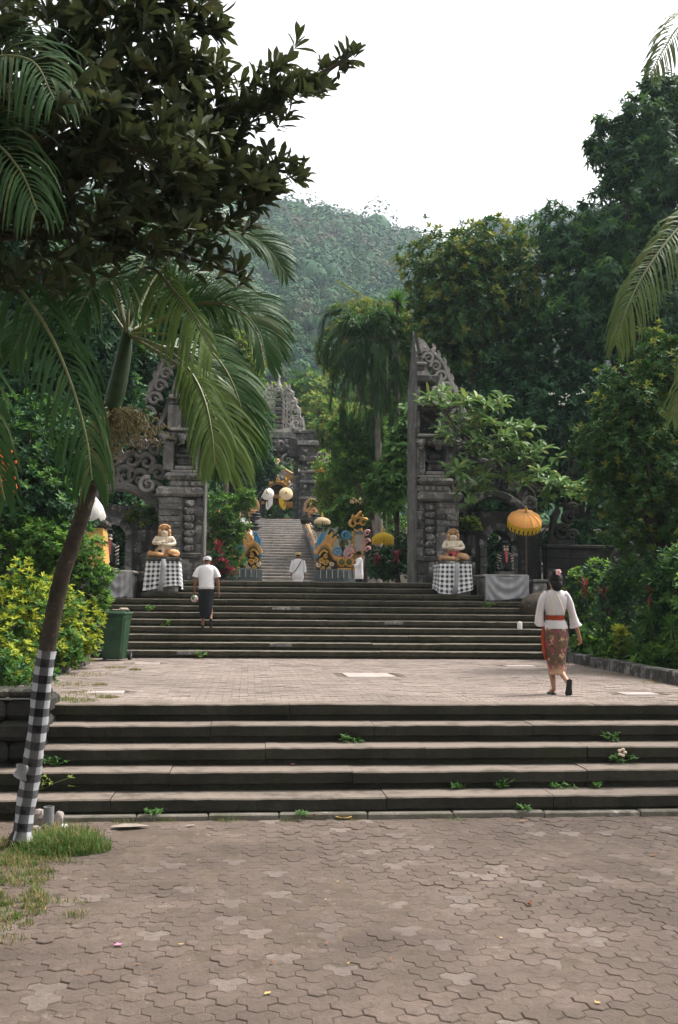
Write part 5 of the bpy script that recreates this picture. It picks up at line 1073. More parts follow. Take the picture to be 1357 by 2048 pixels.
    t = thing('medallion', 'round carved stone medallion on the wall right of the far gate', 'carving', c); mb.tube([(.42*math.cos(2*PI*k/20), 0, .5*math.sin(2*PI*k/20)) for k in range(21)], .07, 6, cap=False); mb.build('rim', sm, t)
    mb = MB(); mb.lathe([(.001, .0), (.4, 0), (.4, .12), (.001, .12)], n=18, sy=1.2); d = mb.build('disc', sd, t); d.rotation_euler = (PI/2, 0, 0); d.location.y = .1
    for k in range(6): w = 2*PI*k/6; MB().ribbon([(r*math.cos(w+r*2.5), 1.2*r*math.sin(w+r*2.5)) for r in (.05, .15, .27, .38)], [.06, .05, .04, .02], .06, 0, (0, 0, 0)).build('carved_petal', sp, t)
    MB().b2((-.5, -.1, FZ-c.z), (.5, .3, -.52)).build('pedestal', sd, t)
far_gate()
# painted pavilion behind the far gate
def pavilion():
    Y = 66.0; X = lambda px: at(px, 980, Y).x; Z = lambda py: at(556, py, Y).z; o = thing('pavilion', 'painted temple pavilion with tiered orange and gold roofs seen through the far gate', 'pavilion', (X(556), Y, FZ)); off = o.location; xc = X(556)
    def bl(name, a, b, y0, y1, mat, dep=2.4, pr=0, tap=1.0): MB().box(((X(a)+X(b))/2, Y+dep/2-pr, (Z(y0)+Z(y1))/2), (X(b)-X(a), dep, Z(y1)-Z(y0)), tap=tap).build(name, mat, o, off)
    for a, b in ((506, 530), (567, 604)): bl('base', a, b, 1048, 1036, M['rooforange']); bl('railing', a, b, 1009, 1003, M['ochre'], 2.0, .1)
    for a in (527, 566): bl('post', a-3, a+3, 1036, 996, M['blackpaint'], .25)
    bl('beam', 506, 604, 1003, 996, M['wood'], 2.2); bl('eave', 504, 606, 997, 990, M['rooforange'], 2.8, .35); bl('roof_tier', 508, 602, 990, 972, M['wood'], 2.4); bl('eave', 512, 600, 968, 962, M['rooforange'], 2.6, .3)
    bl('roof_tier', 530, 590, 962, 955, M['brownpaint'], 2.2); bl('eave', 528, 592, 955, 951, M['ochre'], 2.4, .25); bl('roof', 532, 590, 951, 937, M['darkroof'], 2.2, .1, .45)
    for k in range(14): MB().ball((X(531+k*4.6), Y-.25, Z(957)), (.06, .06, .07), 0, 6, 5).build('gold_boss', M['gold'], o, off)
    P = [(X(560), Z(934)), (X(567), Z(938)), (X(578), Z(945)), (X(592), Z(951))]; scroll_mesh(P, .1, .07, .12, Y-.2, .1).build('ridge', M['ochre'], o, off); scroll_mesh([(2*xc-a, b) for a, b in P], .1, .07, .12, Y-.2, .1).build('ridge', M['ochre'], o, off)
    mb = MB(); mb.lathe([(.26, 0), (.3, .12), (.2, .2), (.26, .32), (.14, .42), (.17, .55), (.04, .7), (.001, 1.0)], (X(553), Y+.6, Z(928)), 8); mb.build('finial', M['terracotta'], o, off)
    for e in (-1, 1): MB().ball((X(553)+e*.22, Y+.5, Z(925)), (.1, .1, .18), 0, 7, 5).build('finial_horn', M['cream'], o, off, smooth=True)
    bl('finial_base', 547, 560, 931, 928, M['cream'], .8, -.3)
    arc = lambda r: [(X(555)+r*math.cos(w), Z(988)+r*.95*math.sin(w)) for w in [PI*(.02+.96*k/18) for k in range(19)]]
    scroll_mesh(arc(.8), .07, .07, .1, Y-.5).build('arch_band', M['gold'], o, off); scroll_mesh(arc(.66), .05, .05, .1, Y-.45).build('arch_band', M['brownpaint'], o, off); scroll_mesh(arc(.93), .05, .05, .1, Y-.45).build('arch_band', M['ochre'], o, off)
    for k in range(11): w = PI*(.05+.9*k/10); MB().lathe([(.08, 0), (.1, .1), (.03, .22), (.001, .3)], (X(555)+1.02*math.cos(w), Y-.5, Z(988)+.96*math.sin(w)), 6).build('arch_leaf', [M['gold'], M['blue'], M['cream']][k % 3], o, off)
    for k in range(9): bl('door_slat', 545.5+k*2.4, 547+k*2.4, 1000, 972, M['brownpaint'], .1, -.4)
    for a, e in ((527, -1), (585, 1)): scroll_mesh(spiral(X(a), Z(978), .25, 0 if e < 0 else PI, 1.2, e < 0), .08, .04, .12, Y-.5, .06).build('corner_scroll', M['cream'], o, off); scroll_mesh(spiral(X(a+e*8), Z(966), .2, 0 if e < 0 else PI, 1.2, e < 0), .07, .04, .12, Y-.45, .05).build('corner_scroll', M['blue'], o, off)
    for a in (592, 596): MB().lathe([(.14, 0), (.18, .15), (.1, .3), (.15, .45), (.001, .8)], (X(a), Y, Z(958)), 7).build('roof_ornament', M['cream'], o, off)
pavilion()

# ------------------------------------------------------------------ bin, pipe, small things
p = on(226, 1322, LZ); o = thing('wheelie_bin', 'green plastic wheelie bin at the foot of the upper steps', 'bin', (p.x, p.y+.25, LZ), -.12)
b = MB(); ring = lambda z, w, d, y=0: [(-w/2, -d/2+y, z), (w/2, -d/2+y, z), (w/2, d/2+y, z), (-w/2, d/2+y, z)]
RR = [ring(.03, .4, .42), ring(.1, .42, .45), ring(.55, .49, .54), ring(.86, .53, .6), ring(.9, .57, .64), ring(.95, .57, .64)]; V = []; F = []
for k, q in enumerate(RR):
    for i in range(4):
        a, c = Vector(q[i]), Vector(q[(i+1) % 4]); e = (c-a).normalized(); V += [a+e*.045, c-e*.045]
for k in range(len(RR)-1):
    for i in range(8): F.append((k*8+i, k*8+(i+1) % 8, (k+1)*8+(i+1) % 8, (k+1)*8+i))
F += [tuple(range(8))[::-1], tuple((len(RR)-1)*8+i for i in range(8))]; b.add(V, F); b.build('bin_body', M['binplastic'], o)
b = MB(); b.box((0, -.02, .985), (.6, .72, .05), bev=.02); b.box((0, -.02, 1.015), (.5, .6, .03), bev=.012); b.build('lid', M['binplastic'], o)
b = MB(); b.tube([(-.2, .36, .95), (.2, .36, .95)], .018, 8); b.build('handle', M['binplastic'], o)
for e in (-1, 1):
    w = MB(); w.tube([(e*.26-.03, .27, .1), (e*.26+.03, .27, .1)], .1, 16); q = w.build('wheel', M['rubber'], o); h = MB(); h.tube([(e*.26-.035, .27, .1), (e*.26+.035, .27, .1)], .04, 10); h.build('hub', M['pvc'], q)
k = MB(); k.box((p.x+.1, p.y+.25, LZ+1.055), (.36, .3, .03), 0, .1, bev=.01); k.box((p.x+.17, p.y+.2, LZ+1.085), (.16, .14, .03), 1, .4, bev=.01); tag(k.build('packaging', [M['paper'], M['cream']]), 'flat pale packaging left on the lid of the green bin', 'litter')
p = on(97, 1655, 0); b = MB(); b.lathe([(.052, -.02), (.052, .2), (.043, .2), (.043, .02)], (p.x, p.y, 0), 18); tag(b.build('pipe', M['pvc'], smooth=False), 'short grey plastic pipe standing upright beside the lower steps', 'pipe')
for dx, dy, s_, lb in ((-.12, .12, (.16, .1, .17), 'pale concrete block standing between the wrapped palm and the grey pipe'), (.08, .1, (.1, .1, .15), 'small white lump of concrete right of the grey pipe'), (-.1, -.08, (.09, .07, .05), 'white stone in the grass left of the grey pipe'), (.16, -.03, (.1, .06, .05), 'white stone in the grass right of the grey pipe')):
    r = np.random.default_rng(int(abs(dx)*100)); m = MB(); m.ball((p.x+dx, p.y+dy, s_[2]/2-.01), (s_[0]/2, s_[1]/2, s_[2]/2), 0, 8, 6); m.v = [(a+r.normal(0, .006), b_+r.normal(0, .006), c) for a, b_, c in m.v]; tag(m.build('rubble', M['slab'] if dx != .16 else M['white']), lb, 'rubble')
p = at(1035, 1254, 24.0); t = MB(); t.lathe([(.001, 0), (.062, .0), (.062, .165), (.055, .17), (.001, .17)], (p.x, LZ+4*UR*0+LZ*0+0+p.z*0+24.0*0+p.x*0+0, 0), 14)
t = MB(); zs = LZ+4*UR; t.lathe([(.06, 0), (.062, .0), (.062, .165), (.055, .17), (.02, .165), (.02, .19), (.001, .19)], (p.x, U0+3*UT+.12, zs), 14); tag(t.build('candle', M['white']), 'white cylindrical candle standing on the right side of the upper steps', 'candle')
def litter(px, py, z, name, label, mat, L, Wd, rz, n=1, curl=.25, group=None, cat='leaf'):
    p = on(px, py, z); m = MB(); rr = random.Random(int(px)); V = []; F = []; k = 7
    for i in range(k):
        f = i/(k-1); w = Wd/2*math.sin(PI*min(max(f, .06), .97))**.7*(1+rr.uniform(-.18, .18)); zz = .008+curl*L*(f-.5)**2+rr.uniform(0, .004)
        for e in (-1, 0, 1): V.append(((f-.5)*L, e*w, zz+(.3*w if e else 0)))
    for i in range(k-1):
        for e in (0, 1): F.append((i*3+e, i*3+e+1, (i+1)*3+e+1, (i+1)*3+e))
    o = m.add(V, F).build(name, M[mat]); o.location = (p.x, p.y, z); o.rotation_euler = (0, 0, rz); return tag(o, label, cat, group)
litter(260, 1657, 0, 'palm_sheath', 'pale dry palm sheath lying on the pavers near the grass tuft', 'paper', .36, .16, .1, curl=.08, cat='litter')
litter(382, 1654, 0, 'paper_scrap', 'small pale scrap on the pavers right of the palm sheath', 'paper', .1, .06, .5, cat='litter')
litter(390, 1622, .02, 'dry_leaf', 'curled orange dry leaf leaning at the foot of the first step', 'dryleaf', .15, .07, .3, curl=1.2)
litter(618, 1638, 0, 'dry_leaf', 'crumpled yellow leaf by the kerb, left one of two', 'dryleaf', .12, .09, .2, curl=1.5); litter(632, 1637, 0, 'dry_leaf', 'orange curled leaf by the kerb beside the crumpled yellow leaf', 'dryleaf', .1, .07, 1.2, curl=1.8)
litter(688, 1639, 0, 'dry_leaf', 'broad yellow leaf lying by the kerb right of the curled leaves', 'dryleaf', .17, .11, 0, curl=.4)
litter(1044, 1645, 0, 'dry_leaf', 'reddish brown leaf by the kerb towards the right', 'brownleaf', .1, .05, .4, curl=.6)
litter(237, 1893, 0, 'flower_petal', 'bright pink petal on the lower pavers', 'pinkpetal', .05, .04, .5, cat='petal'); litter(587, 1531, .4, 'flower_petal', 'pink petal on the second step from the bottom', 'pinkpetal', .06, .05, .5, cat='petal')
litter(1060, 1812, 0, 'dry_leaf', 'dark curled leaf on the right part of the lower pavers', 'brownleaf', .06, .04, 1, curl=1.5)
litter(536, 1990, 0, 'dry_leaf', 'small orange leaf between the pale pavers near the bottom', 'dryleaf', .05, .03, .8); litter(1308, 1712, 0, 'dry_leaf', 'tiny rust leaf on the pavers at far right', 'brownleaf', .06, .03, .2)
rr = random.Random(9); first = None
for i in range(26):
    px, py = rr.uniform(60, 1340), rr.uniform(1660, 2040); o = litter(px, py, 0, 'leaf_crumb', 'tiny dry leaf crumb scattered on the lower pavers', rr.choice(['dryleaf', 'brownleaf', 'brownleaf']), rr.uniform(.02, .045), rr.uniform(.012, .025), rr.uniform(0, 6), group='dry leaf crumbs on the lower pavers', curl=.8)
# ------------------------------------------------------------------ leaf colours
M['lf_big'] = leaf('lf_big', (.016, .03, .011), (.05, .06, .02), .4, .2, .4, (.085, .066, .022))
M['lf_ficus'] = leaf('lf_ficus', (.018, .06, .012), (.052, .12, .026), .4, .15, .45)
M['lf_new'] = leaf('lf_new', (.085, .13, .018), (.18, .2, .03), .45, .25, .4)
M['lf_dark'] = leaf('lf_dark', (.01, .045, .015), (.032, .09, .03), .42, .12, .4)
M['lf_mid'] = leaf('lf_mid', (.026, .085, .014), (.075, .165, .026), .45, .22, .4)
M['lf_bright'] = leaf('lf_bright', (.075, .17, .018), (.15, .26, .035), .45, .3, .4)
M['lf_lime'] = leaf('lf_lime', (.11, .165, .025), (.2, .24, .05), .5, .3, .3)
M['lf_yellow'] = leaf('lf_yellow', (.16, .22, .018), (.34, .36, .035), .5, .25, .3)
M['lf_palm'] = leaf('lf_palm', (.008, .036, .006), (.032, .085, .014), .38, .18, .5, (.1, .1, .03))
M['lf_palmlit'] = leaf('lf_palmlit', (.018, .06, .01), (.12, .175, .032), .36, .22, .6)  # sunlit copy of the palm leaf: bright highlights put into the colour
M['lf_coco'] = leaf('lf_coco', (.032, .065, .012), (.085, .12, .028), .4, .25, .45, (.2, .15, .06))
M['lf_fox'] = leaf('lf_fox', (.02, .065, .015), (.055, .12, .032), .45, .18, .4)
M['lf_frang'] = leaf('lf_frang', (.05, .125, .028), (.12, .2, .055), .42, .22, .5, (.3, .27, .06))
M['lf_red'] = leaf('lf_red', (.07, .01, .014), (.2, .018, .03), .4, .25, .4)
M['fl_orange'] = leaf('fl_orange', (.6, .12, .03), (.7, .2, .05), .5, .2, .2); M['fl_white'] = leaf('fl_white', (.75, .72, .65), (.8, .78, .7), .5, .2, .2)
M['fl_pale'] = leaf('fl_pale', (.6, .42, .2), (.7, .5, .3), .5, .2, .2)
M['grass'] = leaf('grass', (.016, .06, .009), (.06, .13, .02), .5, .25, .3, (.25, .2, .09)); M['drygrass'] = leaf('drygrass', (.13, .12, .04), (.23, .18, .08), .6, .2, .2)
M['crownshaft'] = plain('crownshaft', (.045, .085, .03), .55, .25, 8, .15)
M['rachis'] = plain('rachis', (.16, .17, .06), .5, .15, 8, .1); M['flowerstalk'] = plain('flowerstalk', (.26, .22, .11), .7, .15, 20, .3)

def cr(P, n):
    """Catmull-Rom through P"""
    P = [Vector(p) for p in P]; Q = [P[0]*2-P[1]]+P+[P[-1]*2-P[-2]]; out = []
    for i in range(n+1):
        u = (len(P)-1)*i/n; k = min(int(u), len(P)-2); f = u-k; a, b, c, d = Q[k:k+4]
        out.append(.5*((2*b)+(c-a)*f+(2*a-5*b+4*c-d)*f*f+(3*b-a-3*c+d)*f**3))
    return out
def strip(base, d, up, L, w, droop, n=5, m=0, tw=0.):
    """one leaflet: tapering V-less blade that bends down towards its tip; (verts, quads) relative to base"""
    d = d.normalized(); V = []; p = Vector((0, 0, 0)); dd = d.copy()
    for i in range(n+1):
        f = i/n; s = dd.cross(up)
        if s.length < .05: s = dd.cross(Vector((0, 1, 0)))
        s.normalize(); s = (s*math.cos(tw*f)+up*math.sin(tw*f)); ww = w*(.45, .95, 1, .85, .55, .06)[min(5, round(f*5))]/2
        V += [p+s*ww, p-s*ww]; p = p+dd*(L/n); dd = (dd+Vector((0, 0, -1))*droop/n).normalized()
    return V, [(2*i, 2*i+1, 2*i+3, 2*i+2) for i in range(n)]
def frond(root, pts, n, Lf, w, droop, mat, split=0, start=.14, up=(0, 0, 1), ang=60, rr=.014, seed=0, plum=0, jit=.08, one=0, fold=.25):
    """palm frond: rachis with leaflets down both sides; split: leaflets are parts of their own"""
    r = random.Random(seed); off = root.location; C = cr(pts, 40); fr = MB(); fr.tube(C, [rr*(1-.8*i/40)+.0015 for i in range(41)], 6, 0)
    q = []; U = Vector(up).normalized()
    for k in range(n):
        f = start+(1-start)*(k+.5)/n; i = min(int(f*40), 39); p = C[i].lerp(C[i+1], f*40-i); t = (C[min(i+1, 40)]-C[max(i-1, 0)]).normalized(); s = t.cross(U)
        s = s.normalized() if s.length > .05 else Vector((1, 0, 0)); u2 = s.cross(t)
        prof = math.sin(PI*min(1, (.2+.8*(f-start)/(1-start))*.97))**.55
        for e in (-1, 1):
            if one and e != one: continue
            for j in range(1+plum):
                a = R(ang*(1-.45*f)+r.uniform(-5, 5)); b = fold + r.uniform(-jit, jit)*2 + (r.uniform(-1.3, 1.3) if plum else 0)
                d = t*math.cos(a)+(s*e*math.cos(b)+u2*math.sin(b))*math.sin(a)
                q.append((p, d, u2, Lf*prof*r.uniform(.9, 1.08), w*r.uniform(.85, 1.15), droop*r.uniform(.75, 1.3), r.uniform(-.5, .5)))
    if not split:
        for p, d, u2, L, ww, dr, tw in q:
            V, F = strip(p, d, u2, L, ww, dr, tw=tw); fr.add([v+p for v in V], F, 1)
    o = fr.build('frond', [M['rachis'], mat], root, off)
    if split:
        for p, d, u2, L, ww, dr, tw in q:
            V, F = strip(p, d, u2, L, ww, dr, tw=tw); l = MB().add(V, F).build('leaflet', mat, o); l.location = p-off
    return o
A3 = at

# ------------------------------------------------------------------ the leaning palm wrapped in checked cloth
b0 = on(40, 1694, 0); tk = [b0, A3(58, 1580, 9.48), A3(72, 1484, 9.42), A3(93, 1310, 9.35), A3(121, 1166, 9.28), A3(147, 1084, 9.22), A3(174, 1000, 9.18), A3(203, 885, 9.1), A3(220, 825, 9.08)]
palm = thing('palm_tree', 'leaning palm wrapped in checkered cloth at the left of the lower steps', 'tree', b0); off = palm.location
C = cr(tk, 60); mb = MB(); rad = [.084-.02*(i/60)**.8+(.004 if i % 2 else 0)+(.025 if i < 2 else 0) for i in range(61)]; mb.tube(C, rad, 14); mb.build('trunk', M['bark'], palm, off, smooth=True)
cs = cr([A3(222, 822, 9.08), A3(236, 770, 9.06), A3(250, 700, 9.04), A3(256, 655, 9.02)], 12); MB().tube(cs, [.074, .082, .086, .086, .084, .08, .076, .072, .067, .06, .053, .046, .038], 14).build('crownshaft', M['crownshaft'], palm, off, smooth=True)
# cloth on the trunk
cl = MB(); V = []; F = []; uv = []; n = 18; k0, k1 = 1, 23
rg = np.random.default_rng(3)
for i in range(k0, k1+1):
    t = (C[i+1]-C[i-1]).normalized(); a = Vector((0, -1, 0)); a = (a-t*a.dot(t)).normalized(); b = t.cross(a)
    for k in range(n+1): w = 2*PI*k/n+PI; rr_ = rad[i]+.008+.005*math.sin(3*w+i*.9)+(.012*math.sin(2*w+i*.4) if i < 6 else 0); V.append(C[i]+(a*math.cos(w)+b*math.sin(w))*rr_)
acc = 0
for i in range(k1-k0):
    l = (C[k0+i+1]-C[k0+i]).length
    for k in range(n):
        F.append((i*(n+1)+k, i*(n+1)+k+1, (i+1)*(n+1)+k+1, (i+1)*(n+1)+k)); c = .5/n; uv.append([(k*c, acc), ((k+1)*c, acc), ((k+1)*c, acc+l), (k*c, acc+l)])
    acc += l
cl.add(V, F, 0, uv); tag(cl.build('checkered_cloth', M['poleng_trunk'], smooth=True), 'black, grey and white checkered cloth wound round the leaning palm trunk', 'cloth')
q0 = A3(66, 1528, 9.3); fl = MB(); V = []; F = []
for j in range(7):
    for i in range(4): f = j/6; V.append((q0.x-.02-.11*f+.012*math.sin(i*2), q0.y-.1-.03*math.sin(f*5+i), q0.z+.02*f-.045*i*(1-.3*f)-.02*f*i*.3+.015*math.sin(4*f+i)))
for j in range(6):
    for i in range(3): F.append((j*4+i, j*4+i+1, (j+1)*4+i+1, (j+1)*4+i))
tag(fl.add(V, F).build('cloth_tail', M['greycloth'], smooth=True), 'loose grey end of cloth sticking out from the wrapped trunk', 'cloth')
B_ = A3(254, 668, 9.02)
def fp(*L): return [B_]+[A3(*l) for l in L]
P1 = M['lf_palm']; P2 = M['lf_palmlit']
UV_ = (0, -.85, .5)
frond(palm, fp((330, 712, 8.7), (383, 752, 8.45), (418, 806, 8.3), (440, 870, 8.2), (450, 945, 8.15)), 40, .62, .026, 1.5, P2, 1, .3, ang=66, seed=1, up=UV_, fold=.05, one=-1)
frond(palm, fp((332, 716, 8.75), (387, 757, 8.5), (422, 812, 8.35), (442, 872, 8.25), (450, 930, 8.2)), 30, .5, .024, 2.6, P1, 0, .35, ang=50, seed=11, up=UV_, one=1)
frond(palm, fp((325, 640, 9.0), (400, 606, 8.9), (470, 614, 8.8), (518, 664, 8.75), (535, 735, 8.7)), 46, .5, .026, 1.0, P1, 1, .25, ang=60, seed=2, up=UV_, fold=.05, one=-1)
frond(palm, fp((325, 643, 9.0), (400, 610, 8.9), (470, 620, 8.8), (514, 668, 8.75), (530, 735, 8.7)), 34, .36, .024, 1.8, P1, 0, .3, ang=52, seed=12, up=UV_, one=1)
frond(palm, fp((262, 580, 8.8), (300, 536, 8.5), (348, 585, 8.2), (390, 640, 8.0), (425, 705, 7.9)), 42, .75, .024, 2.4, P2, 1, .22, ang=62, seed=3, up=UV_, one=1)
frond(palm, fp((262, 578, 8.8), (300, 534, 8.5), (350, 582, 8.2), (394, 638, 8.0), (428, 705, 7.9)), 34, .3, .022, 1.2, P2, 0, .25, ang=40, seed=13, up=UV_, one=-1)
frond(palm, fp((320, 540, 9.4), (400, 468, 9.5), (470, 464, 9.6), (530, 492, 9.6), (574, 552, 9.6)), 50, .42, .022, .75, P1, 0, .35, ang=56, seed=4, up=UV_)
frond(palm, fp((270, 560, 9.5), (330, 470, 9.9), (410, 440, 10.2), (480, 450, 10.4), (530, 500, 10.4)), 40, .42, .022, .9, P1, 0, .3, ang=55, seed=5, up=UV_)
frond(palm, fp((200, 600, 9.3), (130, 590, 9.5), (60, 640, 9.6), (20, 720, 9.6)), 40, .6, .024, 1.6, P1, 0, .2, seed=6, up=UV_)
frond(palm, fp((235, 600, 8.6), (225, 560, 8.1), (190, 570, 7.7), (150, 640, 7.5)), 36, .6, .024, 1.8, P1, 0, .2, seed=7, up=UV_)
frond(palm, fp((310, 690, 9.6), (370, 700, 10.0), (435, 745, 10.2), (490, 820, 10.3), (515, 900, 10.3)), 44, .55, .024, 1.4, P1, 0, .3, seed=8, up=UV_, one=-1)
frond(palm, fp((240, 590, 9.6), (225, 530, 10.0), (180, 510, 10.4), (110, 550, 10.6)), 36, .6, .024, 1.3, P1, 0, .2, seed=9, up=UV_)
frond(palm, fp((320, 668, 8.9), (390, 680, 8.6), (445, 730, 8.4), (478, 800, 8.3), (490, 870, 8.3)), 46, .56, .025, 1.4, P1, 0, .3, ang=62, seed=10, up=UV_, fold=.0, one=-1)
frond(palm, fp((290, 640, 9.3), (330, 570, 9.4), (375, 560, 9.5), (420, 600, 9.6), (450, 670, 9.6)), 40, .5, .024, 1.4, P1, 0, .2, seed=14, up=UV_)
frond(palm, fp((335, 705, 8.9), (395, 742, 8.7), (436, 790, 8.55), (462, 850, 8.5), (476, 915, 8.45)), 46, .6, .024, 1.7, P1, 0, .3, ang=62, seed=15, up=UV_, fold=.05)
frond(palm, fp((325, 695, 8.6), (375, 735, 8.3), (408, 795, 8.15), (424, 865, 8.05), (430, 930, 8.0)), 40, .5, .022, 2.4, P2, 0, .35, ang=56, seed=16, up=UV_, fold=.0)
frond(palm, fp((330, 632, 9.2), (405, 590, 9.2), (480, 596, 9.2), (536, 640, 9.2), (565, 715, 9.2)), 46, .46, .023, 1.2, P1, 0, .25, ang=58, seed=17, up=UV_)
# flower stalks below the crownshaft
fs = MB(); rg = random.Random(4)
for k in range(60):
    e = A3(255+rg.gauss(0, 42), 868+rg.gauss(0, 22), 9.0+rg.uniform(-.25, .2)); s0 = A3(222, 826, 9.05); m1 = s0.lerp(e, .6)+Vector((rg.uniform(-.05, .05), -.05, .06)); fs.tube([s0, s0.lerp(m1, .5)+Vector((0, 0, .03)), m1, e], [.008, .006, .004, .002], 4)
    for j in range(16): c = m1.lerp(e, rg.uniform(0, 1))+Vector((rg.gauss(0, .028), rg.gauss(0, .028), rg.gauss(0, .028))); fs.box(c, (.014, .014, .014), 0, rg.uniform(0, 3))
for k in range(4): a = A3(185+k*9, 850+k*4, 8.95); fs.tube([A3(222, 826, 9.05), A3(200+k*5, 838, 8.9), a, A3(190+k*9, 878, 8.9), A3(205+k*6, 885, 8.9)], [.014, .012, .01, .008, .004], 5)
fs.build('flower_stalk', M['flowerstalk'], palm, off)

# coconut palm at the far left: crown and trunk outside the frame, fronds hang in
def coco(name, label, base, crown_, fronds, mat, split=()):
    t = thing(name, label, 'tree', base); o = t.location; Cc = cr([Vector(base), Vector(base).lerp(Vector(crown_), .5)+Vector((.15, .1, 0)), Vector(crown_)], 24)
    MB().tube(Cc, [.2-.08*i/24+(.006 if i % 2 else 0) for i in range(25)], 12).build('trunk', M['bark'], t, o, smooth=True)
    for k, (P, n, Lf, dr, ang, kw) in enumerate(fronds): frond(t, [Vector(crown_)]+[A3(*p) for p in P], n, Lf, .021, dr, mat, 1 if k in split else 0, .2, ang=ang, rr=.02, seed=20+k, **kw)
    return t
cw = A3(-190, 480, 8.2)
coco('coconut_palm', 'palm at the left edge, long drooping dark fronds, trunk outside the view', (cw.x-.6, cw.y-.2, 0), cw,
     [([(-90, 470, 7.9), (10, 545, 7.6), (90, 650, 7.4), (140, 760, 7.3), (172, 870, 7.25), (185, 960, 7.2)], 46, .72, 3.2, 56, dict(up=(0, -.85, .5))),
      ([(-120, 250, 7.5), (-40, 130, 7.1), (60, 120, 6.8), (110, 200, 6.6)], 44, .75, 2.4, 66, dict(up=(0, -.85, .5))),
      ([(-120, 560, 7.4), (-60, 700, 7.0), (-20, 860, 6.8), (10, 1000, 6.8)], 40, .5, 2.0, 56, dict(up=(0, -.85, .5))),
      ([(-130, 380, 7.6), (-80, 300, 7.2), (-20, 280, 7.0), (40, 340, 6.8), (75, 420, 6.7)], 40, .7, 2.4, 62, dict(up=(0, -.85, .5)))], M['lf_palm'], (0, 1))
cw = A3(1560, 330, 11.5)
coco('coconut_palm', 'coconut palm at the right edge, olive fronds drooping in from outside the frame', (cw.x+.8, cw.y+.4, 0), cw,
     [([(1490, 110, 11.2), (1420, 40, 11), (1365, 48, 10.8), (1330, 95, 10.7), (1300, 150, 10.6)], 44, .6, 1.8, 52, dict(up=(0, -.85, .5))),
      ([(1450, 400, 11.2), (1370, 445, 11), (1300, 530, 10.8), (1255, 615, 10.7), (1232, 690, 10.7)], 60, .68, 2.6, 56, dict(up=(0, -.85, .5))),
      ([(1470, 560, 11), (1420, 640, 10.7), (1380, 740, 10.5), (1345, 840, 10.5)], 44, .55, 1.8, 52, dict(up=(0, -.85, .5))),
      ([(1650, 120, 11.5), (1760, 60, 11.6), (1880, 150, 11.7), (1950, 330, 11.8)], 44, .6, 1.8, 52, {}), ([(1660, 360, 11), (1780, 420, 10.6), (1860, 560, 10.4), (1890, 720, 10.3)], 44, .6, 1.8, 52, {}), ([(1570, 120, 12), (1580, -40, 12.3), (1560, -120, 12.7), (1500, -120, 13.2)], 44, .6, 1.6, 52, {}), ([(1620, 420, 12), (1680, 520, 12.6), (1700, 680, 13)], 40, .6, 1.8, 52, {})], M['lf_coco'], (1,))

# ------------------------------------------------------------------ overhanging broad-leaved tree, upper left
tr = thing('broadleaf_tree', 'dark broad-leaved tree hanging over the upper left, seen against the white sky', 'tree', (-5.2, 7.6, 0)); off = tr.location
def bp(*L): return [A3(*l) for l in L]
BR = [bp((-700, 700, 7.6), (-200, 480, 7.9), (120, 340, 8.2), (330, 270, 8.4), (520, 215, 8.6), (640, 150, 8.7), (706, 108, 8.75)),
      bp((120, 340, 8.2), (300, 350, 8.4), (430, 345, 8.6), (540, 340, 8.7), (612, 352, 8.75)), bp((330, 270, 8.4), (430, 225, 8.3), (560, 190, 8.2), (640, 165, 8.2)),
      bp((-200, 480, 7.9), (60, 150, 8.0), (240, 60, 8.0), (370, 30, 8.0), (440, 62, 8.0)), bp((60, 150, 8.0), (180, 0, 7.7), (330, -60, 7.6), (430, -20, 7.6)),
      bp((-200, 480, 7.9), (130, 470, 8.4), (280, 490, 8.6), (420, 530, 8.7), (505, 560, 8.7)), bp((300, 350, 8.4), (390, 400, 8.2), (480, 395, 8.2), (560, 385, 8.3)),
      bp((120, 340, 8.2), (240, 200, 8.0), (340, 130, 7.9), (410, 135, 7.9)), bp((-200, 480, 7.9), (0, 330, 7.4), (150, 270, 7.2), (290, 300, 7.2), (400, 330, 7.3))]
mb = MB(); mb.tube([(-5.2, 7.6, 0), (-5.3, 7.5, 2.5), tuple(BR[0][0])], [.26, .22, .16], 12)
for i, bq in enumerate(BR): c = cr(bq, 24); mb.tube(c, [(.09 if i == 0 else .045)*(1-.9*k/24)+.004 for k in range(25)], 7)
mb.build('trunk', M['bark'], tr, off, smooth=True)
tips = []; ax = []
for i, bq in enumerate(BR):
    c = cr(bq, 60)
    for k in range(8, 61):
        t = (c[min(k+1, 60)]-c[k-1]).normalized()
        for j in range(1 if k > 40 else 2):
            if k > 44 and rng.random() < .3 or i == 5 and rng.random() < .6: continue
            s = (.03 + .42*(1-k/60)); p = c[k]+Vector((rng.normal(0, s*.7), rng.normal(0, s), rng.normal(.02, s*.55))); tips.append(p); ax.append(t*.8+Vector((rng.normal(0, .35), rng.normal(0, .35), .75+rng.normal(0, .25))))
for poly, n in ((((-260, -40), (420, -60), (390, 110), (410, 250), (500, 290), (400, 370), (405, 440), (390, 530), (300, 500), (200, 540), (100, 590), (-260, 640)), 900),):
    c = 0
    while c < n:
        x, y = rng.uniform(-260, 570), rng.uniform(-60, 620); ins = False; j = len(poly)-1
        for i in range(len(poly)):
            if (poly[i][1] > y) != (poly[j][1] > y) and x < (poly[j][0]-poly[i][0])*(y-poly[i][1])/(poly[j][1]-poly[i][1])+poly[i][0]: ins = not ins
            j = i
        if ins and not (rng.random() < .5 and y < 150 and x > 60) and not (y > 470 and rng.random() < .5): tips.append(A3(x, y, rng.uniform(7.0, 9.6))); ax.append(Vector((rng.normal(.4, .5), rng.normal(0, .5), .6+rng.normal(0, .4)))); c += 1
kk = 0
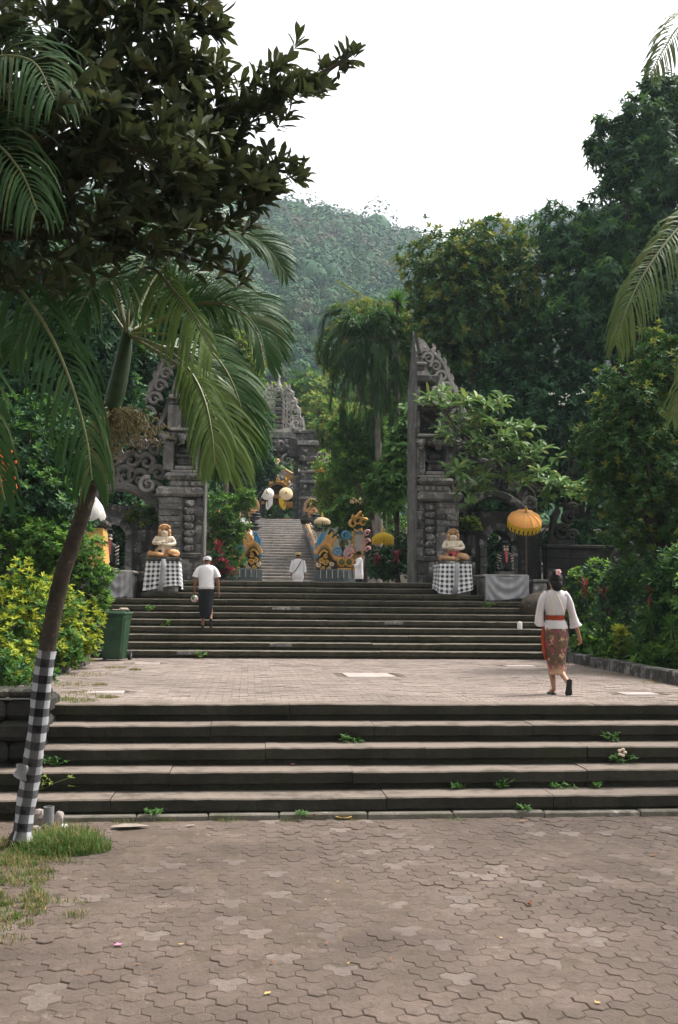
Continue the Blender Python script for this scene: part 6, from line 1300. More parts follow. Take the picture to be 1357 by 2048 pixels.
while kk < 4800:
    v = Vector((rng.uniform(-8, 6), rng.uniform(-6.5, 3.2), rng.uniform(5.8, 8.0))) if kk > 650 else Vector((rng.uniform(-7.5, -1), rng.uniform(0, 7.5), rng.uniform(5.4, 7.8))); q = M3.transposed() @ (v-CAM)
    if q.z < -.3 and q.x/-q.z > -.16 and q.y/-q.z < .62: continue
    kk += 1; tips.append(v); ax.append(Vector((rng.normal(.2, .6), rng.normal(0, .5), .6)))     # unseen leaf clusters added over and behind the camera to shade the foreground
tips = np.array([tuple(p) for p in tips]); ax = np.array([tuple(a) for a in ax])
p, d, nn, l, w = rosettes(tips, ax, 8, .15, .056, (14, 70), .35, back=.09, droop=.05)
dist = np.array([(Vector(a)-CAM).length for a in p]); pxl = np.array([M3.transposed() @ (Vector(a)-CAM) for a in p]); xs = 678.5+1991*pxl[:, 0]/-pxl[:, 2]; ys = 1024-1991*pxl[:, 1]/-pxl[:, 2]
front = np.argsort(np.where((xs > 20) & (xs < 720) & (ys > 10) & (ys < 600) & (pxl[:, 2] < 0), dist - (xs > 430)*1.5, 99))[:300]; mask = np.ones(len(p), bool); mask[front] = False
V, F = leaves_geo(p[mask], d[mask], nn[mask], l[mask], w[mask], TB); link('leaves', np_mesh('leaves', V-np.array(off), F), M['lf_big'], tr, 'stuff')
lm = []
for k in range(4): V, F = leaves_geo([(0, 0, 0)], [(1, 0, 0)], [(0, 0, 1)], .15, .05+.005*k, TB); m_ = np_mesh('leaf', V, F); m_.materials.append(M['lf_big']); lm.append(m_)
for i in front:
    dv = Vector(d[i]).normalized(); sv = Vector(np.cross(d[i], nn[i])).normalized(); nv = sv.cross(dv); o = bpy.data.objects.new('leaf', lm[int(rng.integers(4))]); COL.objects.link(o); o.parent = tr
    o.matrix_local = Matrix.Translation(Vector(p[i])-off) @ Matrix((dv, -sv, nv)).transposed().to_4x4() @ Matrix.Diagonal((l[i]/.15, l[i]/.15, l[i]/.15, 1))

# ------------------------------------------------------------------ trees and shrubs
def lob(L, Y):
    """lobes from photo-measured circles: (px, py, radius px, dY, depth radius m)"""
    out = []
    for (px, py, rx, ry, dy, rd) in L: c = A3(px, py, Y+dy); k = (Y+dy)/1991; out.append((c.x, c.y, c.z, rx*k, rd, ry*k))
    return out
def tree(name, label, base, lobes, n, per, L, W, mats, tipf=0, r0=.15, group=None, cat='tree', part='crown', seed=1, bark='bark', nl=99, **kw):
    t = thing(name, label, cat, base, group=group); limbs('trunk' if cat == 'tree' else 'stems', t, base, lobes[:nl], r0, M[bark], t.location, seed=seed, sub=5 if cat == 'tree' else 3)
    crown(part, t, lobes, n, per, L, W, [M[m] for m in mats], tipf, off=t.location, **kw); return t
def base(px, Y, z): c = A3(px, 1000, Y); return (c.x, Y, z)
TG = 'trees behind the gate'
tree('ficus_tree', 'round tree with yellowish young leaf tips above the right gate half', base(950, 34, PZ-.4), lob([(880, 560, 75, 95, 0, 1.4), (960, 520, 90, 75, .5, 1.6), (1040, 580, 90, 110, .5, 1.6), (900, 680, 95, 90, .3, 1.5), (1000, 700, 100, 90, .6, 1.5), (930, 620, 90, 90, -.5, 1.2)], 34), 4200, 8, .2, .085, ['lf_ficus', 'lf_new'], .3, .2, TG, lump=.3)
tree('dark_tree', 'tall dark tree with drooping sprays at the upper right', base(1290, 32, 1.0), lob([(1300, 260, 55, 90, 0, 1.0), (1240, 340, 50, 60, 0, .9), (1330, 380, 85, 110, 0, 1.4), (1230, 470, 100, 80, .3, 1.5), (1140, 480, 70, 60, .5, 1.2), (1290, 600, 120, 120, 0, 1.6), (1180, 600, 95, 100, .3, 1.5), (1390, 300, 60, 120, .5, 1.2), (1345, 180, 30, 40, 0, .6), (1210, 300, 36, 24, 0, .5), (1185, 290, 18, 14, 0, .3), (1205, 250, 16, 30, 0, .3), (1240, 262, 24, 42, 0, .4), (1258, 222, 16, 36, 0, .35), (1300, 175, 20, 36, 0, .4)], 32), 5600, 9, .26, .07, ['lf_dark', 'lf_mid'], .3, .28, TG, nl=9, spread=(50, 110), T=TS, lump=.4, up=.1, droop=.45)
tree('shade_tree', 'dark dense tree in deep shade behind the right archway', base(1130, 33, 1.0), lob([(1060, 780, 110, 120, 0, 1.4), (1180, 780, 110, 130, .3, 1.5), (1000, 860, 90, 110, .8, 1.2), (1120, 920, 120, 110, .5, 1.4), (1240, 900, 110, 130, 0, 1.5), (1330, 780, 110, 150, 0, 1.6), (1330, 1000, 100, 110, 0, 1.3)], 32.5), 3800, 8, .25, .11, ['lf_dark', 'lf_mid'], .05, .24, TG, lump=.3)
tree('yellow_tip_tree', 'bushy tree with yellow new leaves at the right edge above the shrub bed', base(1330, 19.5, 1.0), lob([(1330, 720, 60, 60, 0, .7), (1260, 800, 70, 70, -.2, .7), (1210, 890, 60, 65, -.3, .6), (1300, 930, 90, 90, 0, .9), (1230, 980, 60, 50, 0, .6), (1370, 1030, 90, 80, 0, .8), (1380, 850, 80, 110, .2, .9), (1290, 1070, 80, 50, .3, .6)], 19.5), 3600, 8, .115, .05, ['lf_ficus', 'lf_new'], .13, .1, lump=.3)
p = A3(1105, 790, 31); fm = MB()
tree('flowering_shrub', 'dark shrub with a few white blossoms above the right archway', base(1110, 30.4, 1.0), lob([(1110, 830, 60, 45, 0, .7), (1165, 815, 45, 35, 0, .6)], 30.2), 170, 7, .22, .09, ['lf_dark'], 0, .06)
for (px, py) in ((1102, 788), (1134, 794), (1162, 784), (1126, 805)):
    c = A3(px, py, 29.3); m = MB()
    for k in range(7): m.ball((c.x+rng.normal(0, .06), c.y+rng.normal(0, .04), c.z+rng.normal(0, .04)), (.03, .028, .025), 0, 6, 4)
    o = m.build('blossom', M['fl_white'], bpy.data.objects['flowering_shrub'], bpy.data.objects['flowering_shrub'].location)
# frangipani in front of the right gate: leaves large enough to pick apart
fr = thing('frangipani_tree', 'frangipani with pale branches and big oblong leaves against the right gate half', 'tree', base(1075, 29.6, 2.4)); off = fr.location
SP = [(862, 795), (885, 800), (905, 790), (930, 800), (955, 795), (975, 805), (998, 800), (920, 830), (945, 835), (975, 840), (935, 865), (960, 870), (1005, 850), (1030, 845), (1050, 860), (1010, 880), (1040, 885), (1070, 895), (1095, 890), (950, 900), (985, 905), (1020, 915), (1055, 920), (935, 925), (965, 935), (1000, 945), (1080, 935), (925, 950), (960, 965), (1030, 945), (1090, 960), (1115, 975), (1100, 985), (1125, 955), (900, 870), (890, 835), (1140, 985), (1170, 975), (905, 935), (940, 985)]
mb = MB(); b0_ = Vector((off.x, off.y, 2.4)); f1 = A3(1066, 985, 28.5); f2 = A3(1010, 925, 27.5); mb.tube([b0_, b0_.lerp(f1, .6)+Vector((.1, 0, 0)), f1, f2], [.1, .085, .07, .06], 9)
for i, (px, py) in enumerate(SP):
    e = A3(px, py+8, 26.6+rng.uniform(-.5, .4)); s0 = f2.lerp(f1, rng.uniform(0, .8)) if px > 960 else f2.lerp(A3(940, 880, 26.8), rng.uniform(.1, 1)); mb.tube([s0, s0.lerp(e, .5)+Vector((rng.uniform(-.15, .15), 0, -.12)), e], [.03, .02, .014], 6)
mb.build('trunk', M['bark'], fr, off, smooth=True)
TP_ = np.array([tuple(A3(px, py, 26.55+rng.uniform(-.5, .4))) for px, py in SP for k in range(1)] + [tuple(A3(px+rng.uniform(-22, 22), py+rng.uniform(-16, 26), 26.6+rng.uniform(-.8, .6))) for px, py in SP for k in range(2)]); AX = np.array([(rng.normal(0, .4), rng.normal(-.35, .3), 1) for k in TP_])
p, d, nn, l, w = rosettes(TP_, AX, 10, .34, .12, (35, 100), .3, back=.12, droop=.2); lm = []
for k in range(3): V, F = leaves_geo([(0, 0, 0)], [(1, 0, 0)], [(0, 0, 1)], .32, .095+.012*k, T7); m_ = np_mesh('leaf', V, F); m_.materials.append(M['lf_frang']); lm.append(m_)
for i in range(300):
    i = int(i*len(p)/300); dv = Vector(d[i]).normalized(); sv = Vector(np.cross(d[i], nn[i])).normalized(); nv = sv.cross(dv); o = bpy.data.objects.new('leaf', lm[int(rng.integers(3))]); COL.objects.link(o); o.parent = fr; s_ = l[i]/.32
    o.matrix_local = Matrix.Translation(Vector(p[i])-off) @ Matrix((dv, -sv, nv)).transposed().to_4x4() @ Matrix.Diagonal((s_, s_, s_, 1))
rest = np.ones(len(p), bool); rest[[int(i*len(p)/300) for i in range(300)]] = False
V, F = leaves_geo(p[rest], d[rest], nn[rest], l[rest], w[rest], T7); link('leaves', np_mesh('leaves', V-np.array(off), F), M['lf_frang'], fr, 'stuff')
tree('broadleaf_shrub', 'shrub of large dark green leaves just left of the right gate half', base(800, 31, PZ), lob([(800, 900, 28, 45, 0, .5), (785, 960, 42, 45, 0, .6), (785, 1000, 28, 28, 0, .5), (812, 845, 16, 30, .2, .4), (752, 985, 22, 40, .2, .4)], 30.5), 170, 9, .34, .13, ['lf_mid'], 0, .06, spread=(40, 110), T=T7, droop=.35)
# foxtail palm, dragon trees, tall spear
tree('garden_tree', 'olive green tree hiding the lower trunk of the drooping palm', base(768, 37.2, CZ), lob([(740, 880, 40, 60, 0, .9), (700, 920, 42, 50, 0, .9), (765, 940, 34, 45, -.6, .7), (690, 860, 30, 30, .3, .7)], 37), 900, 8, .19, .085, ['lf_mid', 'lf_bright'], .15, .1, 'garden trees round the far gate')
fx = thing('foxtail_palm', 'bushy drooping palm with plume-like fronds between the gate halves', 'tree', base(757, 36, CZ)); off = fx.location; top = A3(745, 690, 36)
MB().tube(cr([(off.x, 36, CZ), tuple(A3(757, 900, 36)), tuple(top)], 20), [.17-.005*k*.8 for k in range(21)], 10).build('trunk', M['bark_pale'], fx, off, smooth=True)
for k, (P, L) in enumerate((([(700, 640), (660, 690), (648, 750)], .75), ([(715, 680), (690, 760), (680, 860)], .8), ([(735, 640), (722, 720), (730, 850)], .8), ([(770, 650), (790, 700), (800, 780)], .75), ([(690, 620), (650, 640), (640, 700)], .7), ([(760, 700), (758, 800), (765, 900)], .8), ([(780, 690), (800, 770), (806, 850)], .7), ([(740, 700), (712, 800), (700, 880)], .8), ([(750, 720), (742, 830), (745, 930)], .7), ([(725, 650), (700, 690), (706, 780)], .8), ([(700, 700), (668, 760), (660, 820)], .7), ([(760, 630), (800, 650), (815, 720)], .75), ([(765, 740), (780, 820), (790, 900)], .75), ([(720, 660), (690, 660), (662, 720)], .8), ([(735, 720), (722, 800), (715, 900)], .8), ([(780, 660), (812, 690), (820, 770)], .7), ([(715, 720), (690, 800), (690, 870)], .8))):
    frond(fx, [top]+[A3(px, py, 35.2+.25*(k % 5)) for px, py in P], 64, L*.78, .042, 1.6, M['lf_fox'], 0, .1, ang=50, rr=.03, seed=40+k, plum=2, jit=.3)
def spiky(px, py, Y, label, zb, n, L, w, mat, r0=.08, name='dragon_tree', dome=1.2, cat='tree', group=None, droop=.5):
    t = thing(name, label, cat, base(px, Y, zb), group=group); o = t.location; c = A3(px, py, Y); MB().tube([o, o.lerp(c, .5)+Vector((.05, 0, 0)), c], [r0, r0*.85, r0*.7], 8).build('trunk' if cat == 'tree' else 'stem', M['bark'], t, o, smooth=True); m = MB()
    for k in range(n):
        d = Vector((rng.normal(0, 1), rng.normal(0, 1), rng.normal(.5, .7)*dome)).normalized(); V, F = strip(c, d, Vector((0, 0, 1)), L*rng.uniform(.75, 1.1), w, droop, 5); m.add([v+c for v in V], F)
    m.build('leaves', M[mat] if isinstance(mat, str) else mat, t, o, kind=None); return t
spiky(795, 605, 38, 'spiky green rosette tree rising behind the right gate half', CZ, 110, .75, .06, 'lf_mid')
sp_ = thing('palm_spear', 'single long pale palm spear pointing up left beside the spiky rosette', 'plant', base(772, 37.5, CZ)); o = sp_.location
frond(sp_, [(o.x, 37.5, CZ), A3(775, 800, 37.5), A3(768, 625, 37.5), A3(725, 592, 37.3), A3(678, 563, 37.1)], 30, .38, .03, .5, M['lf_lime'], 0, .72, ang=18, rr=.025, seed=77)
tree('ficus_tree', 'yellowish round tree behind the drooping palm in the centre', base(720, 43, CZ), lob([(725, 640, 55, 36, 0, 1.1), (775, 645, 50, 40, 0, 1.1), (680, 695, 42, 50, 0, 1.0), (810, 690, 40, 60, 0, 1.0), (760, 740, 70, 70, .3, 1.2), (800, 800, 50, 80, .3, 1.1)], 42), 1700, 8, .22, .1, ['lf_mid', 'lf_new'], .45, .16, lump=.3)
tree('garden_tree', 'pale olive tree beyond the drooping palm right of the far gate', base(690, 62, 5), lob([(680, 850, 60, 50, 0, 1.8), (650, 880, 40, 45, 0, 1.4), (720, 880, 60, 60, 0, 1.8), (640, 810, 40, 25, 2, 1.4)], 62), 900, 8, .3, .14, ['lf_lime', 'lf_mid'], .3, .2, 'garden trees round the far gate')
tree('garden_tree', 'bright green bushy tree right of the far gate pillar', base(690, 48, 4), lob([(670, 945, 40, 40, 0, 1.0), (700, 985, 50, 45, 0, 1.1), (655, 995, 30, 40, 0, .8), (740, 950, 50, 50, .5, 1.2)], 47), 900, 8, .22, .11, ['lf_bright', 'lf_lime'], .4, .14, 'garden trees round the far gate')
tree('garden_tree', 'dark green tree behind the gold serpent balustrade', base(735, 41, CZ), lob([(730, 1010, 55, 45, 0, .9), (690, 1040, 45, 40, 0, .8), (760, 1060, 50, 50, 0, .9), (770, 980, 40, 50, .3, .8)], 41.5), 900, 8, .2, .09, ['lf_mid', 'lf_bright'], .1, .12, 'garden trees round the far gate')
tree('garden_tree', 'pale orange flowering tree top behind the gold serpent balustrade', base(715, 43, CZ), lob([(715, 1000, 20, 6, 0, .4)], 40.3), 26, 6, .1, .06, ['fl_pale', 'lf_bright'], .1, .06, 'garden trees round the far gate')
tree('shrub', 'dark shrub under the yellow umbrella left of the right gate half', base(775, 31, PZ-.4), lob([(778, 1125, 38, 30, 0, .6), (757, 1140, 20, 20, -.2, .4), (808, 1105, 18, 40, 0, .5)], 30.6), 360, 8, .16, .07, ['lf_dark', 'lf_mid'], .1, .04, cat='shrub', part='foliage')
CG = 'red-leaved cordylines'
for (px, py, Y, lb) in ((752, 1122, 29.8, 'red cordyline under the left side of the yellow umbrella'), (795, 1112, 29.8, 'red cordyline between yellow umbrella and right gate half'), (1172, 1172, 21.3, 'red cordyline directly right of the woman in white'), (1207, 1186, 20.0, 'red cordyline in the middle of the right shrub bed'), (1300, 1192, 17.9, 'red cordyline near the right end of the shrub bed'), (437, 1095, 29.5, 'dark red cordyline left of the blue curled carving')):
    spiky(px, py, Y, lb, 1.0 if Y < 23 else PZ-.3, 14 if Y < 23 else 24, .26 if Y < 23 else .32, .045, 'lf_red', .012, 'cordyline', 1.3, 'plant', CG, .35)
tree('garden_tree', 'round light green tree behind the palm fronds left of centre', base(460, 44, CZ), lob([(455, 690, 55, 70, 0, 1.5), (485, 740, 45, 70, 0, 1.3), (420, 760, 60, 80, 0, 1.5)], 44), 1300, 8, .2, .1, ['lf_mid', 'lf_lime'], .5, .18, 'garden trees round the far gate')
tree('garden_tree', 'dark tree left of the far gate behind hanging fronds', base(490, 52, 4), lob([(500, 880, 45, 70, 0, 1.5), (470, 960, 50, 60, 0, 1.4), (540, 935, 22, 20, 0, .6), (520, 950, 25, 25, 0, .7)], 51), 900, 8, .24, .11, ['lf_dark', 'lf_mid'], .2, .16, 'garden trees round the far gate')
tree('shrub', 'leafy shrub with pink blossoms right of the left gate half', base(440, 32, CZ), lob([(440, 1020, 35, 35, 0, .6), (470, 1060, 30, 28, 0, .5), (430, 1080, 25, 40, 0, .5), (490, 1000, 22, 25, .4, .5), (460, 1110, 30, 30, -.3, .5)], 32), 560, 8, .15, .06, ['lf_mid', 'lf_bright'], .15, .04, cat='shrub', part='foliage')
tree('shrub', 'dark reddish shrub at the foot of the left serpent carving', base(430, 29.5, PZ), lob([(428, 1130, 26, 28, 0, .4), (455, 1142, 18, 16, 0, .35)], 29.4), 200, 8, .14, .05, ['lf_dark', 'lf_red'], .3, .03, cat='shrub', part='foliage')
tree('garden_tree', 'hazy green tree between the far gate and the hill', base(640, 78, FZ), lob([(620, 800, 60, 60, 0, 2.4), (690, 780, 60, 70, 2, 2.6), (560, 830, 60, 60, 2, 2.4), (650, 870, 70, 60, 0, 2.2), (480, 820, 60, 80, 2, 2.5)], 79), 1300, 8, .42, .24, ['lf_mid', 'lf_lime'], .3, .25, 'garden trees round the far gate')
tree('garden_tree', 'dark green tree behind the pavilion roofs', base(560, 74, FZ), lob([(530, 960, 50, 60, 0, 1.8), (590, 960, 50, 60, 0, 1.8), (560, 1010, 60, 40, 0, 1.5)], 74), 700, 8, .36, .18, ['lf_mid', 'lf_dark'], .3, .2, 'garden trees round the far gate')
# left side: dark mass of trees behind the palms
LG = 'trees on the left behind the palms'
tree('shade_tree', 'dark dense tree behind the palms at the upper left', base(60, 25, 1.0), lob([(40, 560, 150, 130, 0, 2.0), (180, 640, 120, 120, 0, 1.6), (60, 760, 150, 130, 0, 1.8), (200, 800, 90, 110, .3, 1.3), (-60, 450, 150, 160, 0, 2.0), (330, 620, 90, 90, 3, 1.4), (250, 500, 110, 100, 3, 1.5), (360, 520, 60, 70, 4, 1.2)], 25), 4000, 8, .22, .1, ['lf_dark', 'lf_mid'], .1, .3, LG)
tree('shade_tree', 'dark tree directly behind the left gate half and its archway', base(280, 33, PZ-.4), lob([(300, 690, 75, 90, 0, 1.2), (240, 790, 85, 95, .3, 1.3), (340, 820, 55, 90, .6, 1.1), (220, 900, 80, 80, 0, 1.2), (300, 930, 70, 70, .2, 1.1), (180, 700, 70, 90, .3, 1.2)], 33), 2600, 8, .22, .1, ['lf_dark', 'lf_mid'], .06, .22, LG)
tree('shade_tree', 'bushy green tree between the palm trunk and the left archway', base(40, 21, 1.0), lob([(60, 880, 110, 80, 0, 1.2), (40, 980, 110, 70, -.5, 1.1), (150, 930, 50, 60, .5, .7), (110, 1030, 70, 50, 0, .8), (-60, 900, 90, 120, 0, 1.2)], 20.5), 1900, 8, .14, .065, ['lf_dark', 'lf_mid'], .25, .16, LG)
for (px, py) in ((8, 912), (12, 935), (6, 985), (20, 975)):
    c = A3(px, py, 16.5); m = MB()
    for k in range(16): m.ball((c.x+rng.normal(0, .07), c.y+rng.normal(0, .05), c.z+rng.normal(0, .07)), (.022, .02, .03), 0, 5, 4)
    m.build('flower_head', M['fl_orange'], bpy.data.objects['shade_tree.003'] if 'shade_tree.003' in bpy.data.objects else None, bpy.data.objects['shade_tree.003'].location)
tree('shrub', 'glossy dark green shrub hiding the lower left shrine', base(180, 19.5, 1.0), lob([(150, 1110, 60, 45, 0, .6), (90, 1080, 70, 45, 0, .6), (190, 1160, 40, 35, 0, .45), (190, 1200, 30, 40, 0, .4), (110, 1150, 70, 50, .2, .6), (20, 1080, 60, 60, 0, .6)], 19.5), 1300, 8, .1, .05, ['lf_mid', 'lf_bright'], .2, .03, cat='shrub', part='foliage')
HG = 'yellow and green hedge plants'
for (px, py, rx, ry, Y, lb, tf) in ((40, 1190, 55, 60, 16.0, 'yellow-leaved hedge shrub at the left edge beside the palm trunk', .45), (20, 1290, 50, 70, 15.4, 'mottled yellow hedge shrub low at the left edge', .4), (110, 1215, 45, 60, 18.0, 'yellow-green hedge shrub behind the leaning palm trunk', .35), (165, 1255, 34, 55, 19.0, 'yellow-leaved hedge shrub next to the green bin', .45), (120, 1290, 40, 40, 17.6, 'dark green hedge shrub right of the wrapped trunk', .2)):
    tree('hedge_shrub', lb, base(px, Y, 1.0), lob([(px, py, rx, ry, 0, .5), (px+rx*.4, py+ry*.5, rx*.7, ry*.6, -.1, .4), (px-rx*.5, py+ry*.4, rx*.7, ry*.6, .1, .4)], Y), 420, 8, .085, .042, ['lf_mid', 'lf_yellow'], tf, .02, HG, cat='shrub', part='foliage')
tree('shrub', 'low dark shrubs on top of the rubble retaining wall', base(30, 13.2, 1.05), lob([(30, 1345, 70, 28, 0, .4), (-40, 1330, 60, 40, 0, .4), (95, 1350, 20, 14, .6, .25)], 13.2), 300, 8, .08, .035, ['lf_mid', 'lf_dark'], .2, .02, cat='shrub', part='foliage')
# right shrub bed
bedY = lambda px: min(22.4, 7.35*1991/(px-497)+.55)
BG = 'shrubs in the bed right of the landing'
for (L, Y, n, ll, ww, mm, tf, lb) in (([(1160, 1190, 35, 55, 0, .4), (1190, 1150, 40, 35, .2, .4), (1150, 1250, 25, 40, 0, .35)], 17.8, 420, .085, .045, ['lf_dark', 'lf_bright'], .3, 'small-leaved bright green shrub right behind the woman'),
        ([(1240, 1170, 45, 45, 0, .5), (1290, 1150, 40, 40, .2, .5), (1230, 1230, 50, 50, -.2, .5)], 18.4, 520, .09, .04, ['lf_dark', 'lf_mid'], .3, 'dark leafy shrub in the middle of the right bed'),
        ([(1330, 1190, 50, 60, 0, .6), (1370, 1140, 45, 60, .2, .5), (1320, 1250, 50, 50, -.2, .5)], 17.4, 520, .12, .04, ['lf_dark', 'lf_mid'], .3, 'dense narrow-leaved shrub at the right end of the bed'),
        ([(1205, 1285, 55, 42, 0, .5), (1260, 1300, 55, 40, -.2, .5), (1320, 1310, 55, 35, -.4, .5), (1175, 1318, 34, 24, -.2, .35), (1240, 1328, 45, 22, -.4, .4), (1320, 1345, 50, 22, -.7, .4)], 16.4, 560, .14, .07, ['lf_mid', 'lf_bright'], .12, 'low broad-leaved plants along the right stone border'),
        ([(1380, 1300, 55, 45, 0, .5), (1420, 1230, 70, 80, .3, .6), (1480, 1330, 70, 60, .3, .6), (1560, 1330, 80, 80, .5, .6), (1500, 1200, 80, 70, 1.2, .7)], 15.4, 620, .12, .055, ['lf_mid', 'lf_bright'], .2, 'broad-leaved shrub at the right frame edge')):
    L = [(a, b, c, d, e+bedY(a)-Y, f) for a, b, c, d, e, f in L]; ll *= 1.2; ww *= 1.2
    tree('shrub', lb, base(L[0][0], Y+L[0][4], 1.0), lob(L, Y), n, 8, ll, ww, mm, tf, .02, BG, cat='shrub', part='foliage', T=T7 if ll > .095 else T4)
for (px, py, lb) in ((1240, 1262, 'lime yellow leafed plant in the right bed, upper one'), (1250, 1292, 'lime yellow leafed plant in the right bed, lower one')):
    tree('lime_plant', lb, base(px, 19.1, 1.0), lob([(px, py, 16, 16, 0, .12)], 19.1), 9, 6, .15, .09, ['lf_yellow' if py < 1280 else 'lf_lime'], 0, .01, 'lime-leaved plants', cat='plant', part='foliage', T=T7)
for (px, py, Y, lb) in ((1300, 1240, 17.8, 'grassy strap-leaved clump in the right bed below the red cordyline'), (1345, 1260, 16.9, 'grassy strap-leaved clump at the right edge'), (1165, 1300, 21.4, 'strap-leaved clump low behind the woman')):
    spiky(px, py, Y, lb, 1.0, 60, .42, .022, 'lf_mid', .012, 'strap_plant', 1.4, 'plant', 'strap-leaved clumps', .9)
for (px, py, rx, ry, Y, n, lb) in ((1010, 1110, 60, 50, 31.0, 420, 'dark shrub seen through the opening of the right archway'), (1200, 1080, 110, 40, 30.6, 700, 'dark shrub mass behind the right garden wall'), (1330, 1090, 90, 60, 30.2, 600, 'dark shrub behind the garden wall at the right edge'), (1000, 1005, 60, 22, 31.4, 320, 'dark shrub above the opening of the right archway'), (235, 1090, 70, 60, 31.0, 520, 'dark shrub seen through the opening of the left archway'), (180, 1000, 90, 50, 31.4, 520, 'dark shrub above the left archway wall')):
    tree('shrub', lb, base(px, Y, PZ-.3), lob([(px, py, rx, ry, 0, .7), (px-rx*.5, py+ry*.6, rx*.7, ry*.6, .1, .6), (px+rx*.5, py+ry*.6, rx*.7, ry*.6, .1, .6)], Y), n, 8, .22, .1, ['lf_dark', 'lf_mid'], .05, .03, 'shrubs behind the garden walls', cat='shrub', part='foliage')
# the mossy boulder behind the woman
p = A3(1090, 1182, 24.6); m = MB(); m.ball((p.x+.15, 25.0, 2.12), (.75, .45, .52), 0, 18, 12); rg = np.random.default_rng(8); m.v = [(a+.05*math.sin(5*b+a*3), b, c+.05*math.sin(4*a)) for a, b, c in m.v]
tag(m.build('boulder', M['bark'], smooth=True), 'mossy brown boulder right of the grey cloth, behind the woman', 'boulder')
# creeper on the archways
for (px, py, rx, ry, Y, s, lb) in ((940, 1050, 22, 14, 28.0, 0, 'small bright creeper on the wall left of the right archway'), (285, 1030, 30, 22, 28.0, 0, 'creeper growing on the left archway wall'), (262, 1065, 8, 30, 29.2, 0, 'leaves showing through the opening of the left archway')):
    tree('creeper', lb, base(px, Y+.05, PZ-.2), lob([(px, py, rx, ry, 0, .12)], Y), 60, 7, .12, .06, ['lf_mid', 'lf_lime'], .4, .01, cat='plant', part='foliage')
# hill-top tree
tree('hilltop_tree', 'flat-topped tree standing on the far ridge', (at(985, 480, 470).x, 470, at(985, 480, 470).z-8), lob([(985, 448, 30, 8, 0, 5), (968, 456, 14, 5, 0, 3), (1004, 454, 14, 5, 0, 3)], 470), 480, 8, 1.7, 1.0, ['lf_mid'], 0, .35)

# ------------------------------------------------------------------ grass and weeds
def blades(name, label, spots, n, L, w, mats, kind='stuff', parent=None, drop=.9):
    V = []; F = []; mi = []
    for k in range(n):
        s = spots[int(rng.integers(len(spots)))]; a = rng.uniform(0, 2*PI); r = math.sqrt(rng.random()); x, y = s[0]+s[3]*r*math.cos(a), s[1]+s[4]*r*math.sin(a); l = L*rng.uniform(.35, 1.3)*(1-.5*r); az = rng.uniform(0, 2*PI); le = rng.uniform(.1, 1.0)
        dx, dy = math.cos(az)*le*l, math.sin(az)*le*l; wx, wy = -math.sin(az)*w/2, math.cos(az)*w/2; b = len(V)
        V += [(x-wx, y-wy, s[2]), (x+wx, y+wy, s[2]), (x+dx*.45+wx*.8, y+dy*.45+wy*.8, s[2]+l*.6), (x+dx*.45-wx*.8, y+dy*.45-wy*.8, s[2]+l*.6), (x+dx, y+dy, s[2]+l*(1-.35*le)), (x+dx, y+dy, s[2]+l*(1-.35*le))]
        F += [(b, b+1, b+2, b+3), (b+3, b+2, b+4, b+5)]; mi += [0 if rng.random() < s[5]-.12 else 1]*2
    o = link(name, np_mesh(name, V, F, mi), [M[m] for m in mats]); o['kind'] = kind
    if label: o['label'] = label
    return o
def spot(px, py, z, rx, ry, g=.8): p = on(px, py, z); return (p.x, p.y, z-.01, rx, ry, g)
blades('grass', None, [spot(130, 1690, 0, .32, .3, .9), spot(90, 1700, 0, .3, .3, .85), spot(160, 1700, 0, .28, .22, .9), spot(120, 1680, 0, .42, .42, .6), spot(120, 1700, 0, .3, .3, .9)], 5200, .2, .007, ['grass', 'drygrass'])
blades('grass', None, [spot(rng.uniform(-60, 60)+rng.exponential(34), 1680+230*rng.beta(1.1, 2.4), 0, rng.uniform(.03, .13), rng.uniform(.03, .12), rng.uniform(.3, .8)) for _ in range(120)]+[spot(-10, 1730, 0, .35, .35, .6), spot(50, 1720, 0, .3, .3, .6)]*8, 6800, .085, .006, ['grass', 'drygrass'])
blades('grass', None, [spot(155, 1390, LZ, .35, .5, .4), spot(140, 1370, LZ, .3, .6, .35), spot(175, 1350, LZ, .4, .5, .3), spot(230, 1335, LZ, .25, .3, .35), spot(215, 1395, LZ, .15, .12, .4), spot(165, 1402, LZ, .22, .25, .6), spot(130, 1400, LZ, .15, .25, .6), spot(270, 1340, LZ, .12, .1, .4), spot(200, 1370, LZ, .12, .1, .4), spot(1250, 1350, LZ, .5, .5, .3), spot(1320, 1365, LZ, .3, .4, .3), spot(1200, 1335, LZ, .3, .4, .4)], 3800, .07, .006, ['grass', 'drygrass'])
blades('grass', None, [spot(x, y, 0.0, .14, .04, .7) for x, y in ((330, 1643), (350, 1640), (460, 1642), (580, 1642), (250, 1645), (910, 1640), (690, 1640))], 500, .08, .005, ['grass', 'drygrass'])
WG = 'weeds growing in the joints of the steps'
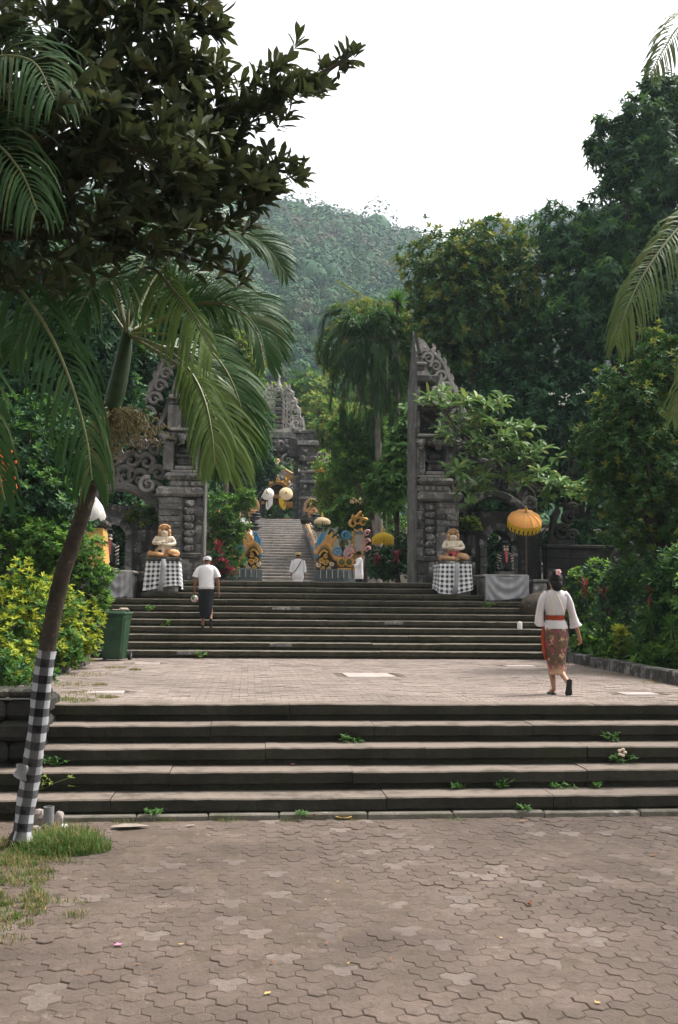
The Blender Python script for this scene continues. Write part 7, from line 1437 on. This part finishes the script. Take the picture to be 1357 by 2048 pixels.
for i, (px, py, k, big, lb) in enumerate(((700, 1480, 4, .7, 'weed tuft on the second step from the top of the lower flight, left of centre'), (1220, 1482, 4, .8, 'sprawling weed at the right on the fourth lower step'), (1237, 1508, 3, .8, 'weed with a pale flower on the right of the third lower step'), (1000, 1572, 2, .8, 'weed tuft in the joint of the second lower step right of centre'), (1110, 1560, 2, .5, 'thin upright weed right of centre on the second lower step'), (1185, 1560, 2, .5, 'thin weed on the second lower step below the pale flower'), (915, 1572, 2, .5, 'small weed left of the weed tuft on the second lower step'), (310, 1622, 1, .5, 'small weed at the foot of the lowest step, left'), (1040, 1620, 1, .5, 'small weed at the foot of the lowest step, right'), (600, 1655, 0, .3, 'seedling by the kerb'), (108, 1510, 3, 1.0, 'small weed hanging at the left end of the lower steps'), (78, 1545, 2, 1.4, 'yellow-green weed right of the wrapped palm trunk'))):
    z = LZ-(5-k)*ST_R+.0 if k else .02; yy = NOS+(k-1)*ST_T+.05 if k > 0 else NOS-.06
    zz = (k-1)*ST_R if k > 1 else 0; p = A3(px, py, yy-.0); x = p.x; yb = NOS+(k-1)*ST_T+.03 if k else NOS-.1; zb = (k-1)*ST_R if k else .05
    if k >= 1: yb = NOS+(k-1)*ST_T+.03; zb = (k-1)*ST_R
    if k == 1: yb = NOS-.0; zb = .05
    tips = np.array([(x+rng.normal(0, .1*big), yb-rng.uniform(.02, .1), zb+rng.uniform(.03, .13)*big) for _ in range(int(12*big)+3)]); axs = np.array([(rng.normal(0, .5), -.3, 1) for _ in tips])
    q = rosettes(tips, axs, 5, .05, .024, (40, 95), back=.01); V, F = leaves_geo(*q, T4); t = thing('weed', lb, 'weed', (x, yb, zb), group=WG); link('foliage', np_mesh('foliage', V-np.array((x, yb, zb)), F), M['lf_lime' if 'yellow' in lb else 'lf_mid'], t)
    m = MB()
    for a in tips[::2]: m.tube([(x, yb, zb), ((x+a[0])/2, (yb+a[1])/2, a[2]*.6+zb*.4), tuple(a)], .003, 4)
    m.build('stem', M['green_stem'], t, t.location)
    if 'with a pale flower' in lb:
        m = MB()
        for k5 in range(5): w5 = 2*PI*k5/5; m.ball((x+.035*math.cos(w5), yb-.1, zb+.14+.035*math.sin(w5)), (.025, .012, .018), 0, 6, 4)
        m.build('flower', M['cream'], t, t.location)
for (px, k, lb) in ((345, 10, 'seedling on the upper steps below the left pedestal cloth'), (300, 7, 'seedling on the left of the upper steps, fifth from the top'), (335, 5, 'pair of small weeds on the upper steps left of the man'), (405, 1, 'weed at the foot of the upper steps below the man'), (975, 8, 'small weed beside the right grey cloth'), (240, 1, 'weed at the foot of the upper steps beside the bin')):
    yb = U0+(k-1)*UT+.02; zb = LZ+(k-1)*UR; p = A3(px, 1200, yb); x = p.x
    tips = np.array([(x+rng.normal(0, .07), yb-rng.uniform(.02, .1), zb+rng.uniform(.03, .15)) for _ in range(9)]); q = rosettes(tips, np.array([(rng.normal(0, .5), -.3, 1) for _ in tips]), 5, .07, .035, (40, 95), back=.01); V, F = leaves_geo(*q, T4)
    t = thing('weed', lb, 'weed', (x, yb, zb), group=WG); link('foliage', np_mesh('foliage', V-np.array((x, yb, zb)), F), M['lf_bright'], t); m = MB()
    for a in tips[::2]: m.tube([(x, yb, zb), tuple(a)], .004, 4)
    m.build('stem', M['green_stem'], t, t.location)
# haze
hz = MB(); hz.b2((-530, -530, -1.7), (530, 530, 205)); m, t, p_, o_ = new_mat('haze'); t.nodes.remove(p_); v = N(t, 'ShaderNodeVolumePrincipled'); v.inputs['Color'].default_value = (.74, .89, 1, 1); v.inputs['Density'].default_value = HAZE; v.inputs['Anisotropy'].default_value = .2; t.links.new(v.outputs[0], o_.inputs['Volume'])
if HAZE > 0: hz.build('haze', m, kind='stuff')
